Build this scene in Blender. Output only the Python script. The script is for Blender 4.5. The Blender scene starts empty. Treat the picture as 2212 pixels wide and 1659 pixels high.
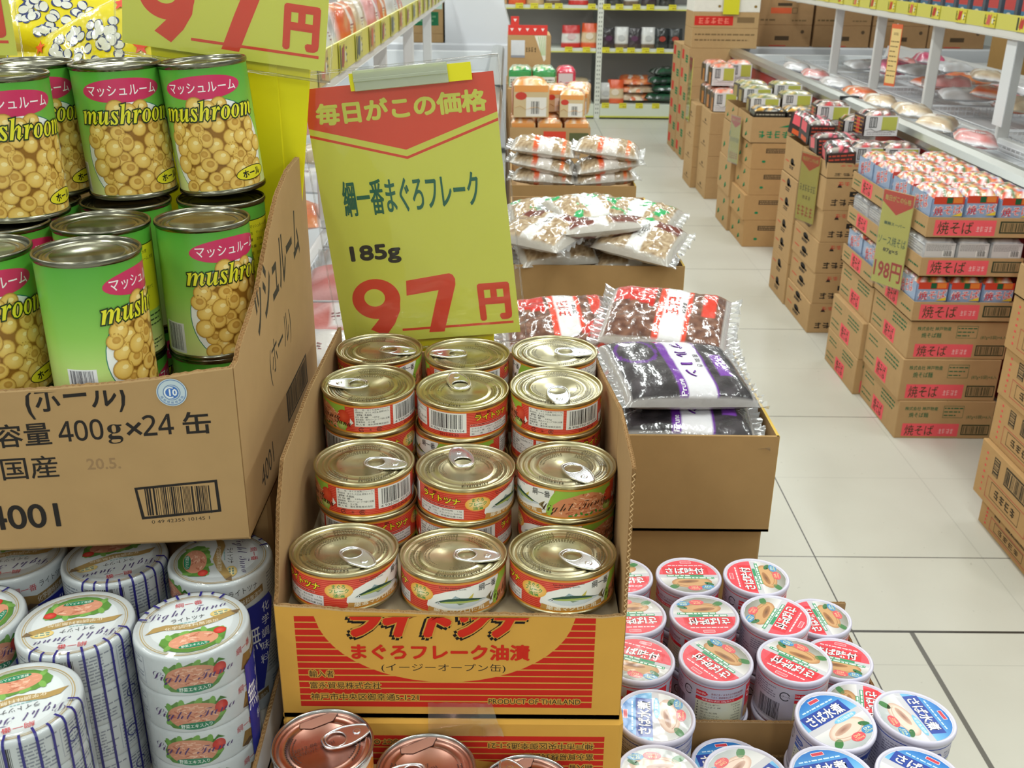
import bpy, math, random
from mathutils import Vector, Matrix
from mathutils.geometry import tessellate_polygon

S = bpy.context.scene
COL = S.collection
PI = math.pi
R_ = math.radians

# ------------------------------------------------------------------ camera
cam_d = bpy.data.cameras.new('camera')
cam = bpy.data.objects.new('camera', cam_d)
COL.objects.link(cam)
cam_d.sensor_fit = 'HORIZONTAL'
cam_d.sensor_width = 36.0
cam_d.lens = 36.0
cam_d.clip_start = 0.02
cam_d.clip_end = 60
pitch, yaw, roll = R_(22.9), R_(0.42), 0.0125
fw = Vector((math.sin(yaw) * math.cos(pitch), math.cos(yaw) * math.cos(pitch), -math.sin(pitch)))
r0 = Vector((math.cos(yaw), -math.sin(yaw), 0))
u0 = r0.cross(fw)
rt = math.cos(roll) * r0 + math.sin(roll) * u0
up = -math.sin(roll) * r0 + math.cos(roll) * u0
M4 = Matrix((rt, up, -fw)).transposed().to_4x4()
M4.translation = Vector((0, 0, 1.5))
cam.matrix_world = M4
cam_d.dof.use_dof = True
cam_d.dof.focus_distance = 0.98
cam_d.dof.aperture_fstop = 21.0
S.camera = cam

# ------------------------------------------------------------------ exposure, world, ceiling lamps
S.view_settings.view_transform = 'Standard'
S.view_settings.look = 'None'
S.view_settings.gamma = 1.0
S.view_settings.use_curve_mapping = False
S.view_settings.exposure = 0.0
world = bpy.data.worlds.new('shop_air')
S.world = world
world.use_nodes = True
world.node_tree.nodes['Background'].inputs[0].default_value = (0.93, 0.97, 1.0, 1)
world.node_tree.nodes['Background'].inputs[1].default_value = 0.30
LAMP_Z = 2.86
LAMPS = [(x, y) for x in (-2.3, -0.95, 0.55, 2.3) for y in (-1.6, 0.75, 2.75, 4.75, 6.75, 8.9)]
for (lx, ly) in LAMPS:
    ld = bpy.data.lights.new('tube_light', 'AREA')
    ld.shape = 'RECTANGLE'
    ld.size, ld.size_y = 0.16, 1.2
    ld.energy = 16.5
    ld.color = (0.95, 1.0, 0.965)
    lo = bpy.data.objects.new('tube_light', ld)
    COL.objects.link(lo)
    lo.location = (lx, ly, LAMP_Z)

# ------------------------------------------------------------------ colour and material helpers
def lin1(c):
    c /= 255.0
    return c / 12.92 if c <= 0.04045 else ((c + 0.055) / 1.055) ** 2.4

def lin(c):
    return (lin1(c[0]), lin1(c[1]), lin1(c[2]), 1.0)

def nmat(name, rough=0.5, metal=0.0, spec=0.5, coat=0.0, coat_rough=0.05, noise=0.0, nscale=60.0, bump=0.0, bscale=80.0,
         bdist=0.001, color=None, stretch=None, trans=0.0, rnoise=0.0):
    m = bpy.data.materials.new(name)
    m.use_nodes = True
    nt = m.node_tree
    b = nt.nodes['Principled BSDF']
    b.inputs['Roughness'].default_value = rough
    b.inputs['Metallic'].default_value = metal
    b.inputs['Specular IOR Level'].default_value = spec
    b.inputs['Coat Weight'].default_value = coat
    b.inputs['Coat Roughness'].default_value = coat_rough
    if color is None:
        a = nt.nodes.new('ShaderNodeAttribute')
        a.attribute_name = 'Col'
        src = a.outputs['Color']
    else:
        a = nt.nodes.new('ShaderNodeRGB')
        a.outputs[0].default_value = lin(color)
        src = a.outputs[0]
    tc = nt.nodes.new('ShaderNodeTexCoord')
    vec = tc.outputs['Object']
    if stretch:
        mp = nt.nodes.new('ShaderNodeMapping')
        mp.inputs['Scale'].default_value = stretch
        nt.links.new(vec, mp.inputs[0])
        vec = mp.outputs[0]
    if noise > 0:
        n = nt.nodes.new('ShaderNodeTexNoise')
        n.inputs['Scale'].default_value = nscale
        n.inputs['Detail'].default_value = 4
        nt.links.new(vec, n.inputs['Vector'])
        mr = nt.nodes.new('ShaderNodeMapRange')
        mr.inputs['To Min'].default_value = 1 - noise
        mr.inputs['To Max'].default_value = 1 + noise
        nt.links.new(n.outputs['Fac'], mr.inputs['Value'])
        vm = nt.nodes.new('ShaderNodeVectorMath')
        vm.operation = 'SCALE'
        nt.links.new(src, vm.inputs[0])
        nt.links.new(mr.outputs[0], vm.inputs['Scale'])
        src = vm.outputs[0]
    nt.links.new(src, b.inputs['Base Color'])
    if rnoise > 0:
        n3 = nt.nodes.new('ShaderNodeTexNoise')
        n3.inputs['Scale'].default_value = nscale
        nt.links.new(vec, n3.inputs['Vector'])
        mr3 = nt.nodes.new('ShaderNodeMapRange')
        mr3.inputs['To Min'].default_value = max(0.02, rough - rnoise)
        mr3.inputs['To Max'].default_value = rough + rnoise
        nt.links.new(n3.outputs['Fac'], mr3.inputs['Value'])
        nt.links.new(mr3.outputs[0], b.inputs['Roughness'])
    if bump > 0:
        n2 = nt.nodes.new('ShaderNodeTexNoise')
        n2.inputs['Scale'].default_value = bscale
        n2.inputs['Detail'].default_value = 3
        nt.links.new(vec, n2.inputs['Vector'])
        bp = nt.nodes.new('ShaderNodeBump')
        bp.inputs['Strength'].default_value = bump
        bp.inputs['Distance'].default_value = bdist
        nt.links.new(n2.outputs['Fac'], bp.inputs['Height'])
        nt.links.new(bp.outputs[0], b.inputs['Normal'])
        if coat > 0:
            nt.links.new(bp.outputs[0], b.inputs['Coat Normal'])
    return m

def clear_mat(name, tint=(250, 250, 250), refl=0.04, rough=0.06, haze=0.0, bump=0.0, bscale=40.0):
    """thin clear film: lets light straight through, mirrors the lamps a little, may be slightly milky"""
    m = bpy.data.materials.new(name)
    m.use_nodes = True
    nt = m.node_tree
    nt.nodes.remove(nt.nodes['Principled BSDF'])
    out = nt.nodes['Material Output']
    t = nt.nodes.new('ShaderNodeBsdfTransparent')
    t.inputs[0].default_value = lin(tint)
    d = nt.nodes.new('ShaderNodeBsdfDiffuse')
    d.inputs[0].default_value = lin((235, 236, 238))
    g = nt.nodes.new('ShaderNodeBsdfGlossy')
    g.inputs['Roughness'].default_value = rough
    lw = nt.nodes.new('ShaderNodeLayerWeight')
    lw.inputs['Blend'].default_value = 0.25
    mr = nt.nodes.new('ShaderNodeMapRange')
    mr.inputs['To Min'].default_value = refl
    mr.inputs['To Max'].default_value = 0.55
    nt.links.new(lw.outputs['Fresnel'], mr.inputs['Value'])
    m1 = nt.nodes.new('ShaderNodeMixShader')
    m1.inputs[0].default_value = haze
    nt.links.new(t.outputs[0], m1.inputs[1])
    nt.links.new(d.outputs[0], m1.inputs[2])
    m2 = nt.nodes.new('ShaderNodeMixShader')
    nt.links.new(mr.outputs[0], m2.inputs[0])
    nt.links.new(m1.outputs[0], m2.inputs[1])
    nt.links.new(g.outputs[0], m2.inputs[2])
    nt.links.new(m2.outputs[0], out.inputs[0])
    if bump > 0:
        tc = nt.nodes.new('ShaderNodeTexCoord')
        n2 = nt.nodes.new('ShaderNodeTexNoise')
        n2.inputs['Scale'].default_value = bscale
        nt.links.new(tc.outputs['Object'], n2.inputs['Vector'])
        bp = nt.nodes.new('ShaderNodeBump')
        bp.inputs['Strength'].default_value = bump
        bp.inputs['Distance'].default_value = 0.002
        nt.links.new(n2.outputs['Fac'], bp.inputs['Height'])
        nt.links.new(bp.outputs[0], g.inputs['Normal'])
        nt.links.new(bp.outputs[0], lw.inputs['Normal'])
    return m

PRINT = nmat('glossy_print', rough=0.28, spec=0.5)
LITHO = nmat('white_enamel_print', rough=0.3, spec=0.4)
CARD = nmat('corrugated_card', rough=0.85, spec=0.2, noise=0.07, nscale=35, bump=0.12, bscale=160, bdist=0.0008)
PAPER = nmat('sign_paper', rough=0.45, spec=0.35)
BAGM = nmat('printed_plastic_bag', rough=0.22, spec=0.5, coat=0.8, coat_rough=0.07, bump=0.45, bscale=38, bdist=0.006)
FOIL = nmat('shiny_noodle_wrap', rough=0.25, spec=0.5, coat=0.6, coat_rough=0.1, bump=0.6, bscale=28, bdist=0.006, noise=0.1, nscale=40)
FROST = nmat('frozen_food_wrap', rough=0.3, spec=0.5, coat=0.4, noise=0.1, nscale=22, bump=0.5, bscale=24, bdist=0.008)
GOLD = nmat('gold_lacquered_tin', rough=0.30, metal=1.0, rnoise=0.05, nscale=140)
TIN = nmat('bare_tinplate', rough=0.22, metal=1.0, rnoise=0.08, nscale=60)
SILVER = nmat('bright_aluminium', rough=0.27, metal=1.0)
ENAMEL = nmat('white_enamel_steel', rough=0.35, spec=0.5)
WIRE = nmat('white_coated_wire', rough=0.4, spec=0.5)
CHROME = nmat('chrome_rail', rough=0.34, metal=1.0)
LIDP = nmat('glossy_printed_lid', rough=0.32, spec=0.4, coat=0.30, coat_rough=0.10, bump=0.30, bscale=26, bdist=0.006)
PLASTIC = nmat('coloured_plastic', rough=0.35, spec=0.5)
CLEAR = clear_mat('clear_sleeve', refl=0.03, rough=0.05, haze=0.02, bump=0.1)
FILM = clear_mat('shrink_film', refl=0.03, rough=0.08, haze=0.0, bump=0.4, bscale=60)
SEALM = clear_mat('bag_seal_film', refl=0.08, rough=0.14, haze=0.24, bump=0.6, bscale=50)
TAPE = clear_mat('packing_tape', refl=0.09, rough=0.12, haze=0.05, bump=0.6, bscale=45)

# ------------------------------------------------------------------ mesh builder
class MB:
    def __init__(s):
        s.v = []; s.f = []; s.c = []; s.m = []; s.s = []

    def add(s, vs, fs, col, m=0, smooth=False):
        o = len(s.v)
        s.v.extend([tuple(p) for p in vs])
        if col and isinstance(col[0], (int, float)):
            s.c.extend([col] * len(vs))
        else:
            s.c.extend(col)
        for f in fs:
            s.f.append(tuple(i + o for i in f))
            s.m.append(m); s.s.append(smooth)

    def build(s, name, mats, parent=None, loc=None, rot=None):
        me = bpy.data.meshes.new(name)
        me.from_pydata(s.v, [], s.f)
        at = me.attributes.new('Col', 'FLOAT_COLOR', 'POINT')
        buf = []
        cache = {}
        for c in s.c:
            k = cache.get(c)
            if k is None:
                k = cache[c] = lin(c)
            buf.extend(k)
        at.data.foreach_set('color', buf)
        if not isinstance(mats, (list, tuple)):
            mats = [mats]
        for m in mats:
            me.materials.append(m)
        me.polygons.foreach_set('material_index', s.m)
        me.polygons.foreach_set('use_smooth', s.s)
        me.update()
        o = bpy.data.objects.new(name, me)
        COL.objects.link(o)
        if parent:
            o.parent = parent
        if loc:
            o.location = loc
        if rot:
            o.rotation_euler = rot
        return o

    # --- solids
    def box(s, x0, y0, z0, x1, y1, z1, col, m=0, ch=0.0):
        if ch <= 0:
            vs = [(x, y, z) for z in (z0, z1) for y in (y0, y1) for x in (x0, x1)]
            s.add(vs, [(0, 2, 3, 1), (4, 5, 7, 6), (0, 1, 5, 4), (2, 6, 7, 3), (0, 4, 6, 2), (1, 3, 7, 5)], col, m)
            return
        vs = []
        idx = {}
        for i, x in enumerate((x0, x1)):
            for j, y in enumerate((y0, y1)):
                for k, z in enumerate((z0, z1)):
                    sx, sy, sz = (ch if i == 0 else -ch), (ch if j == 0 else -ch), (ch if k == 0 else -ch)
                    idx[i, j, k, 'x'] = len(vs); vs.append((x, y + sy, z + sz))
                    idx[i, j, k, 'y'] = len(vs); vs.append((x + sx, y, z + sz))
                    idx[i, j, k, 'z'] = len(vs); vs.append((x + sx, y + sy, z))
        fs = []
        I = idx
        for i in (0, 1):
            q = [I[i, 0, 0, 'x'], I[i, 1, 0, 'x'], I[i, 1, 1, 'x'], I[i, 0, 1, 'x']]
            fs.append(q if i else q[::-1])
            q = [I[0, i, 0, 'y'], I[1, i, 0, 'y'], I[1, i, 1, 'y'], I[0, i, 1, 'y']]
            fs.append(q[::-1] if i else q)
            q = [I[0, 0, i, 'z'], I[1, 0, i, 'z'], I[1, 1, i, 'z'], I[0, 1, i, 'z']]
            fs.append(q if i else q[::-1])
        for i in (0, 1):
            for j in (0, 1):
                fs.append([I[i, j, 0, 'x'], I[i, j, 0, 'y'], I[i, j, 1, 'y'], I[i, j, 1, 'x']][::1 if i != j else -1])
                fs.append([I[i, 0, j, 'x'], I[i, 0, j, 'z'], I[i, 1, j, 'z'], I[i, 1, j, 'x']][::-1 if i != j else 1])
                fs.append([I[0, i, j, 'y'], I[0, i, j, 'z'], I[1, i, j, 'z'], I[1, i, j, 'y']][::1 if i != j else -1])
        for i in (0, 1):
            for j in (0, 1):
                for k in (0, 1):
                    t = [I[i, j, k, 'x'], I[i, j, k, 'y'], I[i, j, k, 'z']]
                    fs.append(t if (i + j + k) % 2 else t[::-1])
        s.add(vs, fs, col, m)

    def lathe(s, prof, col, n=48, m=0, smooth=True, c=(0, 0, 0), closed=False):
        vs = []
        for (r, z) in prof:
            for i in range(n):
                a = 2 * PI * i / n
                vs.append((c[0] + r * math.sin(a), c[1] - r * math.cos(a), c[2] + z))
        fs = []
        for j in range(len(prof) - 1):
            for i in range(n):
                i2 = (i + 1) % n
                fs.append((j * n + i, j * n + i2, (j + 1) * n + i2, (j + 1) * n + i))
        s.add(vs, fs, col, m, smooth)

    def disc(s, r, z, col, n=48, m=0, c=(0, 0), down=False):
        vs = [(c[0] + r * math.sin(2 * PI * i / n), c[1] - r * math.cos(2 * PI * i / n), z) for i in range(n)]
        f = tuple(range(n))
        s.add(vs, [f[::-1] if down else f], col, m)

    def tube(s, pts, r, col, n=8, m=0, closed=False, flat=1.0, caps=True):
        pts = [Vector(p) for p in pts]
        L = len(pts)
        vs = []
        prev = None
        for i, p in enumerate(pts):
            if closed:
                t = (pts[(i + 1) % L] - pts[i - 1]).normalized()
            else:
                t = (pts[min(i + 1, L - 1)] - pts[max(i - 1, 0)]).normalized()
            if prev is None:
                a = Vector((0, 0, 1)) if abs(t.z) < 0.9 else Vector((1, 0, 0))
                nn = (a - t * a.dot(t)).normalized()
            else:
                nn = (prev - t * prev.dot(t)).normalized()
            prev = nn
            bb = t.cross(nn)
            for k in range(n):
                a = 2 * PI * k / n
                vs.append(p + nn * (r * flat * math.cos(a)) + bb * (r * math.sin(a)))
        fs = []
        for i in range(L if closed else L - 1):
            i2 = (i + 1) % L
            for k in range(n):
                k2 = (k + 1) % n
                fs.append((i * n + k, i * n + k2, i2 * n + k2, i2 * n + k))
        if caps and not closed:
            fs.append(tuple(range(n))[::-1])
            fs.append(tuple((L - 1) * n + k for k in range(n)))
        s.add(vs, fs, col, m, True)

# ------------------------------------------------------------------ lettering, cached
_TX = {}
def text_geo(body, off=0.0, shear=0.0, res=2):
    k = (body, off, shear, res)
    if k in _TX:
        return _TX[k]
    cu = bpy.data.curves.new('lettering', 'FONT')
    cu.body = body
    cu.offset = off
    cu.shear = shear
    cu.resolution_u = res
    ob = bpy.data.objects.new('lettering', cu)
    COL.objects.link(ob)
    me = ob.to_mesh()
    vs = [(v.co.x, v.co.y) for v in me.vertices]
    fs = [tuple(p.vertices) for p in me.polygons]
    ob.to_mesh_clear()
    bpy.data.objects.remove(ob)
    bpy.data.curves.remove(cu)
    if not vs:
        vs = [(0, 0), (1, 0), (1, 1)]; fs = []
    _TX[k] = (vs, fs)
    return _TX[k]

class Art:
    """flat print laid on a surface. fn(u, v, w) gives the point w above the surface; units are metres"""
    def __init__(s, mb, fn, m=0, curved=0.0, step=4e-5, mul=0.001):
        s.mb = mb; s.fn = fn; s.m = m; s.cv = curved; s.st = step; s.k = mul; s.clip = None

    def tris(s, vs, fs, col, lv):
        k = s.k
        per = not isinstance(col[0], (int, float))
        if s.clip:
            u0, v0, u1, v1 = s.clip
            vs = [(min(max(p[0], u0), u1), min(max(p[1], v0), v1)) for p in vs]
        pts = [(p[0] * k, p[1] * k) for p in vs]
        cs = list(col) if per else [col] * len(pts)
        if s.cv:
            todo = []
            for f in fs:
                for i in range(1, len(f) - 1):
                    todo.append((f[0], f[i], f[i + 1]))
            out = []
            mid = {}
            while todo:
                t = todo.pop()
                us = [pts[i][0] for i in t]
                if max(us) - min(us) <= s.cv:
                    out.append(t); continue
                e = max(((0, 1), (1, 2), (2, 0)), key=lambda q: abs(us[q[0]] - us[q[1]]))
                a, b = t[e[0]], t[e[1]]
                c = t[3 - e[0] - e[1]]
                key = (min(a, b), max(a, b))
                if key not in mid:
                    mid[key] = len(pts)
                    pts.append(((pts[a][0] + pts[b][0]) / 2, (pts[a][1] + pts[b][1]) / 2))
                    cs.append(tuple((x + y) / 2 for x, y in zip(cs[a], cs[b])))
                q = mid[key]
                todo.append((a, q, c)); todo.append((q, b, c))
            fs = out
        w = lv * s.st
        s.mb.add([s.fn(p[0], p[1], w) for p in pts], fs, cs, s.m)

    def rect(s, u0, v0, u1, v1, col, lv=1, col2=None):
        s.tris([(u0, v0), (u1, v0), (u1, v1), (u0, v1)], [(0, 1, 2, 3)], col if col2 is None else [col, col, col2, col2], lv)

    def frame(s, u0, v0, u1, v1, t, col, lv=1):
        s.rect(u0, v0, u1, v0 + t, col, lv); s.rect(u0, v1 - t, u1, v1, col, lv)
        s.rect(u0, v0, u0 + t, v1, col, lv); s.rect(u1 - t, v0, u1, v1, col, lv)

    def poly(s, pts, col, lv=1):
        t = tessellate_polygon([[Vector((p[0], p[1], 0)) for p in pts]])
        s.tris(pts, [tuple(f)[::1] for f in t], col, lv)

    def line(s, pts, w, col, lv=1):
        for (a, b) in zip(pts[:-1], pts[1:]):
            dx, dy = b[0] - a[0], b[1] - a[1]
            L = math.hypot(dx, dy) or 1
            nx, ny = -dy / L * w / 2, dx / L * w / 2
            s.tris([(a[0] - nx, a[1] - ny), (b[0] - nx, b[1] - ny), (b[0] + nx, b[1] + ny), (a[0] + nx, a[1] + ny)], [(0, 1, 2, 3)], col, lv)

    def ell(s, cu, cv, ru, rv, col, lv=1, n=20, rot=0.0, mid=None, edge=None, a0=0.0, a1=2 * PI):
        cr, sr = math.cos(rot), math.sin(rot)
        full = abs(a1 - a0 - 2 * PI) < 1e-6
        vs = [(cu, cv)]
        cols = [mid or col]
        rings = [(1.0, col)] if edge is None else [(0.8, col), (1.0, edge)]
        nn = n if full else n + 1
        for (k, cc) in rings:
            for i in range(nn):
                a = a0 + (a1 - a0) * i / n
                x, y = ru * k * math.cos(a), rv * k * math.sin(a)
                vs.append((cu + x * cr - y * sr, cv + x * sr + y * cr)); cols.append(cc)
        fs = []
        for i in range(n):
            j = (i + 1) % nn
            fs.append((0, 1 + i, 1 + j))
            if edge is not None:
                fs.append((1 + i, 1 + nn + i, 1 + nn + j, 1 + j))
        s.tris(vs, fs, cols, lv)

    def ring(s, cu, cv, r, w, col, lv=1, n=24, a0=0.0, a1=2 * PI, ry=None):
        ry = ry or r
        vs = []; fs = []
        for i in range(n + 1):
            a = a0 + (a1 - a0) * i / n
            vs.append((cu + (r - w / 2) * math.cos(a), cv + (ry - w / 2) * math.sin(a)))
            vs.append((cu + (r + w / 2) * math.cos(a), cv + (ry + w / 2) * math.sin(a)))
        for i in range(n):
            fs.append((2 * i, 2 * i + 1, 2 * i + 3, 2 * i + 2))
        s.tris(vs, fs, col, lv)

    def text(s, body, cu, cv, h, col, lv=1, w=None, rot=0.0, off=0.0, shear=0.0, res=2, arc=None, slant=0.0, ref=None, align='c', bold=0.0):
        if bold > 0:
            for q in range(8):
                a = q * PI / 4 + .2
                s.text(body, cu + bold * math.cos(a), cv + bold * math.sin(a), h, col, lv - .6 - .6 * q, w, rot, off, shear, res, arc, slant, ref, align)
        vs, fs = text_geo(body, off, shear, res)
        bv = vs if off == 0 and ref is None else text_geo(ref or body, 0.0, shear, res)[0]
        x0 = min(p[0] for p in bv); x1 = max(p[0] for p in bv)
        y0 = min(p[1] for p in bv); y1 = max(p[1] for p in bv)
        ky = h / max(y1 - y0, 1e-6)
        kx = ky if w is None else w / max(x1 - x0, 1e-6)
        mx = (x0 + x1) / 2 if align == 'c' else x0
        my = (y0 + y1) / 2
        cr, sr = math.cos(rot), math.sin(rot)
        out = []
        for (x, y) in vs:
            x = (x - mx) * kx; y = (y - my) * ky
            if arc:
                a = x / arc
                x, y = (arc + y) * math.sin(a), (arc + y) * math.cos(a) - arc
            y += slant * x
            out.append((cu + x * cr - y * sr, cv + x * sr + y * cr))
        s.tris(out, fs, col, lv)

    def bars(s, u0, v0, u1, v1, col, lv=1, seed=1, n=34, vertical=True):
        rnd = random.Random(seed)
        ws = [rnd.choice((1, 1, 1, 2, 2, 3)) for _ in range(n * 2)]
        k = (u1 - u0) / sum(ws) if vertical else (v1 - v0) / sum(ws)
        p = 0
        for i, w in enumerate(ws):
            if i % 2 == 0:
                if vertical:
                    s.rect(u0 + p * k, v0, u0 + (p + w) * k, v1, col, lv)
                else:
                    s.rect(u0, v0 + p * k, u1, v0 + (p + w) * k, col, lv)
            p += w

    def lines(s, u0, v0, u1, v1, col, n=5, t=0.5, lv=1, seed=2):
        """illegible fine print: rows of short dashes"""
        rnd = random.Random(seed)
        for i in range(n):
            v = v1 - (v1 - v0) * (i + 0.5) / n
            u = u0
            end = u1 - (u1 - u0) * rnd.choice((0, 0, 0.1, 0.35))
            while u < end:
                w = rnd.uniform(1.2, 4.5) * t
                s.rect(u, v - t / 2, min(u + w, end), v + t / 2, col, lv)
                u += w + t * 0.7

def marks(A, cu, cv, w, h, n, col, lv=1, seed=1, rot=0.0):
    """n blurred character-like marks in a row, too small in the picture to be read"""
    rnd = random.Random(seed)
    c = w / n
    cr, sr = math.cos(rot), math.sin(rot)
    def P(x, y):
        return (cu + x * cr - y * sr, cv + x * sr + y * cr)
    for i in range(n):
        x = -w / 2 + c * (i + .5)
        t = min(c, h) * .15
        for k in range(3):
            y = (k - 1) * h * .34 + rnd.uniform(-.06, .06) * h
            A.line([P(x - c * rnd.uniform(.24, .42), y), P(x + c * rnd.uniform(.24, .42), y + rnd.uniform(-.1, .1) * h)], t, col, lv)
        q = rnd.uniform(-.22, .22) * c
        A.line([P(x + q, -h * .5), P(x + q + rnd.uniform(-.15, .15) * c, h * .5)], t, col, lv + .5)

def flat(o, U, V):
    o, U, V = Vector(o), Vector(U).normalized(), Vector(V).normalized()
    N = U.cross(V)
    return lambda u, v, w: o + U * u + V * v + N * w

def cyl(r, z0=0.0, cx=0.0, cy=0.0):
    return lambda u, v, w: (cx + (r + w) * math.sin(u / r), cy - (r + w) * math.cos(u / r), z0 + v)

# ------------------------------------------------------------------ object helpers
def tag(o, label=None, cat=None, group=None, kind=None):
    if label: o['label'] = label
    if cat: o['category'] = cat
    if group: o['group'] = group
    if kind: o['kind'] = kind
    return o

def empty(name, loc=(0, 0, 0), rz=0.0, rot=None, label=None, cat=None, group=None):
    o = bpy.data.objects.new(name, None)
    COL.objects.link(o)
    o.empty_display_size = 0.02
    o.location = loc
    o.rotation_euler = rot if rot else (0, 0, rz)
    return tag(o, label, cat, group)

def dup(root, loc, rot=(0, 0, 0), label=None, group=None):
    def cp(o, par):
        c = o.copy()
        COL.objects.link(c)
        if par is not None:
            c.parent = par
        for ch in list(o.children):
            cp(ch, c)
        return c
    c = cp(root, None)
    c.location = loc
    c.rotation_euler = rot
    if label: c['label'] = label
    if group: c['group'] = group
    return c

class Proto:
    """first placing moves the built thing, later ones copy it"""
    def __init__(s, make):
        s.make = make; s.root = None
    def place(s, loc, rot=(0, 0, 0), label=None, group=None):
        if s.root is None:
            s.root = s.make()
            o = s.root
            o.location = loc; o.rotation_euler = rot
        else:
            o = dup(s.root, loc, rot)
        if label: o['label'] = label
        if group: o['group'] = group
        return o

KRAFT = (184, 150, 106)
KRAFT_IN = (172, 139, 98)
KRAFT_LT = (214, 180, 132)
INK = (44, 40, 38)
RED = (200, 48, 36)
YEL = (219, 216, 78)
# ================================================================== the room
def floor_mat():
    m = bpy.data.materials.new('vinyl_floor_tiles')
    m.use_nodes = True
    nt = m.node_tree
    b = nt.nodes['Principled BSDF']
    N = nt.nodes.new
    L = nt.links.new
    tc = N('ShaderNodeTexCoord')
    sp = N('ShaderNodeSeparateXYZ')
    L(tc.outputs['Object'], sp.inputs[0])
    def M(op, a, bb=None, c=None):
        n = N('ShaderNodeMath'); n.operation = op
        for i, x in enumerate((a, bb, c)):
            if x is None: continue
            if isinstance(x, (int, float)): n.inputs[i].default_value = x
            else: L(x, n.inputs[i])
        return n.outputs[0]
    T = 0.4555
    def joint(src, off, width):
        d = M('SUBTRACT', src, off)
        k = M('DIVIDE', d, T)
        fr = M('ABSOLUTE', M('SUBTRACT', k, M('ROUND', k)))
        dist = M('MULTIPLY', fr, T)
        return M('LESS_THAN', dist, width / 2), M('ROUND', k)
    jx, kx = joint(sp.outputs[0], 0.843, 0.0036)
    jy, ky = joint(sp.outputs[1], 2.370, 0.0036)
    # every other joint is worn almost shut
    ody = M('ABSOLUTE', M('SUBTRACT', M('MULTIPLY', ky, 0.5), M('ROUND', M('MULTIPLY', ky, 0.5))))
    odx = M('ABSOLUTE', M('SUBTRACT', M('MULTIPLY', kx, 0.5), M('ROUND', M('MULTIPLY', kx, 0.5))))
    fy = M('MULTIPLY', jy, M('SUBTRACT', 1.0, M('MULTIPLY', ody, 1.7)))
    fx = M('MULTIPLY', jx, M('SUBTRACT', 1.0, M('MULTIPLY', odx, 1.7)))
    near = M('LESS_THAN', sp.outputs[1], 2.04)
    jn = M('LESS_THAN', M('ABSOLUTE', M('SUBTRACT', sp.outputs[1], 2.04)), 0.0045)
    lane = M('MULTIPLY', near, M('MULTIPLY', M('LESS_THAN', M('ABSOLUTE', M('SUBTRACT', sp.outputs[0], 0.985)), 0.006), 0.85))
    fac = M('MAXIMUM', M('MAXIMUM', fx, fy), M('MAXIMUM', jn, lane))
    n1 = N('ShaderNodeTexNoise'); n1.inputs['Scale'].default_value = 3.0; n1.inputs['Detail'].default_value = 5
    L(tc.outputs['Object'], n1.inputs['Vector'])
    n2 = N('ShaderNodeTexNoise'); n2.inputs['Scale'].default_value = 60.0; n2.inputs['Detail'].default_value = 2
    L(tc.outputs['Object'], n2.inputs['Vector'])
    mx = N('ShaderNodeMix'); mx.data_type = 'RGBA'
    L(n1.outputs['Fac'], mx.inputs['Factor'])
    mx.inputs[6].default_value = lin((196, 194, 182)); mx.inputs[7].default_value = lin((212, 211, 200))
    spk = M('GREATER_THAN', n2.outputs['Fac'], 0.735)
    mx2 = N('ShaderNodeMix'); mx2.data_type = 'RGBA'
    L(M('MULTIPLY', spk, 0.25), mx2.inputs['Factor'])
    L(mx.outputs[2], mx2.inputs[6]); mx2.inputs[7].default_value = lin((120, 112, 98))
    mx3 = N('ShaderNodeMix'); mx3.data_type = 'RGBA'
    L(fac, mx3.inputs['Factor'])
    L(mx2.outputs[2], mx3.inputs[6]); mx3.inputs[7].default_value = lin((62, 60, 56))
    L(mx3.outputs[2], b.inputs['Base Color'])
    rr = N('ShaderNodeMapRange'); rr.inputs['To Min'].default_value = 0.30; rr.inputs['To Max'].default_value = 0.42
    L(n1.outputs['Fac'], rr.inputs['Value']); L(rr.outputs[0], b.inputs['Roughness'])
    b.inputs['Specular IOR Level'].default_value = 0.45
    return m

mb = MB()
mb.add([(-6, -3, 0), (6, -3, 0), (6, 11.6, 0), (-6, 11.6, 0)], [(0, 1, 2, 3)], (200, 200, 190))
tag(mb.build('floor', floor_mat()), kind='structure')
WALLM = nmat('painted_wall', rough=0.8, color=(222, 224, 222), noise=0.03, nscale=8)
CEILM = nmat('ceiling_board', rough=0.9, color=(232, 234, 232), noise=0.03, nscale=12)
mb = MB()
mb.add([(-6, -3, 3.0), (6, -3, 3.0), (6, 11.6, 3.0), (-6, 11.6, 3.0)], [(3, 2, 1, 0)], (230, 230, 230))
tag(mb.build('ceiling', CEILM), kind='structure')
for nm, q in (('wall_back', [(-6, 11.6, 0), (6, 11.6, 0), (6, 11.6, 3), (-6, 11.6, 3)]),
              ('wall_left', [(-6, -3, 0), (-6, 11.6, 0), (-6, 11.6, 3), (-6, -3, 3)]),
              ('wall_right', [(6, 11.6, 0), (6, -3, 0), (6, -3, 3), (6, 11.6, 3)]),
              ('wall_front', [(6, -3, 0), (-6, -3, 0), (-6, -3, 3), (6, -3, 3)])):
    mb = MB(); mb.add(q, [(0, 1, 2, 3)], (222, 222, 222))
    tag(mb.build(nm, WALLM), kind='structure')
# ================================================================== flake-tuna cans with ring pulls
TR_, TH = 0.0415, 0.0370
GOLDC, GOLD2, TINC, SILC = (204, 196, 162), (190, 180, 144), (130, 128, 114), (226, 227, 232)

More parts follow.
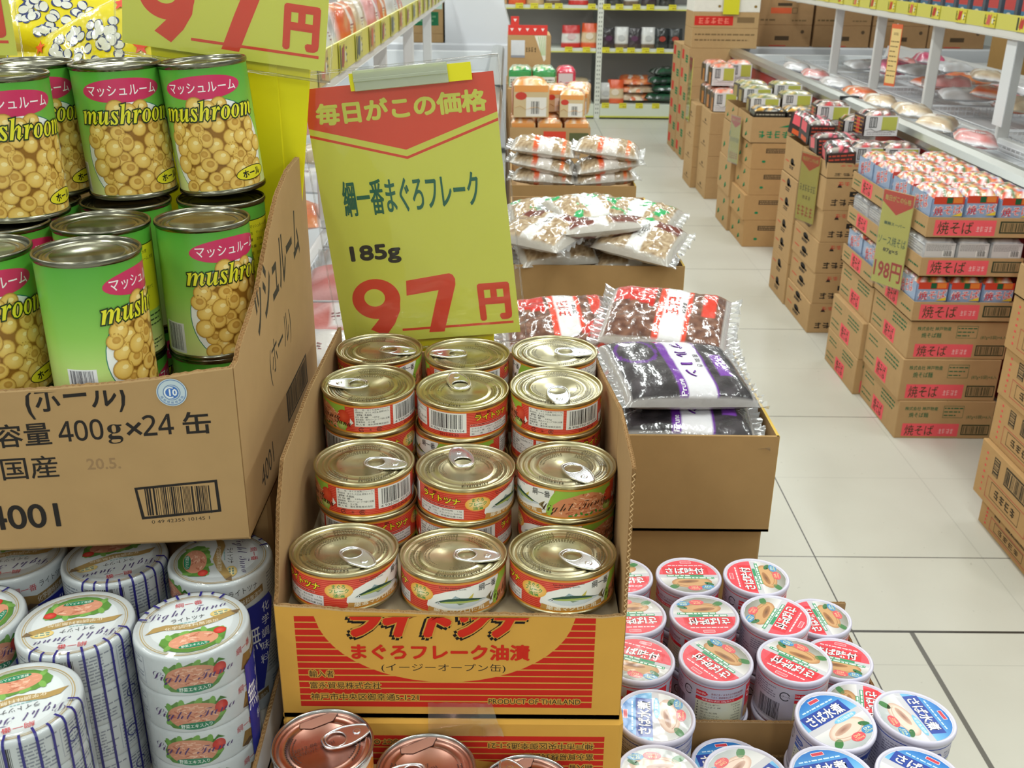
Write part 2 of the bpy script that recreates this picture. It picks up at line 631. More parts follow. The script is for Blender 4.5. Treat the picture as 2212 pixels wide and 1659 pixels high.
def tuna_label():
    mb = MB()
    n = 96
    z0, z1 = 0.0056, 0.0330
    rows = 17
    for i in range(rows):
        a = z0 + (z1 - z0) * i / rows
        b = z0 + (z1 - z0) * (i + 1) / rows
        if i in (0, rows - 1):
            mb.lathe([(TR_ + .0001, a), (TR_ + .0001, b)], (222, 146, 44), n)
        else:
            mb.lathe([(TR_ + .0001, a), (TR_ + .0001, a + (b - a) * .72)], (208, 52, 38), n)
            mb.lathe([(TR_ + .0001, a + (b - a) * .72), (TR_ + .0001, b)], (232, 112, 84), n)
    fc = cyl(TR_ + .0001, z0)
    A = Art(mb, lambda u, v, w: fc(u, v * .862, w), 0, 0.003, 5e-5)
    H = 31.8
    W = (240, 238, 232)
    # white field behind the fish
    A.poly([(-24, 1.9), (30, 1.9), (34, H - 1.9), (24, H - 1.9), (12, 28.2), (0, 26.4), (-12, 23.6), (-21, 19.5), (-26.5, 14), (-27.5, 8)], W, 1)
    # oval badge
    A.ell(-33, 19, 11, 7.6, (238, 170, 60), 2, 20, mid=(250, 246, 214))
    for k, (t, w) in enumerate((('まぐろ', 10), ('フレーク', 15), ('油漬', 9))):
        A.text(t, -33, 23.4 - 4.4 * k, 3.9, (52, 150, 74), 3, w=w, off=0.018)
    # fish
    body_t = [(-21, 11.5), (-17, 14.2), (-10, 16.4), (-2, 17.0), (8, 15.6), (16, 13.2), (21, 12.4)]
    body_b = [(21, 11.2), (16, 10.4), (8, 7.6), (-2, 6.6), (-11, 7.4), (-17, 9.6), (-21, 11.0)]
    A.poly(body_t + body_b, (206, 212, 214), 2)
    A.poly(body_t + [(20, 12.4), (14, 12.6), (6, 13.6), (-3, 14.2), (-12, 13.6), (-18, 12.2)], (34, 74, 58), 3)
    A.poly([(-18, 12.2), (-12, 13.6), (-3, 14.2), (6, 13.6), (14, 12.6), (14, 11.6), (5, 11.8), (-4, 12.0), (-13, 12.0)], (168, 182, 92), 3)
    A.poly([(20.5, 12.5), (26, 17), (24.4, 11.8), (27, 6.6), (20.5, 11.2)], (140, 124, 84), 3)
    A.poly([(-8, 16.4), (-5, 19.4), (-1, 16.8)], (150, 170, 176), 3)
    A.poly([(5, 16.0), (9.5, 20.6), (8.2, 15.6)], (206, 188, 80), 3)
    A.poly([(-4, 12), (3, 11.2), (-2, 10.2)], (120, 140, 112), 4)
    A.ell(-17.6, 11.9, 1.0, 1.2, (250, 250, 250), 4, 10)
    A.ell(-17.6, 11.9, .55, .7, (20, 20, 20), 5, 8)
    A.text('For the consumers who', -5, 27.6, 1.7, INK, 3, w=24)
    A.text('love healthy foods.', -6, 25.2, 2.0, INK, 3, w=20)
    # gold ribbon
    A.poly([(-27, 2.2), (-26, 7.4), (-14, 5.2), (0, 4.6), (14, 6.0), (23, 8.0), (24, 3.0), (12, 1.9), (-20, 1.9)], (196, 146, 76), 4)
    A.text('厳選マグロ使用', -2, 4.2, 4.2, (250, 240, 214), 5, w=40, off=0.01)
    A.poly([(23.6, 3.0), (30, 5.4), (27.6, 2.8), (30.4, 1.9), (23, 1.9)], (180, 126, 60), 4)
    # brand name in thin brush letters
    A.text('綱一番', 22, 24.6, 6.8, (26, 26, 30), 4, w=17, off=0.004)
    # green serving photo
    A.poly([(27, 1.9), (28, 12), (31, 22), (35, H - 1.9), (88, H - 1.9), (88, 1.9)], (150, 190, 66), 2)
    A.poly([(31, 1.9), (33, 8), (33, 14), (40, 21), (56, 26.5), (66, 27), (76, 23), (83, 14), (86, 1.9)], (214, 138, 96), 3)
    rnd = random.Random(5)
    for i in range(90):
        a, b = rnd.uniform(40, 82), rnd.uniform(3, 25)
        if (a - 61) ** 2 / 24 ** 2 + (b - 3) ** 2 / 24 ** 2 > 1: continue
        L, q = rnd.uniform(3, 6), rnd.uniform(0, 3.1)
        A.line([(a, b), (a + L * math.cos(q), min(27, b + L * .5 * math.sin(q)))], rnd.uniform(.6, 1.4), rnd.choice(((236, 176, 138), (196, 104, 70), (244, 200, 168), (180, 92, 60))), 4)
    for i in range(7):
        A.ell(48 + i * 4.6, 3.4 + (i % 3), 2.0, 1.1, (70, 140, 50), 5, 8, rot=i)
    A.text('𝓛𝓲𝓰𝓱𝓽 𝓣𝓾𝓷𝓪', 51, 12, 13, (60, 34, 24), 6, w=60, slant=0.12, off=-.012)
    # tomato and cucumber
    A.ell(86, 18, 6.4, 7.6, (206, 58, 34), 4, 16, mid=(228, 92, 56))
    A.ell(84, 7, 5.6, 4.6, (150, 180, 70), 5, 14, mid=(210, 220, 140))
    A.poly([(92, 8), (93, 17), (96, 12)], W, 5)
    A.text('𝓣𝓾𝓷𝓪', 85, 12, 8, (70, 30, 20), 6.5, w=17, slant=-.1)
    # ingredient panel
    A.rect(97, 8.2, 129.5, 29, (232, 230, 224), 2)
    for k, t in enumerate(('品　　名　まぐろ油漬(フレーク)', '原材料名　まぐろ､大豆油､野菜エキス､', '　　　　　食塩', '内 容 量　185g', '賞味期限　枠外バーコード下部に記載', '原産国名　タイ国', '輸 入 者　富永貿易株式会社')):
        A.text(t, 98.2, 27.4 - k * 2.75, 2.1, INK, 3, w=min(30.5, 2.1 * len(t)), align='l')
    for q in (103, 119):
        A.ring(q, 5.0, 2.3, .55, INK, 3, 16, 0.4, 5.6)
        A.text('紙' if q > 110 else 'ス', q, 5.0, 2.6, INK, 3)
    A.text('缶', 111, 4.8, 2.2, INK, 3)
    # barcode panel
    A.rect(-129, 7.0, -92, 29.4, (236, 234, 230), 2)
    A.bars(-126, 11.4, -95, 28, (30, 28, 32), 3, 4, 30)
    A.text('4 936790 451554', -110.5, 9.2, 2.6, INK, 3, w=33)
    A.text('2012.04.20', -108, 4.4, 2.5, (70, 24, 20), 3, w=18)
    # yellow product name, nutrition box
    A.text('綱一番', -76, 28, 3.0, (90, 20, 16), 3, w=15)
    A.text('ライトツナ', -66, 22.6, 6.2, (24, 22, 18), 2, w=36, off=0.075, slant=-.06, ref='ライトツナ')
    A.text('ライトツナ', -66, 22.6, 6.2, (244, 226, 40), 3, w=36, off=0.022, slant=-.06, ref='ライトツナ')
    A.rect(-89, 3.2, -45, 13.4, (228, 224, 222), 2)
    for k, t in enumerate(('エネルギー 282kcal　炭水化物　 1.5g', 'たんぱく質　17g　ナトリウム 260mg', '脂　　質　　23g　食塩相当量 0.6g')):
        A.text(t, -67, 11.4 - 3.1 * k, 2.1, INK, 3, w=41)
    A.rect(-89, 14.4, -52, 16.8, (222, 120, 110), 2)
    A.lines(-88, 14.6, -53, 16.6, (120, 30, 26), 1, .8, 3)
    return mb

def tuna_lid():
    mb = MB()
    z = 0.0334
    prof = [(.0403, .0344), (.0396, .0336), (.0378, z), (.0372, z), (.0366, z + .0007), (.0352, z + .0007), (.0346, z + .0001), (.0322, z + .0001),
            (.0316, z + .0006), (.0306, z + .0006), (.0300, z + .0002), (.0246, z + .0002), (.0240, z + .0006), (.0232, z + .0006), (.0226, z + .0002),
            (.0150, z + .0002), (.0145, z - .0002), (.0004, z - .0002)]
    mb.lathe(prof, GOLDC, 64, 0)
    A = Art(mb, lambda u, v, w: (u, v, z + .0009 + w), 1, 0, 4e-5)
    inkc = (92, 82, 56)
    rnd = random.Random(9)
    for rr in (33.6, 31.4, 29.2, 27.2):
        for (a0, a1) in ((0.45, 1.15), (1.5, 2.55), (2.9, 3.9), (4.3, 5.5)):
            a = a0
            while a < a1:
                da = rnd.uniform(.02, .055)
                A.ring(0, 0, rr, 1.15, inkc, 1, 2, a, a + da)
                a += da + .03
    for (a0, a1) in ((1.5, 2.55), (4.3, 5.2)):
        A.ring(0, 0, 35.2, .3, inkc, 1, 12, a0, a1); A.ring(0, 0, 25.6, .3, inkc, 1, 12, a0, a1)
        for a in (a0, a1, (a0 + a1) / 2):
            A.line([(25.6 * math.cos(a), 25.6 * math.sin(a)), (35.2 * math.cos(a), 35.2 * math.sin(a))], .3, inkc, 1)
    for rr in (19.5, 22.2):
        for (a0, a1) in ((2.2, 4.0), (4.6, 5.9)):
            a = a0
            while a < a1:
                A.ring(0, 0, rr, 1.2, inkc, 1, 2, a, a + .06); a += .11
    return mb, [GOLD, PRINT]

def pull_tab():
    """ring towards the middle of the lid, nose riveted near the rim, along +x"""
    mb = MB()
    z = 0.0356
    P = []
    n = 40
    for i in range(n):
        a = 2 * PI * i / n
        x, y = math.cos(a), math.sin(a)
        px = 0.0188 + 0.0182 * x
        hw = 0.0100 if x < 0.0 else 0.0100 - 0.0030 * x ** 1.2
        P.append((px, hw * (abs(y) ** .62) * (1 if y >= 0 else -1), z))
    mb.tube(P, 0.00105, SILC, 8, 0, closed=True)
    # plate between ring hole and nose
    top, bot = [], []
    hole = []
    for i in range(13):
        a = -PI / 2 + PI * i / 12
        hole.append((0.0105 + 0.0074 * math.cos(a), 0.0076 * math.sin(a)))
    outer = [(p[0], p[1]) for p in P if p[0] > 0.0100]
    outer.sort(key=lambda q: math.atan2(q[1], q[0] - .0100))
    m = min(len(outer), 13)
    out2 = [outer[int(round(i * (len(outer) - 1) / 12))] for i in range(13)]
    for zz, up_ in ((z + .0003, True), (z - .0005, False)):
        vs = [(p[0], p[1], zz) for p in hole] + [(p[0], p[1], zz) for p in out2]
        fs = [(i, 13 + i, 14 + i, i + 1) for i in range(12)]
        mb.add(vs, fs if up_ else [f[::-1] for f in fs], SILC, 0)
    ring_in = [(0.0105 + 0.0078 * math.cos(2 * PI * i / 24), 0.0080 * math.sin(2 * PI * i / 24), z) for i in range(24)]
    mb.tube(ring_in, 0.0007, SILC, 6, 0, closed=True)
    mb.lathe([(.0030, -.0004), (.0030, .0006), (.0022, .0010), (.0008, .0006), (.0001, .0006)], SILC, 16, 0, True, (.0272, 0, z))
    mb.lathe([(.0016, -.0022), (.0016, 0)], SILC, 10, 0, True, (.0272, 0, z))
    return mb

def make_tuna():
    t = empty('tuna_can')
    t['category'] = 'food can'
    mb = MB()
    mb.lathe([(.0001, .0006), (.0380, .0004), (.0388, .0), (.0394, .0010), (.0396, .0038), (.0420, .0039), (.0426, .0044), (.0425, .0054), (TR_, .0058), (TR_, .0328), (.0421, .0332),
              (.04275, .0342), (.0428, .0362), (.0422, .0370), (.0413, .0370), (.0406, .0364), (.0403, .0344)], GOLD2, 64)
    mb.build('body', GOLD, t)
    tuna_label().build('label', PRINT, t)
    m, mats = tuna_lid()
    m.build('lid', mats, t)
    pt = pull_tab().build('pull_tab', SILVER, t)
    pt['label'] = 'bright silver ring pull'
    return t

TUNA = Proto(make_tuna)
Z0 = 1.0254
PT = 0.0329
def tuna(x, y, lev, cam_u, tab=None, label='', group='flake tuna cans in the cut-open carton', tilt=0.0):
    dz = (.0042 if x < -.1 else .0036 if x > 0 else 0.0) + (.0025 if y > .84 else 0.0) + (.0015 if y > .9 else 0.0)
    ca = math.atan2(-x, y)
    rz = ca - (cam_u / 1000) / TR_
    o = TUNA.place((x, y + TH * math.sin(R_(tilt)), Z0 + PT * lev + dz), (0, 0, rz), label, group)
    if tilt:
        o.rotation_euler = (Matrix.Rotation(R_(tilt), 3, 'X') @ Matrix.Rotation(rz, 3, 'Z')).to_euler()
    if tab is not None:
        for ch in o.children:
            if ch.name.startswith('pull_tab'):
                ch.rotation_euler = (0, 0, R_(tab) - rz)
            if ch.name.startswith('lid'):
                ch.rotation_euler = (0, 0, R_(tab * 1.7))
    return o

X1 = (-0.1255, -0.0395, 0.0465)
X2 = (-0.1195, -0.0330, 0.0530)
X3 = (-0.1250, -0.0390, 0.0470)
tuna(X1[0], .6930, 0, -27, -47, 'tuna can at the carton front above the stripes, fish panel beside yellow name', tilt=-3.5)
tuna(X1[1], .6935, 0, -6, -6, 'tuna can in the middle of the front row, ring pull pointing sideways, fish dead centre', tilt=-3.5)
tuna(X1[2], .6930, 0, -11, -45, 'tuna can in the front row beside the jagged carton edge, ring pull slanted', tilt=-3.5)
lab2 = ('tuna can in the second row by the mushroom carton, white ingredient panel and barcode showing',
        'tuna can in the middle of the second row, oval badge showing, tab at back',
        'tuna can in the second row showing the green serving photo with script lettering')
for i, (u, tb) in enumerate(((122, -10), (-43, 105), (43, -60))):
    tuna(X2[i], .7788, 1, u, tb, lab2[i])
lab3 = ('tuna can topping the third row, ring nose pointing towards the mushroom carton, ingredient panel showing',
        'tuna can topping the third row in the middle, barcode and printed date showing',
        'tuna can topping the third row with its lid glaring white and ring pull pointing forward')
for i, (u, tb) in enumerate(((111, 178), (-95, 105), (122, -86))):
    tuna(X3[i], .8646, 2, u, tb, lab3[i], tilt=2.0)
lab4 = ('tuna can at the carton back below the price sign, by the mushroom carton',
        'tuna can at the back in the middle, ring nose towards the mushroom carton',
        'tuna can at the back beside the prune packets, lid shining white')
for i, (u, tb) in enumerate(((-7, -10), (133, 178), (71, -6))):
    tuna(X3[i] + .001 * i, .9504, 2, u, tb, lab4[i])
# cans underneath
for i, u in enumerate((-85, -120, 20)):
    tuna(X2[i] + (.002, -.002, .001)[i], .7788, 0, u, 60 + 50 * i, 'tuna can underneath the second-row can that shows %s' % ('a barcode next to the ingredient panel', 'the oval badge', 'the green serving photo')[i])
for i, u in enumerate((-75, 55, 150)):
    tuna(X3[i] + (.0, -.002, .001)[i], .8646, 1, u, 20 + 70 * i, 'tuna can directly under the third-row can whose tab points %s' % ('at the mushroom carton', 'back at the sign', 'forward')[i])
for i, u in enumerate((10, -30, 90)):
    tuna(X3[i], .8646, 0, u, 30 * i, 'tuna can hidden at the bottom of the third row', 'tuna cans hidden on the carton floor')
    for lv in (0, 1):
        tuna(X3[i] + .001 * i, .9504, lv, u + 40, 30 * i, 'tuna can hidden at the carton back beneath the topmost cans', 'tuna cans hidden beneath the back row')

# ================================================================== whole-mushroom cans
MR, MH = 0.0372, 0.1125
def mushroom_label():
    mb = MB()
    n = 84
    z0, H = 0.0045, 103.5
    rows = 14
    def g(k):
        a, b, c = (84, 164, 56), (140, 196, 84), (230, 236, 158)
        if k > .5:
            t = (k - .5) / .5; p, q = b, a
        else:
            t = k / .5; p, q = c, b
        return tuple(p[i] + (q[i] - p[i]) * t for i in range(3))
    vs = []; cs = []; fs = []
    for j in range(rows + 1):
        k = j / rows
        for i in range(n):
            a = 2 * PI * i / n
            vs.append(((MR + .0001) * math.sin(a), -(MR + .0001) * math.cos(a), z0 + H / 1000 * k)); cs.append(g(k))
    for j in range(rows):
        for i in range(n):
            i2 = (i + 1) % n
            fs.append((j * n + i, j * n + i2, (j + 1) * n + i2, (j + 1) * n + i))
    mb.add(vs, fs, cs, 0, True)
    A = Art(mb, cyl(MR + .0001, z0), 0, 0.003, 5e-5)
    A.clip = (-200, 0.4, 200, H - .4)
    A.ell(6, 34, 45.5, 45, (40, 128, 108), 1, 40)
    A.ell(6, 34, 44.8, 44.3, (240, 242, 238), 2, 40)
    rnd = random.Random(3)
    pts = []
    for k in range(900):
        x, y = rnd.uniform(-33, 46), rnd.uniform(-1, 76)
        if ((x - 6) / 41) ** 2 + ((y - 33) / 43) ** 2 > 1: continue
        if all((x - a) ** 2 + (y - b) ** 2 > 8.6 ** 2 for a, b in pts):
            pts.append((x, y))
    pts.sort(key=lambda p: -p[1])
    A.ell(6, 33, 38, 39, (150, 104, 34), 3, 36)
    for i, (x, y) in enumerate(pts):
        lv = 4 + (i % 4) * 3
        rr = rnd.uniform(6.4, 8.4)
        sq = rnd.uniform(.8, 1.0)
        ro = rnd.uniform(0, 3)
        if rnd.random() < .33:
            A.ell(x + 2.6 * math.cos(ro), y + 2.6 * math.sin(ro), rr * .55, rr * .5, (206, 162, 74), lv, 12, edge=(150, 102, 36), mid=(222, 184, 100))
        A.ell(x, y, rr, rr * sq, (228, 188, 92), lv + 1, 16, rot=ro, mid=(244, 212, 126), edge=(168, 118, 42))
        if rnd.random() < .4:
            A.ell(x + 1, y + 1, rr * .52, rr * .46, (196, 148, 62), lv + 2, 12, mid=(212, 168, 82), edge=(232, 194, 108))
        else:
            A.ell(x + 1.4, y + 1.8, rr * .3, rr * .22, (250, 228, 158), lv + 2, 8)
    A.ell(0, 88, 35, 10.0, (206, 52, 98), 2, 36, rot=.02)
    A.text('マッシュルーム', 0, 88, 8.6, (246, 240, 240), 3, w=60, off=0.006)
    mt = '𝒎𝒖𝒔𝒉𝒓𝒐𝒐𝒎'
    A.text(mt, 3, 69, 17, (30, 52, 22), 18, w=84, off=0.045, res=1, ref=mt)
    A.text(mt, 3, 69, 17, (232, 226, 50), 19, w=84, off=0.0, res=1)
    A.ell(33, 11.5, 16.6, 6.2, (24, 24, 16), 18, 24, rot=.06)
    A.ell(33, 11.5, 15.9, 5.5, (232, 222, 44), 19, 24, rot=.06)
    A.text('ホール', 33, 11.5, 6.0, (24, 24, 20), 20, w=20, off=0.03, rot=.06)
    # barcode
    A.rect(-69, 1, -47, 27, (232, 232, 236), 1)
    A.bars(-67, 3, -49, 26, (44, 38, 60), 2, 8, 24)
    # yellow product-data panel
    A.rect(60, 36, 112, 92, (226, 220, 40), 1)
    A.rect(60, 91.2, 112, 92, (40, 60, 20), 2)
    for k, t in enumerate(('名称　マッシュルーム水煮', '原材料名　マッシュルーム､食塩', '固形量　230g', '内容総量　400g', '賞味期限　缶底に記載', '保存方法　直射日光を避けて', '　　保存してください｡', '原産国名　中国')):
        A.text(t, 63, 86 - k * 6, 3.2, (60, 62, 30), 2, w=3.0 * len(t), align='l')
    A.lines(62, 22, 110, 34, (60, 84, 50), 3, 1.3, 2)
    A.text('808344', 76, 17, 4.4, (26, 30, 24), 2, off=.02)
    A.ring(70, 7, 4, .8, (40, 50, 40), 2, 18, .4, 5.7)
    A.text('スチール', 70, 7, 2.0, (40, 50, 40), 2)
    A.lines(80, 3, 108, 12, (60, 84, 50), 3, 1.2, 2)
    return mb

def make_mushroom():
    t = empty('mushroom_can')
    t['category'] = 'food can'
    mb = MB()
    mb.lathe([(.0001, .0020), (.0350, .0020), (.0358, .0004), (.0378, .0000), (.0384, .0010), (.0384, .0030), (.0377, .0042), (MR, .0046), (MR, .1078), (.0377, .1084),
              (.0384, .1096), (.0384, .1116), (.0378, .1125), (.0368, .1125), (.0361, .1118), (.0358, .1092)], TINC, 60)
    mb.build('body', TIN, t)
    mushroom_label().build('label', PRINT, t)
    mb = MB()
    z = .1080
    mb.lathe([(.0358, .1094), (.0350, z + .0002), (.0338, z), (.0330, z + .0008), (.0318, z + .0008), (.0310, z + .0002), (.0280, z + .0002), (.0274, z + .0007), (.0262, z + .0007),
              (.0256, z + .0001), (.0004, z)], (152, 150, 130), 60)
    mb.build('lid', TIN, t)
    return t

MUSH = Proto(make_mushroom)
def mush(x, y, lev, face, label, rx=0, ry=0, dz=0.0, rot=None, grp='mushroom cans in the cut-open carton'):
    return MUSH.place((x, y, 1.0725 + .1115 * lev + dz), (R_(rx), R_(ry), R_(face)), label, grp)
mush(-.307, .729, 1, 86, 'mushroom can at the carton front, turned to plain green with barcode at its foot')
mush(-.250, .828, 1, 50, 'mushroom can in the carton corner, pink oval partly behind the cut cardboard side')
mush(-.327, .812, 1, -75, 'mushroom can right behind the plain green front one, yellow data panel facing the gap')
mush(-.406, .808, 1, 52, 'mushroom can in the lower tier under the nearest upper can')
mush(-.389, .731, 1, 33, 'mushroom can at the picture edge touching the plain green front can')
mush(-.412, .8855, 1, 60, 'mushroom can in the lower tier back row, nearest the picture edge, mostly covered')
mush(-.3335, .8895, 1, 200, 'mushroom can in the lower tier back row, plain green side out')
mush(-.2545, .9055, 1, -60, 'mushroom can in the lower tier back corner with yellow data panel by the cardboard')
mush(-.2590, .9330, 2, 10, 'mushroom can on the upper tier against the yellow stand, leaning with its lid tilted', ry=-4.2, dz=.003)
mush(-.336, .9210, 2, 25, 'mushroom can on the upper tier in the middle, full pink oval in view', ry=-1.5, dz=.001)
mush(-.4125, .9180, 2, 31, 'mushroom can on the upper tier standing half hidden between two others', ry=-.5, dz=.001)
mush(-.402, .8380, 2, 36, 'mushroom can on the upper tier nearest the camera, cut by the picture edge')
for (x, y, f) in ((-.307, .729, 60), (-.250, .828, 80), (-.327, .812, 120), (-.406, .808, 10), (-.389, .731, 50)):
    mush(x, y, 0, f, 'mushroom can at the carton bottom under the lower visible tier', grp='mushroom cans on the carton floor')
for (x, y, f) in ((-.412, .8855, 60), (-.3335, .8895, 80), (-.2545, .9045, 120)):
    mush(x, y, 0, f, 'mushroom can hidden on the carton floor at the back', grp='mushroom cans on the carton floor at the back')

# ================================================================== white light-tuna cans, shrink-wrapped by fours
WR, WH = 0.0418, 0.0330
def white_side():
    mb = MB()
    A = Art(mb, cyl(WR, 0), 0, 0.003, 5e-5)
    A.poly([(-16, 4), (-20, 8), (-21, 14), (-18.5, 19), (-21, 23), (-15, 25), (-11, 28.5), (-5, 26.5), (1, 29), (8, 27), (14, 28), (17, 23.5), (21, 21), (20, 15), (22.5, 11), (18, 6), (12, 3.4)], (92, 140, 62), 1)
    for (a, b) in ((-17, 22), (-8, 26), (4, 27), (14, 25), (-18, 10), (19, 12)):
        A.ell(a, b, 4.4, 2.4, (122, 172, 84), 1.5, 10, rot=a)
    A.ell(0, 15, 19, 11.5, (214, 148, 120), 2, 24)
    rnd = random.Random(2)
    for i in range(60):
        a, r = rnd.uniform(0, 6.28), rnd.uniform(0, 1) ** .5
        x, y = 16 * r * math.cos(a), 15 + 9 * r * math.sin(a)
        q = rnd.uniform(-.6, .6)
        A.line([(x - 2 * math.cos(q), y - 2 * math.sin(q)), (x + 2 * math.cos(q), y + 2 * math.sin(q))], 1.0, rnd.choice(((236, 190, 166), (188, 108, 84), (226, 164, 138))), 3)
    A.ell(20, 18, 5.0, 5.2, (196, 44, 42), 4, 16, mid=(226, 92, 80))
    A.poly([(15, 22), (20, 27), (25, 23), (20, 24)], (60, 110, 40), 5)
    A.ell(1, 6.2, 13, 3.2, (36, 132, 96), 4, 18)
    A.text('野菜エキス入り', 1, 6.2, 3.4, (240, 246, 240), 5, w=22)
    A.text('𝓛𝓲𝓰𝓱𝓽 𝓣𝓾𝓷𝓪', 0, 15, 11, (78, 56, 104), 6, w=62, off=-.012)
    A.text('綱一番', 44, 21.5, 6, (206, 52, 62), 2, w=18)
    A.text('ライトツナ', 68, 23, 5.4, (54, 56, 62), 2, w=25, slant=.04)
    A.poly([(38, 4), (42, 16), (52, 13.5), (86, 21), (86, 14), (52, 5)], (156, 124, 74), 2)
    A.poly([(38, 4), (46, 8), (52, 5), (44, 2)], (104, 84, 66), 3)
    A.text('化学調味料無添加', 68, 12.4, 5.6, (240, 236, 226), 4, w=32, slant=.17)
    A.bars(-131, 4, -100, 29, (40, 40, 48), 1, 11, 30)
    A.lines(-97, 4, -72, 29, (150, 156, 170), 9, 1.2, 1, 3)
    A.frame(-70, 5, -38, 28, .4, (170, 176, 190), 1)
    A.lines(-68, 6, -40, 27, (140, 148, 164), 7, 1.2, 1, 5)
    A.lines(92, 4, 128, 28, (140, 148, 164), 8, 1.2, 1, 7)
    A.ring(-60, 16, 4.5, .9, (60, 64, 140), 2, 18, .3, 5.8)
    return mb

def white_lid():
    mb = MB()
    z = WH - .0010
    A = Art(mb, lambda u, v, w: (u, v, z + w), 0, 0, 5e-5)
    A.ring(0, 0, 36.4, .6, (196, 166, 104), 1, 48)
    A.ring(0, 0, 34.9, .4, (206, 178, 120), 1, 48)
    A.text('綱一番', 0, 27, 5.6, (206, 60, 72), 2, w=20)
    A.text('𝓛𝓲𝓰𝓱𝓽 𝓣𝓾𝓷𝓪', -2, 16.5, 12, (96, 84, 128), 2, w=58, slant=.05, off=-.012)
    A.text('ライトツナ', -2, 8, 4.6, (70, 72, 80), 2, w=24)
    A.ell(22, 8, 8, 4.6, (220, 190, 110), 2, 18, mid=(242, 232, 190))
    A.lines(17, 5.6, 27, 10.6, (120, 150, 140), 2, 1.4, 3)
    A.lines(-22, 2.2, 4, 4.4, (150, 190, 190), 1, 1.0, 2)
    A.poly([(-33, -3), (-20, -1.5), (0, -6), (16, -3), (32, 3), (29, 8.4), (34, 10.2), (16, 4), (0, .4), (-18, 4.6), (-27, 3.4), (-31, -1)], (176, 146, 92), 3)
    A.poly([(28, 8), (33, 3), (36, 8)], (130, 106, 78), 4)
    A.text('化学調味料無添加', 0, -1, 4.2, (238, 230, 212), 4, w=38)
    A.poly([(-22, -12), (-24, -18), (-20, -25), (-13, -30.5), (-5, -33.4), (6, -33.2), (14, -30), (21, -25), (23, -17), (24, -12), (18, -8.5), (11, -9.5), (4, -7.4), (-5, -9), (-12, -7.6), (-17, -10)], (98, 146, 68), 3)
    for (a, b) in ((-17, -12), (-6, -9.6), (8, -9.4), (20, -13), (-18, -24), (17, -26)):
        A.ell(a, b, 4.2, 2.2, (128, 176, 90), 3.5, 10, rot=a)
    A.ell(0, -20, 17.5, 9.4, (216, 150, 122), 4, 24)
    rnd = random.Random(4)
    for i in range(40):
        a, r = rnd.uniform(0, 6.28), rnd.uniform(0, 1) ** .5
        x, y = 14 * r * math.cos(a), -20 + 7.4 * r * math.sin(a)
        q = rnd.uniform(-.6, .6)
        A.line([(x - 1.8 * math.cos(q), y - 1.8 * math.sin(q)), (x + 1.8 * math.cos(q), y + 1.8 * math.sin(q))], .9, rnd.choice(((238, 194, 170), (190, 112, 88), (226, 164, 138))), 5)
    A.ell(19, -14, 4.6, 4.0, (196, 48, 44), 6, 16, mid=(226, 96, 84))
    A.ell(0, -26, 11, 2.9, (36, 132, 96), 6, 16)
    A.text('野菜エキス入り', 0, -26, 2.9, (240, 246, 240), 7, w=18)
    return mb

def make_white_pack():
    t = empty('light_tuna_pack')
    t['category'] = 'pack of cans'
    body = MB()
    body.lathe([(.0001, .0008), (.0380, .0008), (.0410, 0), (.0414, .0008), (.0417, .0020), (WR, .0034), (WR, .0296), (.0413, .0318), (.0402, WH), (.0388, WH), (.0378, WH - .0008),
                (.0370, WH - .0011), (.0001, WH - .0011)], (216, 221, 224), 64)
    s0, l0 = white_side(), white_lid()
    body.add(s0.v, s0.f, s0.c, 0)
    for lay in range(4):
        o = body.build('can', LITHO, t, (0, 0, WH * lay), (0, 0, R_((0, -4, 3, 6)[lay]))) if lay == 0 else None
        if lay == 0:
            first = o
        else:
            o = first.copy(); COL.objects.link(o); o.parent = t
            o.location = (0, 0, WH * lay); o.rotation_euler = (0, 0, R_((0, -4, 3, 6)[lay]))
        if lay == 3:
            l0.build('lid', LITHO, o)
    f = MB()
    HH = WH * 4
    f.lathe([(.0421, .001), (.0421, HH - .004), (.0414, HH - .0012), (.0402, HH + .0006), (.030, HH + .0006)], (240, 240, 240), 48, 0)
    BL = (42, 38, 120)
    for k in range(9):
        a = R_(-54 + 13.5 * k)
        r = .0424
        pts = [(.0335 + .003 * (k % 2), HH + .0008), (.0401, HH + .0008), (.0416, HH - .0014), (.0424, HH - .004), (.0424, HH * .5), (.0424, .004)]
        w = .00085
        vs = []
        for (rr, zz) in pts:
            for sgn in (-1, 1):
                vs.append((rr * math.sin(a) + sgn * w * math.cos(a), -rr * math.cos(a) + sgn * w * math.sin(a), zz))
        f.add(vs, [(2 * i + 1, 2 * i, 2 * i + 2, 2 * i + 3) for i in range(len(pts) - 1)], BL, 1)
    # the blue wedge label printed on the wrap, opposite the stripes
    A = Art(f, cyl(.0423, 0), 1, 0.003, 5e-5)
    A.poly([(-104, 20), (-104, 104), (-76, 108), (-72, 100), (-80, 66), (-92, 22)], (40, 48, 150), 1)
    for i, ch in enumerate('化学調味料'):
        A.text(ch, -82 - i * 1.5, 98 - i * 12, 9, (240, 242, 246), 2)
    A.text('無', -97, 74, 24, (240, 242, 246), 2, w=13)
    fo = f.build('shrink_film', [FILM, PRINT], t)
    fo['label'] = 'clear film with dark blue stripes'
    return t

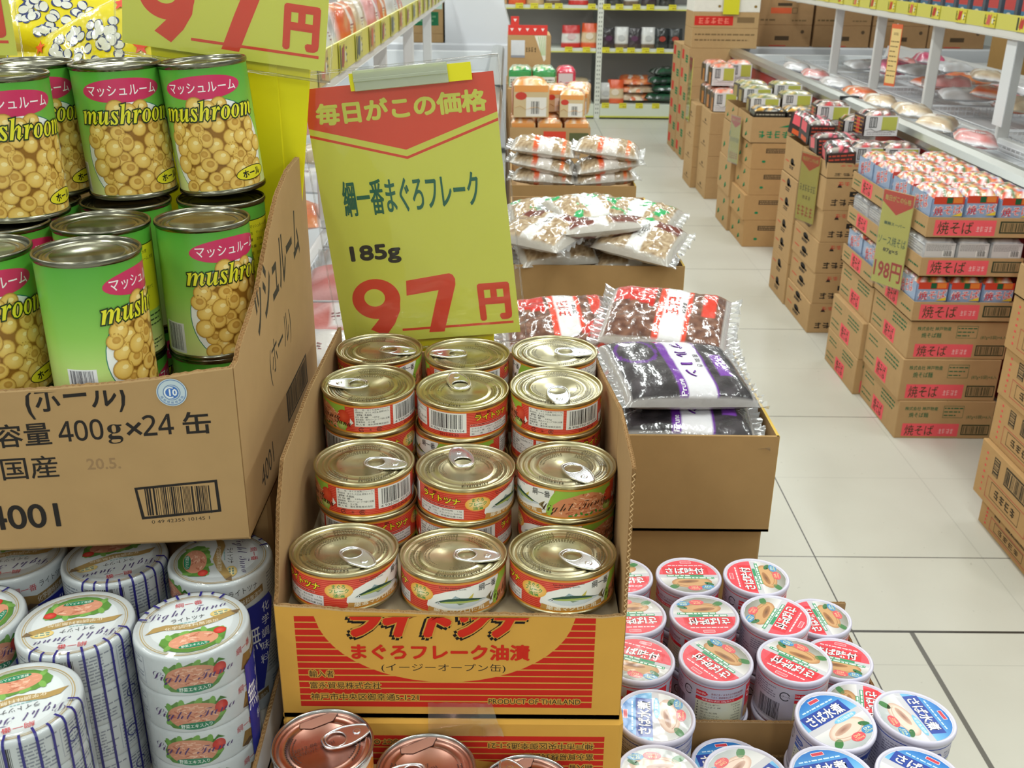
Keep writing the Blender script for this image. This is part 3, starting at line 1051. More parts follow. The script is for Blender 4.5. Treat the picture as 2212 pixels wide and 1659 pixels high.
WPK = Proto(make_white_pack)
WZ = 1.039 - WH * 4
def pk(x, y, rot, label, stripe=None):
    o = WPK.place((x, y, WZ), (0, 0, R_(rot)), label, 'shrink-wrapped packs of white tuna cans')
    if stripe is not None:
        for ch in o.children:
            if ch.name.startswith('shrink_film'):
                ch.rotation_euler = (0, 0, R_(stripe - rot))
    return o
def turn(o, lid):
    for ch in o.children:
        for g in ch.children:
            g.rotation_euler = (0, 0, R_(lid))
            g.location = (0, 0, .0002)
    return o
turn(pk(-.2305, .630, 8, 'white tuna pack in front whose four labels with green leaves face the camera', 212), 14 - 8)
turn(pk(-.3162, .630, 150, 'white tuna pack in the middle row with blue stripes over barcode and script upside down', 28), 190 - 150)
turn(pk(-.322, .5438, 150, 'white tuna pack nearest the camera, lid cropped by the picture bottom corner', 40), 200 - 150)
turn(pk(-.3187, .719, 160, 'white tuna pack against the mushroom carton with stripes over barcode, middle of that row', 38), 200 - 160)
turn(pk(-.2325, .7195, -60, 'white tuna pack against the mushroom carton with a dark blue wedge label on the wrap', 176), -60 - -60 - 20)
turn(pk(-.404, .722, -32, 'white tuna pack against the mushroom carton at the picture edge, green ribbon label showing', 185), 190 + 32)
turn(pk(-.401, .637, 40, 'white tuna pack at the picture edge showing green leaf photo, cropped', 210), 80 - 40)

# ================================================================== mackerel cans
SR, SH = 0.0372, 0.0620
SAB = {}
def make_mackerel(kind):
    red = kind == 'red'
    main = (222, 40, 52) if red else (34, 66, 160)
    wash = (228, 76, 92) if red else (60, 140, 206)
    def f():
        t = empty('mackerel_can')
        t['category'] = 'food can'
        mb = MB()
        WC = (212, 208, 226)
        mb.lathe([(.0001, .001), (.0345, .001), (.0362, 0), (.0370, .0012), (.0374, .0028), (.0374, .0040), (.0368, .0052), (SR, .0062), (SR, .0535), (.0378, .0552), (.0389, .0562),
                  (.0392, .0585), (.0390, .0606), (.0382, .0617), (.0372, .0620), (.0360, .0614), (.0352, .0606)], WC, 64)
        A = Art(mb, cyl(SR, 0), 1, .003, 5e-5)
        n = 64
        mb.lathe([(SR + .00008, .0510), (SR + .00008, .0520)], main, n, 1)
        A.poly([(-34, 40), (-34, 46), (-24, 46), (-21, 43), (-24, 40)], main, 1)
        A.text('DHA+EPA', -28.5, 43, 2.6, (246, 240, 244), 2, w=10)
        for k, t2 in enumerate(('魚体に多く含まれる不飽和脂肪酸', 'であり､健康維持に役立つ成分です｡')):
            A.text(t2, -18, 44.6 - 3.6 * k, 2.6, (150, 60, 80) if red else (70, 80, 140), 2, w=36, align='l')
        A.rect(-34, 34, 20, 38, main if red else (60, 90, 180), 1)
        A.text('栄養成分表示 100g当たり', -10, 36, 2.6, (246, 240, 244), 2, w=34)
        A.rect(-34, 6, 20, 34, (214, 214, 190), 1)
        for k in range(7):
            A.ell(-31.4, 31 - k * 3.6, .8, .8, (50, 50, 50), 2, 8)
        for k, t2 in enumerate(('エネルギー　　　216kcal', 'たんぱく質　　　19.0g', '脂質　　　　　　13.9g', '炭水化物　　　　3.6g', 'ナトリウム　　　500mg', 'カルシウム　　　230mg', 'DHA　　　　1150mg')):
            A.text(t2, -28, 31 - k * 3.6, 2.4, (84, 84, 78), 2, w=44, align='l')
        A.rect(24, 20, 70, 48, main, 1)
        A.text('さば味付' if red else 'さば水煮', 47, 36, 13, (250, 246, 248), 2, w=40, off=.012)
        A.rect(24, 6, 70, 20, (206, 160, 112) if red else (214, 196, 180), 1)
        A.ell(46, 13, 15, 5, (184, 132, 84) if red else (230, 214, 200), 2, 16)
        A.rect(78, 6, 100, 46, main if red else (120, 160, 200), 1)
        A.lines(80, 10, 98, 42, (250, 236, 238), 6, 2.2, 2)
        A.bars(-74, 8, -48, 30, (50, 46, 60), 1, 3, 26)
        A.ring(-44, 40, 5, 1.1, (40, 40, 50), 1, 20, .4, 5.6)
        A.text('スチール', -44, 40, 2.4, (40, 40, 50), 1)
        A.lines(-82, 34, -54, 48, (130, 126, 150), 5, 1.1, 1)
        A.lines(-112, 8, -84, 48, (130, 126, 150), 11, 1.2, 1, 9)
        mb.build('body', [LITHO, PRINT], t)
        # printed lid under clear plastic
        mb = MB()
        z = .0600
        mb.lathe([(.0358, .0612), (.0350, z + .0002), (.0342, z), (.0332, z - .0006), (.0310, z - .0008)], (226, 224, 232), 56, 0)
        mb.disc(.0352, z + .0001, (226, 224, 232), 56)
        A = Art(mb, lambda u, v, w: (u, v, z + .0001 + w), 0, 0, 4e-5)
        n = 40
        def seg(vlo, vhi, col, lv, c2=None, r=34.6, x0=-40, x1=40):
            pts = []
            for i in range(13):
                v = vlo + (vhi - vlo) * i / 12
                h = math.sqrt(max(r * r - v * v, 0))
                pts.append((max(-h, x0), min(h, x1), v))
            vs = [(p[0], p[2]) for p in pts] + [(p[1], p[2]) for p in pts]
            cs = []
            for side in (0, 1):
                for i in range(13):
                    k = i / 12
                    cc = c2 or col
                    cs.append(tuple(col[q] + (cc[q] - col[q]) * k for q in range(3)))
            A.tris(vs, [(i, 13 + i, 14 + i, i + 1) for i in range(12)], cs, lv)
        seg(-34.5, 34.5, (200, 197, 203), 1)
        seg(-34.5, -4, (128, 126, 112) if red else (170, 176, 176), 2, (226, 222, 222))
        seg(3, 34.4, wash if red else (120, 186, 226), 2, (226, 60, 74) if red else (30, 108, 190))
        A.rect(-30, 3, 25, 19, main, 3)
        body = 'さば味付' if red else 'さば水煮'
        A.text(body, -3, 11, 12.5, (60, 10, 14) if red else (14, 20, 60), 4, w=46, off=.05, ref=body)
        A.text(body, -3, 11, 12.5, (250, 246, 246), 5, w=46, off=.022, ref=body)
        A.lines(-22, 21, 20, 24, (250, 220, 224) if red else (200, 226, 244), 1, 1.6, 4, 6)
        A.rect(-6, 27, 7, 31.5, (230, 100, 112) if red else (206, 60, 76), 4)
        A.frame(-6, 27, 7, 31.5, .5, (246, 226, 228), 5)
        # steak of fish
        flesh, edge, dk = ((206, 158, 106), (176, 120, 70), (110, 70, 38)) if red else ((232, 206, 190), (204, 166, 146), (150, 104, 88))
        A.ell(2, -13, 24, 11, flesh, 3, 28, edge=edge, rot=.06)
        A.ell(-2, -11.5, 13, 3.4, edge, 4, 18, mid=dk, rot=.12)
        A.ring(2, -13, 19, 1.0, edge, 4, 24, 3.4, 6.0, ry=8)
        A.ell(-20, -22, 7, 4, (60, 120, 60), 3, 14, rot=.5)
        A.ell(22, -16, 6, 3, (50, 110, 60), 4, 14, rot=-.5)
        if red:
            for k, (u, ln) in enumerate(((-26, 44), (-14, 44))):
                A.rect(u, -1.2 - k * 4.6, u + ln, 2.6 - k * 4.6, (44, 148, 96), 5)
                A.lines(u + 1, -.8 - k * 4.6, u + ln - 1, 2.2 - k * 4.6, (220, 240, 226), 1, 2.0, 6, k)
        else:
            A.ell(12, -1.5, 15, 3.2, (120, 190, 232), 5, 18)
            A.text('天日塩使用', 12, -1.5, 3.2, (246, 250, 252), 6, w=22)
        A.ell(4, -25, 8.5, 5, (222, 84, 92), 6, 18)
        A.text('DHA', 4, -23.4, 3, (250, 220, 160), 7, w=8)
        A.text('1150mg', 4, -27, 2.6, (250, 220, 160), 7, w=11)
        A.ell(20, -23, 8, 4.6, (70, 140, 190), 6, 18)
        A.text('EPA', 20, -21.6, 2.8, (240, 244, 200), 7, w=8)
        A.text('1480mg' if red else '1270mg', 20, -25, 2.6, (240, 236, 120), 7, w=11)
        mb.build('lid', LIDP, t)
        return t
    return f
MR_, MB_ = Proto(make_mackerel('red')), Proto(make_mackerel('blue'))
def sab(kind, x, y, z, ang, label, lid_only=True, rx=0, ry=0, side=None, grp=None):
    p = MR_ if kind == 'red' else MB_
    side = ang if side is None else side
    o = p.place((x, y, z), (R_(rx), R_(ry), R_(side)), label, grp or ('%s-labelled mackerel cans' % kind))
    for ch in o.children:
        if ch.name.startswith('lid'):
            ch.rotation_euler = (0, 0, R_(ang - side))
    return o
ZT, ZB = .815 - SH, .815 - SH * 2
red_top = [
    (.1400, 1.0390, 185, 30, 'red mackerel can in the back row half hidden by the tuna carton, lettering upside down'),
    (.2220, 1.0400, 0, -40, 'red mackerel can in the back row centre with its lettering upright'),
    (.3030, 1.0390, 88, 10, 'red mackerel can at the back corner nearest the open floor, lettering running upwards'),
    (.1450, .9610, 183, 20, 'red mackerel can in the second row, partly behind the tuna carton, lettering inverted'),
    (.2270, .9610, 182, -80, 'red mackerel can in the second row centre, lettering inverted, logo near the camera'),
    (.3075, .9610, 238, 70, 'red mackerel can in the second row with lettering running down towards the camera'),
    (.1430, .8825, -22, -60, 'red mackerel can in the third row touching the tuna carton, lettering nearly upright'),
    (.2255, .8825, 128, 12, 'red mackerel can in the third row centre showing its nutrition panel in full'),
    (.3085, .8825, 140, 42, 'red mackerel can in the third row showing barcode and recycling ring on its side'),
]
for (x, y, a, sd, lb) in red_top:
    sab('red', x, y, ZT, a, lb, side=sd)
sab('red', .3880, 1.0450, ZB, 95, 'lower red mackerel can at the floor side, behind the row, green strip pointing away', side=0)
sab('red', .3880, .9650, ZB, -20, 'lower red mackerel can at the floor side with upright lettering and blue oval in front', side=-60)
sab('red', .3900, .8865, ZB, 255, 'lower red mackerel can tucked behind the blue ones, brown fish photo in view', side=20)
for (x, y) in ((.1400, 1.0390), (.2220, 1.0400), (.3030, 1.0390), (.1450, .9590), (.2270, .9610), (.3075, .9590)):
    sab('red', x, y, ZB, 20, 'red mackerel can buried in the bottom layer of the carton', grp='buried red mackerel cans')
for i, (x, y) in enumerate(((.1430, .8800), (.2255, .8810), (.3085, .8810))):
    sab('red', x, y, ZB, 20 + 40 * i, 'red mackerel can in the bottom layer under the %s' % ('can touching the tuna carton', 'can with the full nutrition panel', 'can with barcode and recycling ring')[i])
sab('blue', .1500, .7950, ZT, 84, 'blue mackerel can beside the tuna carton, lettering running upwards', side=40)
sab('blue', .3230, .7950, ZT, 33, 'blue mackerel can tipped a little, lettering rising, in the middle of the pile', ry=4, rx=3, side=-30)
sab('blue', .4020, .7960, ZT, -80, 'blue mackerel can nearest the open floor, lettering running towards the camera', ry=2.5, rx=2.0, side=60)
sab('blue', .1430, .7165, ZT, 178, 'blue mackerel can at the picture bottom by the tuna carton, pill-shaped badge turned over', side=-20)
sab('blue', .2220, .7165, ZT, -140, 'blue mackerel can at the picture bottom, second from the tuna carton, fish photo uppermost', side=40)
sab('blue', .3010, .7165, ZT, 14, 'blue mackerel can at the picture bottom with its pink logo uppermost', side=40)
sab('blue', .3800, .7165, ZT, -42, 'blue mackerel can at the bottom corner beside the open floor', side=30)
sab('blue', .2290, .7950, ZB, 8, 'blue mackerel can sunk one layer lower in front of the brown flap', side=30)
for (x, y) in ((.1500, .7950), (.3230, .7950), (.4020, .7960), (.1430, .7165), (.2220, .7165), (.3010, .7165), (.3800, .7165)):
    sab('blue', x, y, ZB, 70, 'blue mackerel can buried beneath the visible blue ones', grp='buried blue mackerel cans')

# ================================================================== three rose-lidded cans at the bottom edge
def make_rose():
    t = empty('ring_pull_can')
    t['category'] = 'food can'
    r, H = .0366, .052
    mb = MB()
    mb.lathe([(.0001, .001), (.035, .001), (.037, 0), (.0378, .001), (.0378, .003), (.0370, .004), (r, .0046), (r, H - .0046), (.0372, H - .004), (.0380, H - .0030), (.0381, H - .001), (.0376, H),
              (.0368, H), (.0360, H - .0008), (.0356, H - .003)], (176, 176, 176), 60)
    mb.build('body', TIN, t)
    mb = MB()
    mb.lathe([(r + .0001, .0046), (r + .0001, H - .0046)], (226, 222, 216), 72)
    A = Art(mb, cyl(r + .0001, .0046), 0, .003, 5e-5)
    A.poly([(24, 3), (22, 20), (30, 36), (60, 38), (74, 26), (70, 4)], (214, 132, 52), 1)
    rnd = random.Random(8)
    for i in range(40):
        x, y = rnd.uniform(28, 66), rnd.uniform(6, 33)
        A.ell(x, y, rnd.uniform(1.5, 4), rnd.uniform(1, 3), rnd.choice(((234, 164, 80), (188, 98, 30), (246, 190, 110))), 2 + i % 4, 8, rot=i)
    A.rect(-70, 4, 16, 38, (64, 96, 130), 1)
    A.lines(-66, 8, 10, 34, (220, 226, 232), 6, 2.4, 2)
    mb.build('label', PRINT, t)
    mb = MB()
    z = H - .0036
    RO = (196, 152, 138)
    mb.lathe([(.0357, H - .0026), (.0350, z), (.0336, z), (.0330, z + .0007), (.0316, z + .0007), (.0310, z + .0001), (.0262, z + .0001), (.0256, z + .0005), (.0246, z + .0005), (.0240, z), (.0004, z)], RO, 60)
    A = Art(mb, lambda u, v, w: (u, v, z + .0008 + w), 1, 0, 4e-5)
    ic = (64, 52, 52)
    A.text('2012-06-17', -8, 4.6, 3.0, ic, 1, w=26)
    A.text('PSCEYFOYC S4CFH', -8, -.2, 3.0, ic, 1, w=34)
    A.poly([(-6, 31), (22, 31), (25, 28), (17, 21), (0, 21), (-8, 26)], (176, 128, 112), 1)
    A.line([(-6, 31), (22, 31), (25, 28), (17, 21), (0, 21), (-8, 26), (-6, 31)], .35, ic, 2)
    for rr in (27.5, 24.5, 22):
        a = 2.3
        while a < 3.5:
            A.ring(0, 0, rr, 1.0, ic, 1, 2, a, a + .05); a += .085
    for rr in (27.5, 24.5):
        a = 5.2
        while a < 6.0:
            A.ring(0, 0, rr, 1.0, ic, 1, 2, a, a + .05); a += .085
    lo = mb.build('lid', [GOLD, PRINT], t)
    lo['label'] = 'rose gold lid'
    tb = pull_tab().build('pull_tab', SILVER, t)
    tb.location = (0, 0, H - .0370)
    return t
ROSE = Proto(make_rose)
def rose(x, y, top, rz, tab, label):
    o = ROSE.place((x, y, top - .052), (0, 0, R_(rz)), label, 'rose-lidded ring pull cans')
    for ch in o.children:
        if ch.name.startswith('pull_tab'): ch.rotation_euler = (0, 0, R_(tab - rz))
        if ch.name.startswith('lid'): ch.rotation_euler = (0, 0, R_(32 - rz))
    return o
rose(-.1335, .5995, .955, -10, 30, 'rose-lidded can tallest of three, stamped date beside its ring pull')
rose(-.0570, .6000, .931, 20, 200, 'rose-lidded can between the two others at the bottom edge')
rose(.0200, .6005, .910, 50, 120, 'rose-lidded can lowest at the bottom edge, only its rim showing')
# ================================================================== cartons
def wall(mb, A, B, z0, tops, t=.004, cout=KRAFT, cin=KRAFT_IN, flute=True, fl=.0042, curl=0.0):
    """one cardboard wall; A to B runs counter-clockwise round the box seen from above; tops = [(fraction, height), ...]"""
    A, B = Vector((A[0], A[1])), Vector((B[0], B[1]))
    d = B - A
    L = d.length
    d = d / L
    inn = Vector((-d.y, d.x))
    def P(s, z, w):
        q = A + d * min(max(s * L, .0006), L - .0006) + inn * w
        return (q.x, q.y, z)
    prof = [(0, z0), (1, z0)] + [(s, z) for s, z in reversed(tops)]
    tri = tessellate_polygon([[Vector((s * L, z, 0)) for s, z in prof]])
    mb.add([P(s, z, 0) for s, z in prof], tri, cout)
    mb.add([P(s, z, t) for s, z in prof], [f[::-1] for f in tri], cin)
    edge = (150, 116, 76) if flute else cout
    k = len(prof)
    for i in range(k):
        a, b = prof[i], prof[(i + 1) % k]
        mb.add([P(a[0], a[1], 0), P(a[0], a[1], t), P(b[0], b[1], t), P(b[0], b[1], 0)], [(0, 1, 2, 3)], edge)
    if flute:
        pts = []
        for (a, b) in zip(tops[:-1], tops[1:]):
            ax, bx = a[0] * L, b[0] * L
            n = max(1, int(math.hypot(bx - ax, b[1] - a[1]) / (fl * .5)))
            for i in range(n):
                f = i / n
                pts.append((ax + (bx - ax) * f, a[1] + (b[1] - a[1]) * f))
        pts.append((tops[-1][0] * L, tops[-1][1]))
        rnd = random.Random(int(L * 1e5))
        vs = []; fs = []
        li = []; lo = []
        for i, (s, z) in enumerate(pts):
            j = min(i + 1, len(pts) - 1); h = max(i - 1, 0)
            tx, tz = pts[j][0] - pts[h][0], pts[j][1] - pts[h][1]
            l = math.hypot(tx, tz) or 1
            nx, nz = -tz / l, tx / l
            w = t * (.14 if i % 2 else .86)
            e = .0011 + rnd.uniform(-.0003, .0003)
            vs += [P((s - nx * .0004) / L, z - nz * .0004, w), P((s + nx * e) / L, z + nz * e, w)]
            e2 = .0014 + rnd.uniform(-.0006, .0005)
            for lst, ww in ((lo, t * .02), (li, t * .98)):
                lst += [P((s - nx * .0004) / L, z - nz * .0004, ww), P((s + nx * e2) / L, z + nz * e2, ww)]
        q = [(2 * i, 2 * i + 1, 2 * i + 3, 2 * i + 2) for i in range(len(pts) - 1)]
        mb.add(vs, q, (206, 174, 128)); mb.add(lo, q, (200, 166, 120)); mb.add(li, q, (200, 166, 120))

def slab(mb, corners, z0, z1, col):
    n = len(corners)
    vs = [(x, y, z0) for x, y in corners] + [(x, y, z1) for x, y in corners]
    fs = [tuple(range(n))[::-1], tuple(range(n, 2 * n))] + [(i, (i + 1) % n, n + (i + 1) % n, n + i) for i in range(n)]
    mb.add(vs, fs, col)

def closed_box(mb, x0, y0, z0, x1, y1, z1, col=KRAFT, tape=None, ch=.003, seam=True):
    mb.box(x0, y0, z0, x1, y1, z1, col, 0, ch)
    if seam:
        xm = (x0 + x1) / 2
        mb.box(xm - .001, y0 + ch, z1 - .0005, xm + .001, y1 - ch, z1 + .0003, (110, 84, 54))
        if tape:
            mb.box(xm - .025, y0 + ch, z1 + .0003, xm + .025, y1 - ch, z1 + .0007, tape)
            mb.box(xm - .025, y0 - .0006, z1 - .05, xm + .025, y0 - .0002, z1 - ch, tape)

def carton(name, label, cat='cardboard box', group=None):
    return dict(name=name, label=label, cat=cat, group=group)

def put(mb, name, label, cat='cardboard box', group=None, mats=None, parent=None):
    o = mb.build(name, mats or [CARD, PRINT])
    return tag(o, label, cat, group)

# ---- the striped tuna carton, cut open at the front
TKR = (212, 160, 72)
TX0, TX1, TY0, TY1 = -.1725, .0935, .6440, .9970
def tuna_print(A, W=266, lift=1):
    RD = (196, 42, 30)
    for k in range(16):
        v = 10.8 + 6.15 * k
        A.rect(14.6, v, 243, v + 5.0, RD, lift)
    A.ell(128.6, 102, 99, 67, TKR, lift + 1, 48)
    A.text('まぐろフレーク油漬', 125, 63.5, 13.8, (206, 46, 30), lift + 8, w=136, bold=.65)
    A.text('(イージーオープン缶)', 127, 48.5, 8.4, INK, lift + 2, w=96)
    A.text('ライトツナ', 123, 91.6, 27, (30, 26, 24), lift + 8, w=132, bold=4.2, shear=.35)
    A.text('ライトツナ', 124.5, 93.2, 27, TKR, lift + 15, w=132, bold=3.4, shear=.35)
    A.text('ライトツナ', 124.5, 93.2, 27, (206, 46, 30), lift + 22, w=132, bold=2.3, shear=.35)
    for t, w, v in (('輸入者', 19, 42.5), ('富永貿易株式会社', 55, 31.5), ('神戸市中央区御幸通5-1-21', 84, 20.5)):
        A.text(t, 23, v, 6.6, TKR, lift + 8, w=w, bold=.9, align='l')
        A.text(t, 23, v, 6.6, INK, lift + 9.5, w=w, align='l')
    A.text('PRODUCT OF THAILAND', 198, 17, 4.8, TKR, lift + 8, w=72, bold=.8)
    A.text('PRODUCT OF THAILAND', 198, 17, 4.8, INK, lift + 9.5, w=72)

mb = MB()
zb = .9405
TC = ((TX0, TY0), (TX1, TY0), (TX1, TY1), (TX0, TY1))
TM = (.0998, .790)
slab(mb, (TC[0], TC[1], TM, TC[2], TC[3]), zb, zb + .004, TKR)
slab(mb, ((TX0 + .003, TY0 + .003), (TX1 - .003, TY0 + .003), (TX1 - .003, TY1 - .003), (TX0 + .003, TY1 - .003)), Z0 - .005, Z0 - .0012, (196, 178, 148))
wall(mb, TC[0], TC[1], zb, [(0, 1.0450), (.04, 1.0440), (.12, 1.0430), (.2, 1.0405), (.35, 1.0395), (.5, 1.0375), (.66, 1.0380), (.8, 1.0370), (.93, 1.0362), (1, 1.0385)], .003, TKR, KRAFT_IN)
wall(mb, TC[1], TM, zb, [(0, 1.150), (.01, 1.163), (.12, 1.162), (.7, 1.150), (1, 1.143)], .003, KRAFT, KRAFT_IN)
wall(mb, TM, TC[2], zb, [(0, 1.143), (.65, 1.122), (1, 1.115)], .003, KRAFT, KRAFT_IN)
wall(mb, TC[2], TC[3], zb, [(0, 1.115), (1, 1.115)], .003, KRAFT, KRAFT_IN, False)
wall(mb, TC[3], TC[0], zb, [(0, 1.14), (.5, 1.146), (.83, 1.137), (.9, 1.11), (.975, 1.052), (1, 1.045)], .003, KRAFT, KRAFT_IN)
# torn front edges of the right-hand wall show their flutes
pts = []
vs = []
for i in range(52):
    z = 1.038 + (1.160 - 1.038) * i / 51
    vs += [(TX1 - (.0004 if i % 2 else .0026), TY0 + .001, z), (TX1 - (.0004 if i % 2 else .0026), TY0 - .0012, z)]
mb.add(vs, [(2 * i, 2 * i + 1, 2 * i + 3, 2 * i + 2) for i in range(51)], (206, 174, 128))
A = Art(mb, flat((TX0, TY0, zb), (1, 0, 0), (0, 0, 1)), 0, 0, 5e-5)
A.clip = (0, 0, 266, 96.2)
tuna_print(A)
o = put(mb, 'tuna_carton', 'tan carton with red stripes, cut open at the front to show tuna cans', 'cardboard box')
# ---- its unopened twin beneath, printed upside down
mb = MB()
z1 = .9396
mb.box(TX0 - .0005, .6415, .800, TX1 + .0030, .997, z1, TKR, 0, .003)
A0 = flat((TX1 + .0030, .6435, z1), (-1, 0, 0), (0, 0, -1))
A = Art(mb, lambda u, v, w: A0(u, v - .0, -w) + Vector((0, 0, 0)), 0, 0, 5e-5)
A = Art(mb, (lambda f0: (lambda u, v, w: Vector((TX1 + .0030 - u, .6415 - w, z1 - .004 - v))))(0), 0, 0, 5e-5)
A.clip = (0, 0, 266, 134)
tuna_print(A)
o = put(mb, 'tuna_carton', 'unopened striped tuna carton underneath, printed lettering upside down', 'cardboard box')
tp = MB()
vs = []; rnd = random.Random(3)
for i in range(15):
    for j, (y, z) in enumerate(((.6424, .958), (.6424, .950), (.6412, .9425), (.6398, .9385), (.6404, .934), (.6408, .926))):
        x = -.058 + .050 * i / 14
        vs.append((x + (.002 * j if i > 7 else 0), y - .0012 + rnd.uniform(-.0007, .0004), z + rnd.uniform(-.0006, .0006)))
tp.add(vs, [(i * 6 + j, i * 6 + j + 1, i * 6 + j + 7, i * 6 + j + 6) for i in range(14) for j in range(5)], (235, 235, 230), 0, True)
tpo = tp.build('tape', TAPE, o)
tpo['label'] = 'crumpled clear packing tape'
mb = MB(); closed_box(mb, TX0, .645, .505, TX1, .997, .799, TKR); put(mb, 'carton', 'plain tan carton hidden below the striped tuna cartons', group='hidden base cartons')
mb = MB(); closed_box(mb, TX0, .645, .0, TX1, .997, .504, TKR); put(mb, 'carton', 'plain tan carton standing on the floor under the tuna stack', group='hidden base cartons on the floor')

# ---- mushroom carton
MA, MBp, MC, MD = (-.480, .6670), (-.1995, .6970), (-.1995, 1.010), (-.480, 1.010)
mb = MB()
mz = 1.0710
slab(mb, (MA, MBp, MC, MD), mz, mz + .0012, KRAFT)
MK = (176, 143, 99)
wall(mb, MA, MBp, mz, [(0, 1.1925), (.12, 1.1975), (.3, 1.2010), (.42, 1.2020), (.55, 1.2035), (.7, 1.2060), (.82, 1.2090), (.9, 1.2125), (1, 1.2155)], .0038, MK, KRAFT_IN)
ys = lambda y: (y - .697) / .313
wall(mb, MBp, MC, mz, [(0, 1.2150), (ys(.7119), 1.2155), (ys(.725), 1.224), (ys(.7634), 1.2350), (ys(.79), 1.2440), (ys(.8118), 1.2590), (ys(.8445), 1.2800), (ys(.8845), 1.3002), (ys(.93), 1.312), (ys(.9523), 1.3140), (1, 1.3160)], .0038, (182, 148, 104), KRAFT_IN)
wall(mb, MC, MD, mz, [(0, 1.316), (1, 1.316)], .0038, KRAFT, KRAFT_IN, False)
wall(mb, MD, MA, mz, [(0, 1.316), (.7, 1.28), (1, 1.1925)], .0038, KRAFT, KRAFT_IN)
fu = Vector((MBp[0] - MA[0], MBp[1] - MA[1], 0)).normalized()
A = Art(mb, flat((MA[0], MA[1], mz), fu, (0, 0, 1)), 0, 0, 5e-5)
ux = lambda X: (X + .480) * 1000 * 1.0057
vz = lambda Z: (Z - mz) * 1000
A.clip = (0, 0, 282, 130.6)
A.text('(ホール)', ux(-.3135), vz(1.1955), 27, INK, 3, w=70, slant=.06, bold=.4)
A.clip = None
A.text('容量', ux(-.3545), vz(1.1680), 18.5, INK, 1, w=39, off=.014, slant=.04)
A.text('400g×24', ux(-.2920), vz(1.1688), 20, INK, 1, w=74, slant=.04) if False else A.text('𝟦𝟢𝟢', ux(-.3135), vz(1.1700), 16.5, INK, 1, w=32, slant=.04, off=.012)
A.text('𝐠', ux(-.2895), vz(1.1662), 16, INK, 1, w=11, slant=.04)
A.text('×', ux(-.2755), vz(1.1700), 10.5, INK, 1, w=11, off=.01)
A.text('𝟤𝟦', ux(-.2580), vz(1.1725), 16.5, INK, 1, w=22, slant=.04, off=.012)
A.text('缶', ux(-.2300), vz(1.1730), 18, INK, 1, w=20, off=.016, slant=.04)
A.text('中国産', ux(-.3650), vz(1.1405), 18.5, INK, 2, w=62, slant=.03, bold=.3)
A.text('20.5.', ux(-.3010), vz(1.1420), 9, (152, 122, 88), 1, w=24, off=.02)
A.text('4001', ux(-.3655), vz(1.0995), 20, INK, 6, w=52, bold=.5, slant=.02, res=6)
A.poly([(ux(-.2817), vz(1.1205)), (ux(-.2200), vz(1.1247)), (ux(-.2193), vz(1.0965)), (ux(-.2793), vz(1.0925))], INK, 1)
A.poly([(ux(-.2795), vz(1.1186)), (ux(-.2222), vz(1.1225)), (ux(-.2218), vz(1.0985)), (ux(-.2770), vz(1.0950))], MK, 2)
A.bars(ux(-.2745), vz(1.0958), ux(-.2260), vz(1.1200), INK, 3, 5, 34)
A.text('0 49 42355 10145 1', ux(-.2505), vz(1.0908), 3.0, INK, 1, w=44, slant=.04)
B_ = Art(mb, flat((MBp[0], MBp[1], mz), (0, 1, 0), (0, 0, 1)), 0, 0, 5e-5)
uy = lambda Y: (Y - .697) * 1000
DK = (70, 64, 54)
B_.clip = (0, 0, 313, 245)
B_.text('ッシュルーム', uy(.868), vz(1.243), 46, DK, 1, w=186, off=.02, slant=.10)
B_.text('(ホール)', uy(.852), vz(1.176), 36, DK, 1, w=92, slant=.12)
B_.poly([(uy(.857), vz(1.0965)), (uy(.955), vz(1.0970)), (uy(.955), vz(1.128)), (uy(.857), vz(1.126))], DK, 1)
B_.poly([(uy(.862), vz(1.0985)), (uy(.951), vz(1.0990)), (uy(.951), vz(1.126)), (uy(.862), vz(1.124))], (150, 122, 86), 2)
B_.bars(uy(.864), vz(1.100), uy(.949), vz(1.124), DK, 3, 6, 30)
B_.text('4001', uy(.770), vz(1.098), 20, DK, 1, w=46, slant=.1)
o = put(mb, 'mushroom_carton', 'big brown carton cut open and printed 400g×24, holding mushroom cans')
st = MB()
A = Art(st, flat((0, 0, 0), (1, 0, 0), (0, 0, 1)), 0, 0, 5e-5)
A.ell(0, 0, 11, 11, (190, 206, 214), 1, 28); A.ring(0, 0, 10, .5, (70, 110, 170), 2, 28); A.ring(0, 0, 6, .5, (70, 110, 170), 2, 24)
A.ell(0, 0, 5, 5, (60, 110, 186), 2, 20); A.text('10', 1, 0, 5, (230, 236, 240), 3, w=5.4, off=.03); A.ring(-1, 0, 4, .9, (230, 236, 240), 3, 16, 1.0, 5.2)
for k in range(7):
    a = 3.6 + k * .36
    A.text('検', 8.1 * math.cos(a), 8.1 * math.sin(a), 2.1, (70, 110, 170), 2, rot=a + 1.57)
A.clip = None
so = st.build('sticker', PRINT, o)
so.location = (-.2450, MA[1] + .030 * (-.2450 + .480) / .2805 - .0006, 1.1985)
so.rotation_euler = (0, 0, math.atan2(.030, .2805))
so['label'] = 'round silver and blue inspection seal'
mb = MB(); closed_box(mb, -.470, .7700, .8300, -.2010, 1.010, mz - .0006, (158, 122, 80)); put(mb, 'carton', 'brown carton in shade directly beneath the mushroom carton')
mb = MB(); closed_box(mb, -.470, .7700, .0, -.2010, 1.010, .8294, KRAFT); put(mb, 'carton', 'brown carton on the floor carrying the mushroom stack', group='hidden base cartons on the floor')

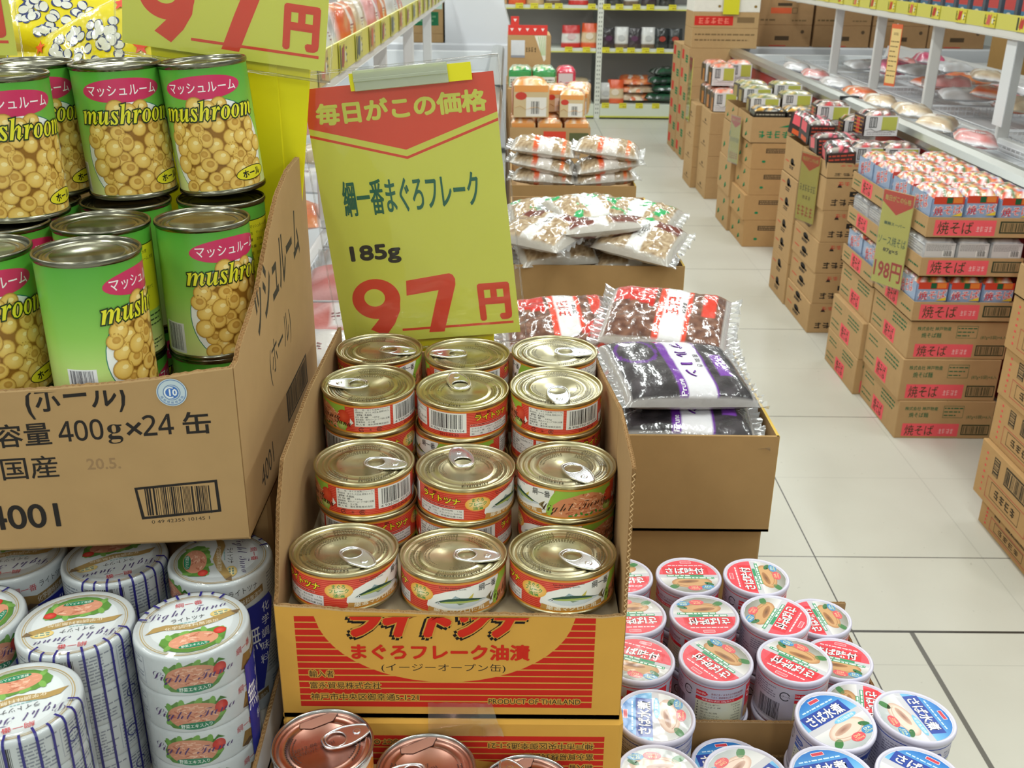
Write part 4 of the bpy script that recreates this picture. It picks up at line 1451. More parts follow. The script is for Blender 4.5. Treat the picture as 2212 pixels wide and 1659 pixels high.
# ---- low white-lined carton under the white tuna
mb = MB()
WC = ((-.470, .490), (-.1838, .490), (-.1838, .7660), (-.470, .7660))
slab(mb, WC, WZ - .0048, WZ - .0006, (206, 198, 188))
WTE = (216, 210, 206)
wall(mb, WC[0], WC[1], WZ - .005, [(0, .925), (1, .925)], .003, WTE, (208, 202, 196), False)
wall(mb, WC[1], WC[2], WZ - .005, [(0, .925), (.3, .930), (.7, .945), (1, .950)], .003, WTE, (208, 202, 196))
wall(mb, WC[2], WC[3], WZ - .005, [(0, .950), (1, .950)], .003, WTE, (208, 202, 196), False)
wall(mb, WC[3], WC[0], WZ - .005, [(0, .950), (1, .925)], .003, WTE, (208, 202, 196), False)
put(mb, 'display_tray', 'pale card tray holding the shrink-wrapped white tuna packs', 'cardboard tray')
mb = MB(); closed_box(mb, -.470, .490, .45, -.1855, .764, WZ - .006, KRAFT); put(mb, 'carton', 'brown carton under the white tuna tray', group='hidden base cartons')
mb = MB(); closed_box(mb, -.470, .490, .0, -.1855, .764, .4494, KRAFT); put(mb, 'carton', 'brown carton on the floor under the white tuna tray', group='hidden base cartons on the floor')
# ---- cartons for the rose-lidded cans and the mackerel
mb = MB()
closed_box(mb, -.178, .520, .455, .066, .6405, .8570, KRAFT, seam=False)
put(mb, 'carton', 'brown carton carrying the rose-lidded cans', group='hidden base cartons')
mb = MB()
for (x, y, z) in ((-.1335, .5995, .903), (-.057, .600, .879)):
    mb.box(x - .036, y - .036, .8574, x + .036, y + .036, z - .0004, KRAFT, 0, .002)
put(mb, 'card_packing', 'folded card packing raising the taller rose-lidded cans', 'card packing')
mb = MB(); closed_box(mb, -.178, .520, .0, .066, .6425, .4546, KRAFT); put(mb, 'carton', 'brown carton on the floor in front of the tuna stack', group='hidden base cartons on the floor')
def low_tray(x0, y0, x1, y1, z0, zf, zs, zbk, name, label):
    mb = MB()
    C4 = ((x0, y0), (x1, y0), (x1, y1), (x0, y1))
    slab(mb, C4, z0, z0 + .003, KRAFT_IN)
    wall(mb, C4[0], C4[1], z0, zf, .003, (172, 134, 86), (160, 124, 80))
    wall(mb, C4[1], C4[2], z0, [(0, zs), (1, zs)], .003, KRAFT, KRAFT_IN)
    wall(mb, C4[2], C4[3], z0, [(0, zbk), (1, zbk)], .003, KRAFT, KRAFT_IN)
    wall(mb, C4[3], C4[0], z0, [(0, zs), (1, zs)], .003, KRAFT, KRAFT_IN)
    put(mb, name, label, 'cardboard tray')
low_tray(.0970, .8390, .4340, 1.0860, ZB - .0034, [(0, .768), (.62, .767), (.74, .766), (.76, .735), (1, .72)], .715, .745, 'display_tray', 'brown tray of red mackerel cans with a flap standing behind the blue ones')
low_tray(.0970, .6690, .4480, .8382, ZB - .0034, [(0, .74), (1, .74)], .715, .725, 'display_tray', 'brown tray under the blue mackerel cans at the picture bottom')
mb = MB(); closed_box(mb, .0970, .669, .0, .4480, 1.086, ZB - .0040, KRAFT); put(mb, 'carton', 'large brown carton on the floor under the mackerel trays', group='hidden base cartons on the floor')

# ================================================================== price signs
def sign_art(mb):
    A = Art(mb, flat((0, 0, 0), (1, 0, 0), (0, 0, 1)), 0, 0, 6e-5)
    Y2, RD, GR, BK = (214, 216, 84), (222, 66, 38), (22, 98, 74), (34, 32, 24)
    A.rect(-92, -130, 92, 130, Y2, 0)
    A.poly([(-92, 130), (92, 130), (92, 93), (0, 65), (-92, 93)], (224, 72, 44), 1)
    A.poly([(-92, 87), (0, 58.6), (92, 87), (92, 84.4), (0, 56), (-92, 84.4)], RD, 1)
    A.text('毎日がこの価格', 0, 105, 19.5, Y2, 7, w=164, bold=.95, res=4)
    A.text('綱一番まぐろフレーク', -2, 22, 35, GR, 6.5, w=135, bold=.42, res=4)
    A.text('185g', -46, -36, 19, BK, 6.5, w=50, bold=.95, res=4)
    A.ell(-52.5, -83, 25, 21.5, RD, 1, 40)
    A.ell(-54, -81.5, 10.8, 9.4, Y2, 2, 30)
    A.poly([(-27.6, -82), (-29.5, -97), (-37, -111), (-48, -123.6), (-63, -115.5), (-52, -104), (-46, -96), (-42, -88)], RD, 1.6)
    A.poly([(-19, -66), (-20.6, -81.8), (13, -78.5), (8, -92), (-2.5, -123), (13.6, -123.4), (21, -102), (31, -74), (31.4, -68), (29.5, -63.6), (26, -61.6)], RD, 1)
    A.text('円', 69, -95, 36, RD, 6.5, w=29, bold=2.0, res=4)
    A.rect(-30, -119.5, 86, -117, RD, 2)

def make_sign():
    t = empty('price_sign')
    t['category'] = 'price sign'
    mb = MB()
    mb.box(-.0918, .0003, -.1297, .0918, .0010, .1297, (214, 216, 84))
    sign_art(mb)
    mb.build('price_card', PAPER, t)
    sv = MB()
    vs = []; n = 16
    for i in range(n + 1):
        x = -.098 + .196 * i / n
        for z in (-.1390, -.1300, .1330, .1440):
            vs.append((x, -.0022 - .0006 * math.sin(i * 1.3) - (.001 if z > .14 else 0), z))
    sv.add(vs, [(4 * i + j, 4 * i + j + 1, 4 * i + j + 5, 4 * i + j + 4) for i in range(n) for j in range(3)], (240, 240, 240), 0, True)
    for x in (-.098, .098):
        sv.tube([(x, -.0015, -.139), (x, -.0015, .144)], .0008, (240, 240, 240), 6)
    sv.tube([(-.098, -.0025, .1440), (.098, -.0025, .1440)], .0014, (240, 240, 240), 6)
    sv.tube([(-.098, -.0025, -.1385), (.098, -.0025, -.1385)], .0014, (240, 240, 240), 6)
    so = sv.build('clear_sleeve', CLEAR, t)
    so['label'] = 'clear plastic sleeve'
    return t
SIGN = Proto(make_sign)
def stand_board(par, x0, x1, z0, z1, y):
    mb = MB(); mb.box(x0, y, z0, x1, y + .0022, z1, (232, 222, 18), 0, .0008)
    o = mb.build('stand_board', PAPER, par)
    o['label'] = 'bright yellow upright board'
    return o
def sign(loc, yaw, roll_, label, bx0, bx1, bz0, bz1, by, clip=False):
    o = SIGN.place((0, 0, 0), (0, 0, 0), label, 'yellow price signs')
    # the stand keeps upright while the card hangs askew
    o.location = loc
    o.rotation_euler = (0, 0, yaw)
    for ch in o.children:
        ch.rotation_euler = (0, -roll_, 0)
    stand_board(o, bx0, bx1, bz0, bz1, by)
    return o
s1 = sign((-.0905, 1.0010, 1.2575), -.0697, .1129, 'yellow price sign with red header standing behind the tuna cans', -.012, .078, -.30, .120, .0075)
mb = MB()
mb.box(-.044, -.0046, .1245, .072, -.0034, .1405, (232, 224, 40))
tpo = mb.build('header_tape', PAPER, s1); tpo.rotation_euler = (0, -.1129, 0)
mb = MB()
mb.box(-.040, -.0066, .1240, .050, -.0050, .1430, (214, 226, 160), 0, .0006)
mb.box(-.040, -.0074, .1325, .050, -.0066, .1355, (224, 234, 180), 0, .0003)
co = mb.build('holder_clip', clear_mat('greenish_clip', tint=(226, 236, 168), refl=.1, rough=.2, haze=.35), s1)
co.rotation_euler = (0, -.1129, 0)
co['label'] = 'pale green see-through clip'
s2 = sign((-.2440, .9820, 1.5365), 0.0, -.1290, 'yellow price sign above the mushroom cans, only its lower edge in the picture', -.085, .030, -.464, .05, .006)
s3 = sign((-.5400, .9800, 1.5375), 0.0, -.004, 'yellow price sign sliver at the top picture corner', -.10, -.01, -.464, .05, .006)

# ================================================================== plastic bags
from mathutils import noise as _ns
def pouch(L, W, T, colfn, seed=0, nx=30, ny=18, lump=.14, seal=.014, p=4.0, lump_s=22.0, flat_bot=.55, sag=0.0):
    mb = MB()
    def prof(x, y):
        a = max(0.0, 1 - abs(2 * x / L) ** p); b = max(0.0, 1 - abs(2 * y / W) ** p)
        n = _ns.noise(Vector((x * lump_s + seed * 7.3, y * lump_s, seed))) * lump + _ns.noise(Vector((x * lump_s * 2.6, y * lump_s * 2.6, seed + 9))) * lump * .45
        return (a ** .55) * (b ** .55) * (1 + n)
    def top(x, y, w=0.0):
        return (x, y, T * .5 * prof(x, y) + w - sag * (2 * x / L) ** 2)
    vs = []; cs = []
    for j in range(ny + 1):
        for i in range(nx + 1):
            x, y = L * (i / nx - .5), W * (j / ny - .5)
            vs.append(top(x, y)); cs.append(colfn(i / nx - .5, j / ny - .5))
    o = len(vs)
    fs = [(j * (nx + 1) + i, j * (nx + 1) + i + 1, (j + 1) * (nx + 1) + i + 1, (j + 1) * (nx + 1) + i) for j in range(ny) for i in range(nx)]
    mb.add(vs, fs, cs, 0, True)
    vb = [(x, y, -T * .5 * flat_bot * prof(x, y) - sag * (2 * x / L) ** 2) for (x, y, z) in vs]
    mb.add(vb, [f[::-1] for f in fs], cs, 0, True)
    sms = []
    for sg in (-1, 1):
        sm = MB()
        v2 = []
        for j in range(ny + 1):
            y = W * (j / ny - .5) * 1.03
            wob = .006 * math.sin(j * 1.7 + seed) + .004 * math.sin(j * 3.1)
            z0 = -sag
            v2 += [(sg * L * .488, y, z0), (sg * (L / 2 + seal * .5), y * 1.01, z0 + wob * .5), (sg * (L / 2 + seal + .002 * math.sin(j)), y * 1.03, z0 + wob)]
        sm.add(v2, [(3 * j + k, 3 * j + k + 1, 3 * j + k + 4, 3 * j + k + 3) for j in range(ny) for k in range(2)], (230, 230, 232), 0, True)
        sms.append(sm)
    return mb, (lambda u, v, w: Vector(top(u, v, w))), sms

def bag_thing(name, cat, spec):
    """spec(mb art) -> Proto of a bag with printed pouch and two film seals"""
    def f():
        t = empty(name); t['category'] = cat
        mb, top, sms = pouch(**{k: v for k, v in spec.items() if k not in ('art', 'mat', 'm2')})
        if spec.get('art'):
            A = Art(mb, top, 0, .004, 3e-4)
            spec['art'](A)
        mb.build('pouch', spec.get('mat', BAGM), t)
        for sm in sms:
            sm.build('seal', SEALM, t)['label'] = 'cloudy clear sealed end'
        return t
    return Proto(f)

def mixc(a, b, t):
    return tuple(a[i] + (b[i] - a[i]) * t for i in range(3))
def n2(u, v, s, k=0):
    return _ns.noise(Vector((u * s, v * s, k)))

PUR, WHT = (112, 50, 158), (226, 224, 230)
def prune_col(u, v):
    d = mixc((44, 40, 44), (78, 72, 78), max(0, min(1, .5 + n2(u, v, 9))))
    if abs(u) > .46 or abs(v) > .465: return (168, 164, 164)
    if -.10 < u < -.045: return PUR
    if -.045 <= u < .17: return WHT
    if .17 <= u < .195: return PUR
    if .26 < u < .36 and v < .15 and v > -.22: return (124, 66, 168)
    e = ((u + .29) / .15) ** 2 + ((v - .2) / .2) ** 2
    if .78 < e < 1.12: return (98, 46, 138)
    return d
def prune_art(A):
    for i, ch in enumerate('プルーン'):
        A.text(ch, 9, 44 - i * 24, 15 if i != 2 else 4, PUR, 4, w=16, rot=-1.57 if i != 2 else 0, bold=.7)
    A.text('Prune', -15, -56, 8, (230, 226, 236), 1, w=26, rot=1.57, off=.02)
    for i, ch in enumerate('種抜き'):
        A.text(ch, 28, 14 - i * 11, 8, (60, 54, 66), 1, rot=-1.57)
    A.text('✿', 64, 4, 14, (236, 230, 240), 1)
PRUNE = bag_thing('prune_packet', 'packet of dried fruit', dict(L=.195, W=.150, T=.050, colfn=prune_col, seed=2, nx=60, ny=44, lump=.10, p=5, art=prune_art))
PRUNE.place((.2430, 1.347, .945), (R_(12), R_(5), R_(13)), 'prune packet on top of its carton, purple and white band facing up', 'prune packets in the nearest open carton')
PRUNE.place((.2560, 1.330, .8920), (R_(4), R_(3), R_(-3)), 'prune packet lower in the carton at its front edge, purple flower print showing', 'prune packets in the nearest open carton') if False else None
PRUNE.place((.2520, 1.3240, .8960), (R_(7), R_(2), R_(-3)), 'prune packet lower in the carton, purple flower print just above the front edge', 'prune packets in the nearest open carton')
PRUNE.place((.0450, 1.340, .880), (R_(3), R_(-4), R_(180)), 'prune packet hidden behind the tuna carton wall', 'prune packets in the nearest open carton')

def bean_col(u, v):
    base = mixc((92, 56, 44), (140, 98, 78), max(0, min(1, .5 + 1.2 * n2(u, v, 16, 2))))
    if abs(u) > .45 or abs(v) > .46: return (190, 182, 180)
    if -.08 < u < -.02: return (226, 70, 44)
    if -.02 <= u < .15: return (232, 230, 232)
    if .15 <= u < .18: return (226, 70, 44)
    if u < -.12 and v > .1 - (u + .4) * .3: return (208, 42, 34)
    if .27 < u < .38 and v > -.05: return (220, 62, 44)
    return base
def bean_art(A):
    marks(A, 8, 12, 66, 19, 3, (214, 60, 44), 1, 4, -1.57)
    marks(A, 25, 4, 30, 6, 4, (54, 48, 52), 1, 5, -1.57)
BEAN = bag_thing('bean_packet', 'packet of beans', dict(L=.190, W=.165, T=.050, colfn=bean_col, seed=5, nx=56, ny=40, lump=.2, p=5, lump_s=34, art=bean_art))
BEAN.place((.2500, 1.505, .972), (R_(12), R_(2), R_(-14)), 'brown bean packet topmost of the pile, red corner print and wide clear seals', 'red and white bean packets behind the prunes')
BEAN.place((.0880, 1.585, .936), (R_(8), R_(-3), R_(4)), 'bean packet lying beside the yellow sign, mostly red and white', 'red and white bean packets behind the prunes')
BEAN.place((.1650, 1.475, .922), (R_(16), R_(0), R_(-38)), 'bean packet slanting down between sign and prune packet, black lettering on its seal', 'red and white bean packets behind the prunes')
BEAN.place((.2700, 1.540, .912), (R_(6), R_(0), R_(-4)), 'bean packet directly under the topmost bean packet', 'red and white bean packets behind the prunes')

def nut_col(kind):
    def f(u, v):
        base = mixc((150, 122, 90), (204, 182, 150), max(0, min(1, .5 + 1.3 * n2(u, v, 22, 3))))
        if abs(u) > .44 or abs(v) > .45: return (194, 188, 180)
        if kind == 'brown':
            if -.05 < u < .12: return (236, 234, 232)
            if u >= .12 and v > .12: return (110, 48, 34)
            if u < -.12 and v > .1: return (112, 52, 40)
            return base
        if kind == 'green':
            if n2(u, v, 5, 4) > .22: return (40, 168, 96)
            if -.15 < u < .1: return (232, 236, 232)
            return base
        if kind == 'orange':
            if -.14 < u < -.08: return (232, 96, 44)
            if -.08 <= u < .16: return (240, 232, 226)
            if .3 < u < .36: return (236, 120, 60)
            return base
        return base
    return f
def brown_art(A):
    marks(A, 6, 10, 30, 14, 2, (60, 36, 34), 1, 6, -1.57)
    A.lines(0, -30, 12, -10, (90, 80, 80), 4, 1.4, 1)
def orange_art(A):
    marks(A, 8, 0, 44, 20, 2, (230, 96, 60), 1, 7, -1.57)
NUTB = bag_thing('bean_packet', 'packet of beans', dict(L=.170, W=.150, T=.056, colfn=nut_col('brown'), seed=8, nx=40, ny=30, lump=.26, p=4, lump_s=40, art=brown_art))
NUTG = bag_thing('bean_packet', 'packet of beans', dict(L=.175, W=.145, T=.055, colfn=nut_col('green'), seed=11, nx=40, ny=30, lump=.26, p=4, lump_s=40))
NUTO = bag_thing('snack_packet', 'packet of snacks', dict(L=.185, W=.10, T=.062, colfn=nut_col('orange'), seed=14, nx=36, ny=20, lump=.22, p=3.5, lump_s=44, art=orange_art))
g2 = 'tan bean packets in the middle open carton'
NUTB.place((.079, 2.110, .955), (R_(10), R_(0), R_(-38)), 'tan bean packet with brown band next to the sign edge, lying on the others', g2)
NUTB.place((.083, 2.190 - .15, .925), (R_(10), R_(3), R_(8)), 'tan bean packet low at the carton front near the sign edge', g2) if False else None
NUTB.place((.100, 2.1450, .915), (R_(16), R_(0), R_(14)), 'tan bean packet at the carton front below the slanted one', g2)
NUTG.place((.185, 2.275, .962), (R_(8), R_(0), R_(20)), 'tan bean packet with a green leaf swirl, highest in the middle carton', g2)
NUTG.place((.297, 2.275, .948), (R_(10), R_(4), R_(-22)), 'tan bean packet with green print drooping over the far corner', g2)
NUTG.place((.090, 2.330, .940), (R_(8), R_(-3), R_(5)), 'white and green bean packet behind the slanted brown one', g2)
NUTB.place((.185, 2.130, .955), (R_(14), R_(2), R_(196)), 'tan bean packet with large brown top panel in the carton centre', g2)
NUTB.place((.283, 2.110, .940), (R_(13), R_(7), R_(-24)), 'tan bean packet with white lettered band by the open carton corner', g2)
NUTB.place((.265, 2.155, .885), (R_(3), R_(0), R_(3)), 'bean packet down inside the middle carton behind its front edge', g2)
g3 = 'orange and white snack packets stacked on the far carton'
NUTO.place((.105, 3.000, .974), (R_(6), R_(6), R_(-6)), 'snack packet on top of the far carton at the sign side', g3)
NUTO.place((.290, 2.990, .974), (R_(6), R_(6), R_(-8)), 'snack packet on top of the far carton at the aisle side', g3)
NUTO.place((.105, 3.000, .929), (R_(3), R_(9), R_(-10)), 'snack packet in the middle layer at the sign side, orange band out', g3)
NUTO.place((.290, 2.995, .929), (R_(3), R_(-8), R_(4)), 'snack packet in the middle layer at the aisle side', g3)
NUTO.place((.110, 3.005, .889), (R_(2), R_(2), R_(-6)), 'snack packet in the lowest layer at the sign side', g3)
NUTO.place((.280, 3.005, .889), (R_(2), R_(-4), R_(6)), 'snack packet in the lowest layer at the aisle side', g3)

# ---- open cartons of dried goods
def open_carton(x0, y0, x1, y1, z0, z1, label, col=(172, 138, 92), zb=None, fill=.05):
    mb = MB()
    C4 = ((x0, y0), (x1, y0), (x1, y1), (x0, y1))
    slab(mb, C4, z0, z0 + .004, col)
    zb = zb or z1
    slab(mb, ((x0 + .004, y0 + .004), (x1 - .004, y0 + .004), (x1 - .004, y1 - .004), (x0 + .004, y1 - .004)), z1 - fill - .004, z1 - fill, KRAFT_IN)
    wall(mb, C4[0], C4[1], z0, [(0, z1), (1, z1)], .004, col, KRAFT_IN, False)
    wall(mb, C4[1], C4[2], z0, [(0, z1), (1, zb)], .004, (206, 172, 84), KRAFT_IN, False)
    wall(mb, C4[2], C4[3], z0, [(0, zb), (1, zb)], .004, col, KRAFT_IN, False)
    wall(mb, C4[3], C4[0], z0, [(0, zb), (1, z1)], .004, col, KRAFT_IN, False)
    return put(mb, 'carton', label)
open_carton(-.030, 1.243, .3715, 1.4930, .7535, .9015, 'plain brown open carton holding prune packets, nearest of the dried goods', fill=.046)
open_carton(-.030, 1.4960, .3715, 1.7500, .7535, .9020, 'plain brown open carton of bean packets right behind the prune carton', fill=.05)
open_carton(.010, 2.0600, .3730, 2.3580, .7500, .8990, 'plain brown open carton of tan bean packets, middle of the dried goods', fill=.06)
open_carton(.010, 2.3620, .3600, 2.6600, .7500, .9100, 'plain brown open carton whose back corner rises behind the tan bean packets', fill=.06)
open_carton(.010, 2.9300, .3720, 3.2600, .7200, .8820, 'plain brown open carton under the orange and white snack packets', fill=.03)
for (x0, y0, x1, y1, zs, nm) in ((-.030, 1.249, .3640, 1.748, (0, .25, .50, .7530), 'prune and bean'), (.012, 2.066, .366, 2.655, (0, .25, .50, .7495), 'tan bean'), (.012, 2.936, .366, 3.255, (0, .24, .48, .7195), 'far snack')):
    for k in range(3):
        mb = MB(); closed_box(mb, x0, y0, zs[k], x1, y1, zs[k + 1] - .0005, (170, 136, 90))
        put(mb, 'carton', '%s brown carton in the stack below the %s cartons' % (('bottom', 'middle', 'uppermost closed')[k], nm))

# ---- snack bags on the display behind the mushroom carton
def bigbag(colfn, art, seed, L, W, T, mat=BAGM):
    return bag_thing('snack_bag', 'bag of snacks', dict(L=L, W=W, T=T, colfn=colfn, seed=seed, nx=36, ny=26, lump=.16, p=4, lump_s=20, art=art, mat=mat))
def ycol(u, v):
    if abs(u) > .47: return (226, 224, 200)
    return (222, 206, 36)
def yart(A):
    rnd = random.Random(6)
    for i in range(60):
        x, y = rnd.uniform(-46, 36), rnd.uniform(-26, 26)
        A.ell(x, y, 6.5, 5, (50, 60, 120), 1 + (i % 3), 12, rot=rnd.uniform(0, 3))
        A.ell(x, y, 5.6, 4.2, (214, 216, 222), 1.4 + (i % 3), 12, rot=rnd.uniform(0, 3))
    for (x, y) in ((-60, 28), (56, -24), (48, 30)):
        s = []
        for k in range(10):
            r = 9 if k % 2 == 0 else 3.8
            s.append((x + r * math.cos(k * PI / 5), y + r * math.sin(k * PI / 5)))
        A.poly(s, (226, 70, 40), 5)
def pcol(u, v):
    k = u + .5 * v
    if .02 < k < .07 or -.3 < k < -.26: return (232, 120, 116)
    if k > .3: return (244, 190, 196)
    if -.12 < k < -.02 and v < 0: return (230, 96, 48)
    return (232, 222, 222) if k < .2 else (240, 206, 210)
def part_(A):
    A.text('桜', -22, 2, 30, (60, 40, 36), 1, off=.01, rot=-.3)
    A.text('桜', 34, 6, 22, (70, 50, 48), 1, rot=-.3)
YB = bigbag(ycol, yart, 21, .16, .10, .05)
PB = bigbag(pcol, part_, 24, .19, .14, .06)
g4 = 'yellow snack bags behind the mushroom cans'
YB.place((-.433, 1.150, 1.392), (R_(62), R_(-24), R_(-6)), 'shiny yellow snack bag in front, grey cartoon crowd and red stars', g4)
YB.place((-.487, 1.200, 1.415), (R_(60), R_(22), R_(10)), 'shiny yellow snack bag half behind the front one', g4)
YB.place((-.560, 1.170, 1.352), (R_(50), R_(-40), R_(14)), 'yellow snack bag low beside the picture edge with a red star', g4)
g5 = 'pink and white snack bags behind the mushroom cans'
PB.place((-.390, 1.250, 1.400), (R_(56), R_(32), R_(8)), 'white and pink snack bag with black brush character next to the price sign', g5)
PB.place((-.460, 1.340, 1.480), (R_(52), R_(24), R_(0)), 'pink snack bag at the top picture edge with an orange stripe', g5)
PB.place((-.420, 1.400, 1.390), (R_(60), R_(34), R_(4)), 'pink and white snack bag showing under the price sign corner', g5)
PB.place((-.560, 1.350, 1.440), (R_(48), R_(10), R_(0)), 'pink snack bag behind the yellow ones', g5)
PB.place((-.345, 1.400, 1.500), (R_(50), R_(18), R_(0)), 'pink snack bag mostly hidden by the mushroom price sign', g5)
mb = MB()
SC = ((-.80, 1.075), (-.330, 1.075), (-.330, 1.52), (-.80, 1.52))
slab(mb, SC, .90, .904, KRAFT); slab(mb, ((-.796, 1.079), (-.334, 1.079), (-.334, 1.516), (-.796, 1.516)), 1.296, 1.30, KRAFT_IN)
for i in range(4):
    wall(mb, SC[i], SC[(i + 1) % 4], .90, [(0, 1.33), (1, 1.33)], .004, KRAFT, KRAFT_IN, False)
put(mb, 'carton', 'brown carton of snack bags behind the mushroom carton')
mb = MB(); closed_box(mb, -.80, 1.075, 0, -.330, 1.52, .8995); put(mb, 'carton', 'brown carton on the floor under the snack bags', group='hidden base cartons on the floor')
# ================================================================== noodle packs and the stacks along the aisle
def block_pack(name, cat, dims, base, front, top, left=None, mat=FOIL, ch=.010, puff=.35):
    """five-pack of noodles: crinkled block with a pillowed top, art on front, top and aisle side"""
    def f():
        t = empty(name); t['category'] = cat
        w, d, h = dims
        mb = MB()
        mb.box(-w / 2, -d / 2, 0, w / 2, d / 2, h * .86, base, 0, ch)
        nx, ny = 8, 10
        vs = []; cs = []
        for j in range(ny + 1):
            for i in range(nx + 1):
                u, v = i / nx - .5, j / ny - .5
                e = (1 - abs(2 * u) ** 3) * (1 - abs(2 * v) ** 4)
                z = h * .86 - ch * .5 + (h * .14 + ch * .5) * max(0, e) ** .4 + .004 * _ns.noise(Vector((u * 9, v * 12, w * 50)))
                vs.append((u * (w - ch * .4), v * (d - ch * .4), z)); cs.append(top(u, v))
        mb.add(vs, [(j * (nx + 1) + i, j * (nx + 1) + i + 1, (j + 1) * (nx + 1) + i + 1, (j + 1) * (nx + 1) + i) for j in range(ny) for i in range(nx)], cs, 0, True)
        A = Art(mb, flat((-w / 2, -d / 2, 0), (1, 0, 0), (0, 0, 1)), 1, 0, 4e-4)
        front(A, w * 1000, h * 860)
        if left:
            A = Art(mb, flat((-w / 2, d / 2, 0), (0, -1, 0), (0, 0, 1)), 1, 0, 4e-4)
            left(A, d * 1000, h * 860)
        mb.build('wrapper', [mat, PRINT], t)
        # crimped ends of the wrapper
        for sg in (-1, 1):
            sm = MB()
            v2 = []
            for i in range(7):
                x = (i / 6 - .5) * w * .92
                zz = h * (.26 + .05 * math.sin(i * 2.2))
                v2 += [(x, sg * d * .497, zz), (x, sg * (d / 2 + .0030 + .0006 * math.sin(i * 3)), zz + .003 * math.sin(i * 1.4))]
            sm.add(v2, [(2 * i, 2 * i + 1, 2 * i + 3, 2 * i + 2) for i in range(6)], base, 0, True)
            sm.build('crimped_end', mat, t)
        return t
    return Proto(f)

def speck(cols, s=6.0, k=0):
    def f(u, v):
        n = n2(u + k, v - k, s, k) + .5
        i = int(max(0, min(.999, (n - .1) / .8)) * len(cols))
        return cols[i]
    return f
def yaki_front(A, W, H):
    A.rect(4, 4, W - 4, H - 6, (150, 172, 206), 1)
    A.rect(4, H * .62, W - 4, H - 2, (206, 70, 50), 2)
    A.rect(W * .42, H * .66, W * .6, H - 4, (30, 96, 62), 3)
    A.rect(W * .62, H * .68, W * .9, H - 4, (226, 130, 60), 3)
    A.text('焼そば', W * .5, H * .34, H * .42, (240, 232, 236), 4, w=W * .86, off=.05, ref='焼そば', slant=.08)
    A.text('焼そば', W * .5, H * .34, H * .42, (222, 40, 44), 5, w=W * .84, slant=.08)
    A.poly([(W * .62, 4), (W - 6, 4), (W - 6, 16)], (230, 200, 60), 5)
def yaki_left(A, W, H):
    A.rect(6, 5, W - 6, H - 6, (150, 172, 206), 1)
    A.text('焼そば', W * .5, H * .5, H * .62, (240, 226, 230), 2, w=W * .62, off=.05, ref='焼そば', rot=.25)
    A.text('焼そば', W * .5, H * .5, H * .62, (222, 44, 46), 3, w=W * .6, rot=.25)
YTOP = speck([(156, 176, 208), (236, 224, 224), (214, 76, 56), (240, 232, 220), (226, 120, 70), (208, 64, 52), (236, 206, 120), (60, 120, 70)], 5.0, 1)
def shift_up(fn, z0, z1):
    def g(A, W, H):
        f0 = A.fn
        A.fn = lambda u, v, w: f0(u, v + z0, w)
        fn(A, W, (z1 - z0) * 1000)
        A.fn = f0
    return g
YAKI = block_pack('noodle_pack', 'noodle pack', (.1025, .170, .146), (150, 172, 206), shift_up(yaki_front, .062, .128), YTOP, shift_up(yaki_left, .058, .128))
def plain_front(A, W, H):
    A.rect(4, 4, W - 4, H - 4, (206, 204, 204), 1)
    A.lines(8, H * .45, W - 8, H - 8, (150, 148, 150), 5, 2.0, 2)
    A.rect(W * .58, 6, W * .9, H * .5, (236, 234, 232), 2)
    A.bars(W * .62, 8, W * .88, H * .46, (44, 42, 48), 3, 2, 16)
YAKIB = block_pack('noodle_pack', 'noodle pack', (.1025, .170, .124), (196, 196, 200), shift_up(plain_front, .054, .108), speck([(200, 200, 206), (226, 224, 226), (160, 160, 166)], 7), shift_up(lambda A, W, H: A.lines(6, 8, W - 6, H - 8, (150, 150, 156), 5, 3.0, 1), .05, .108))

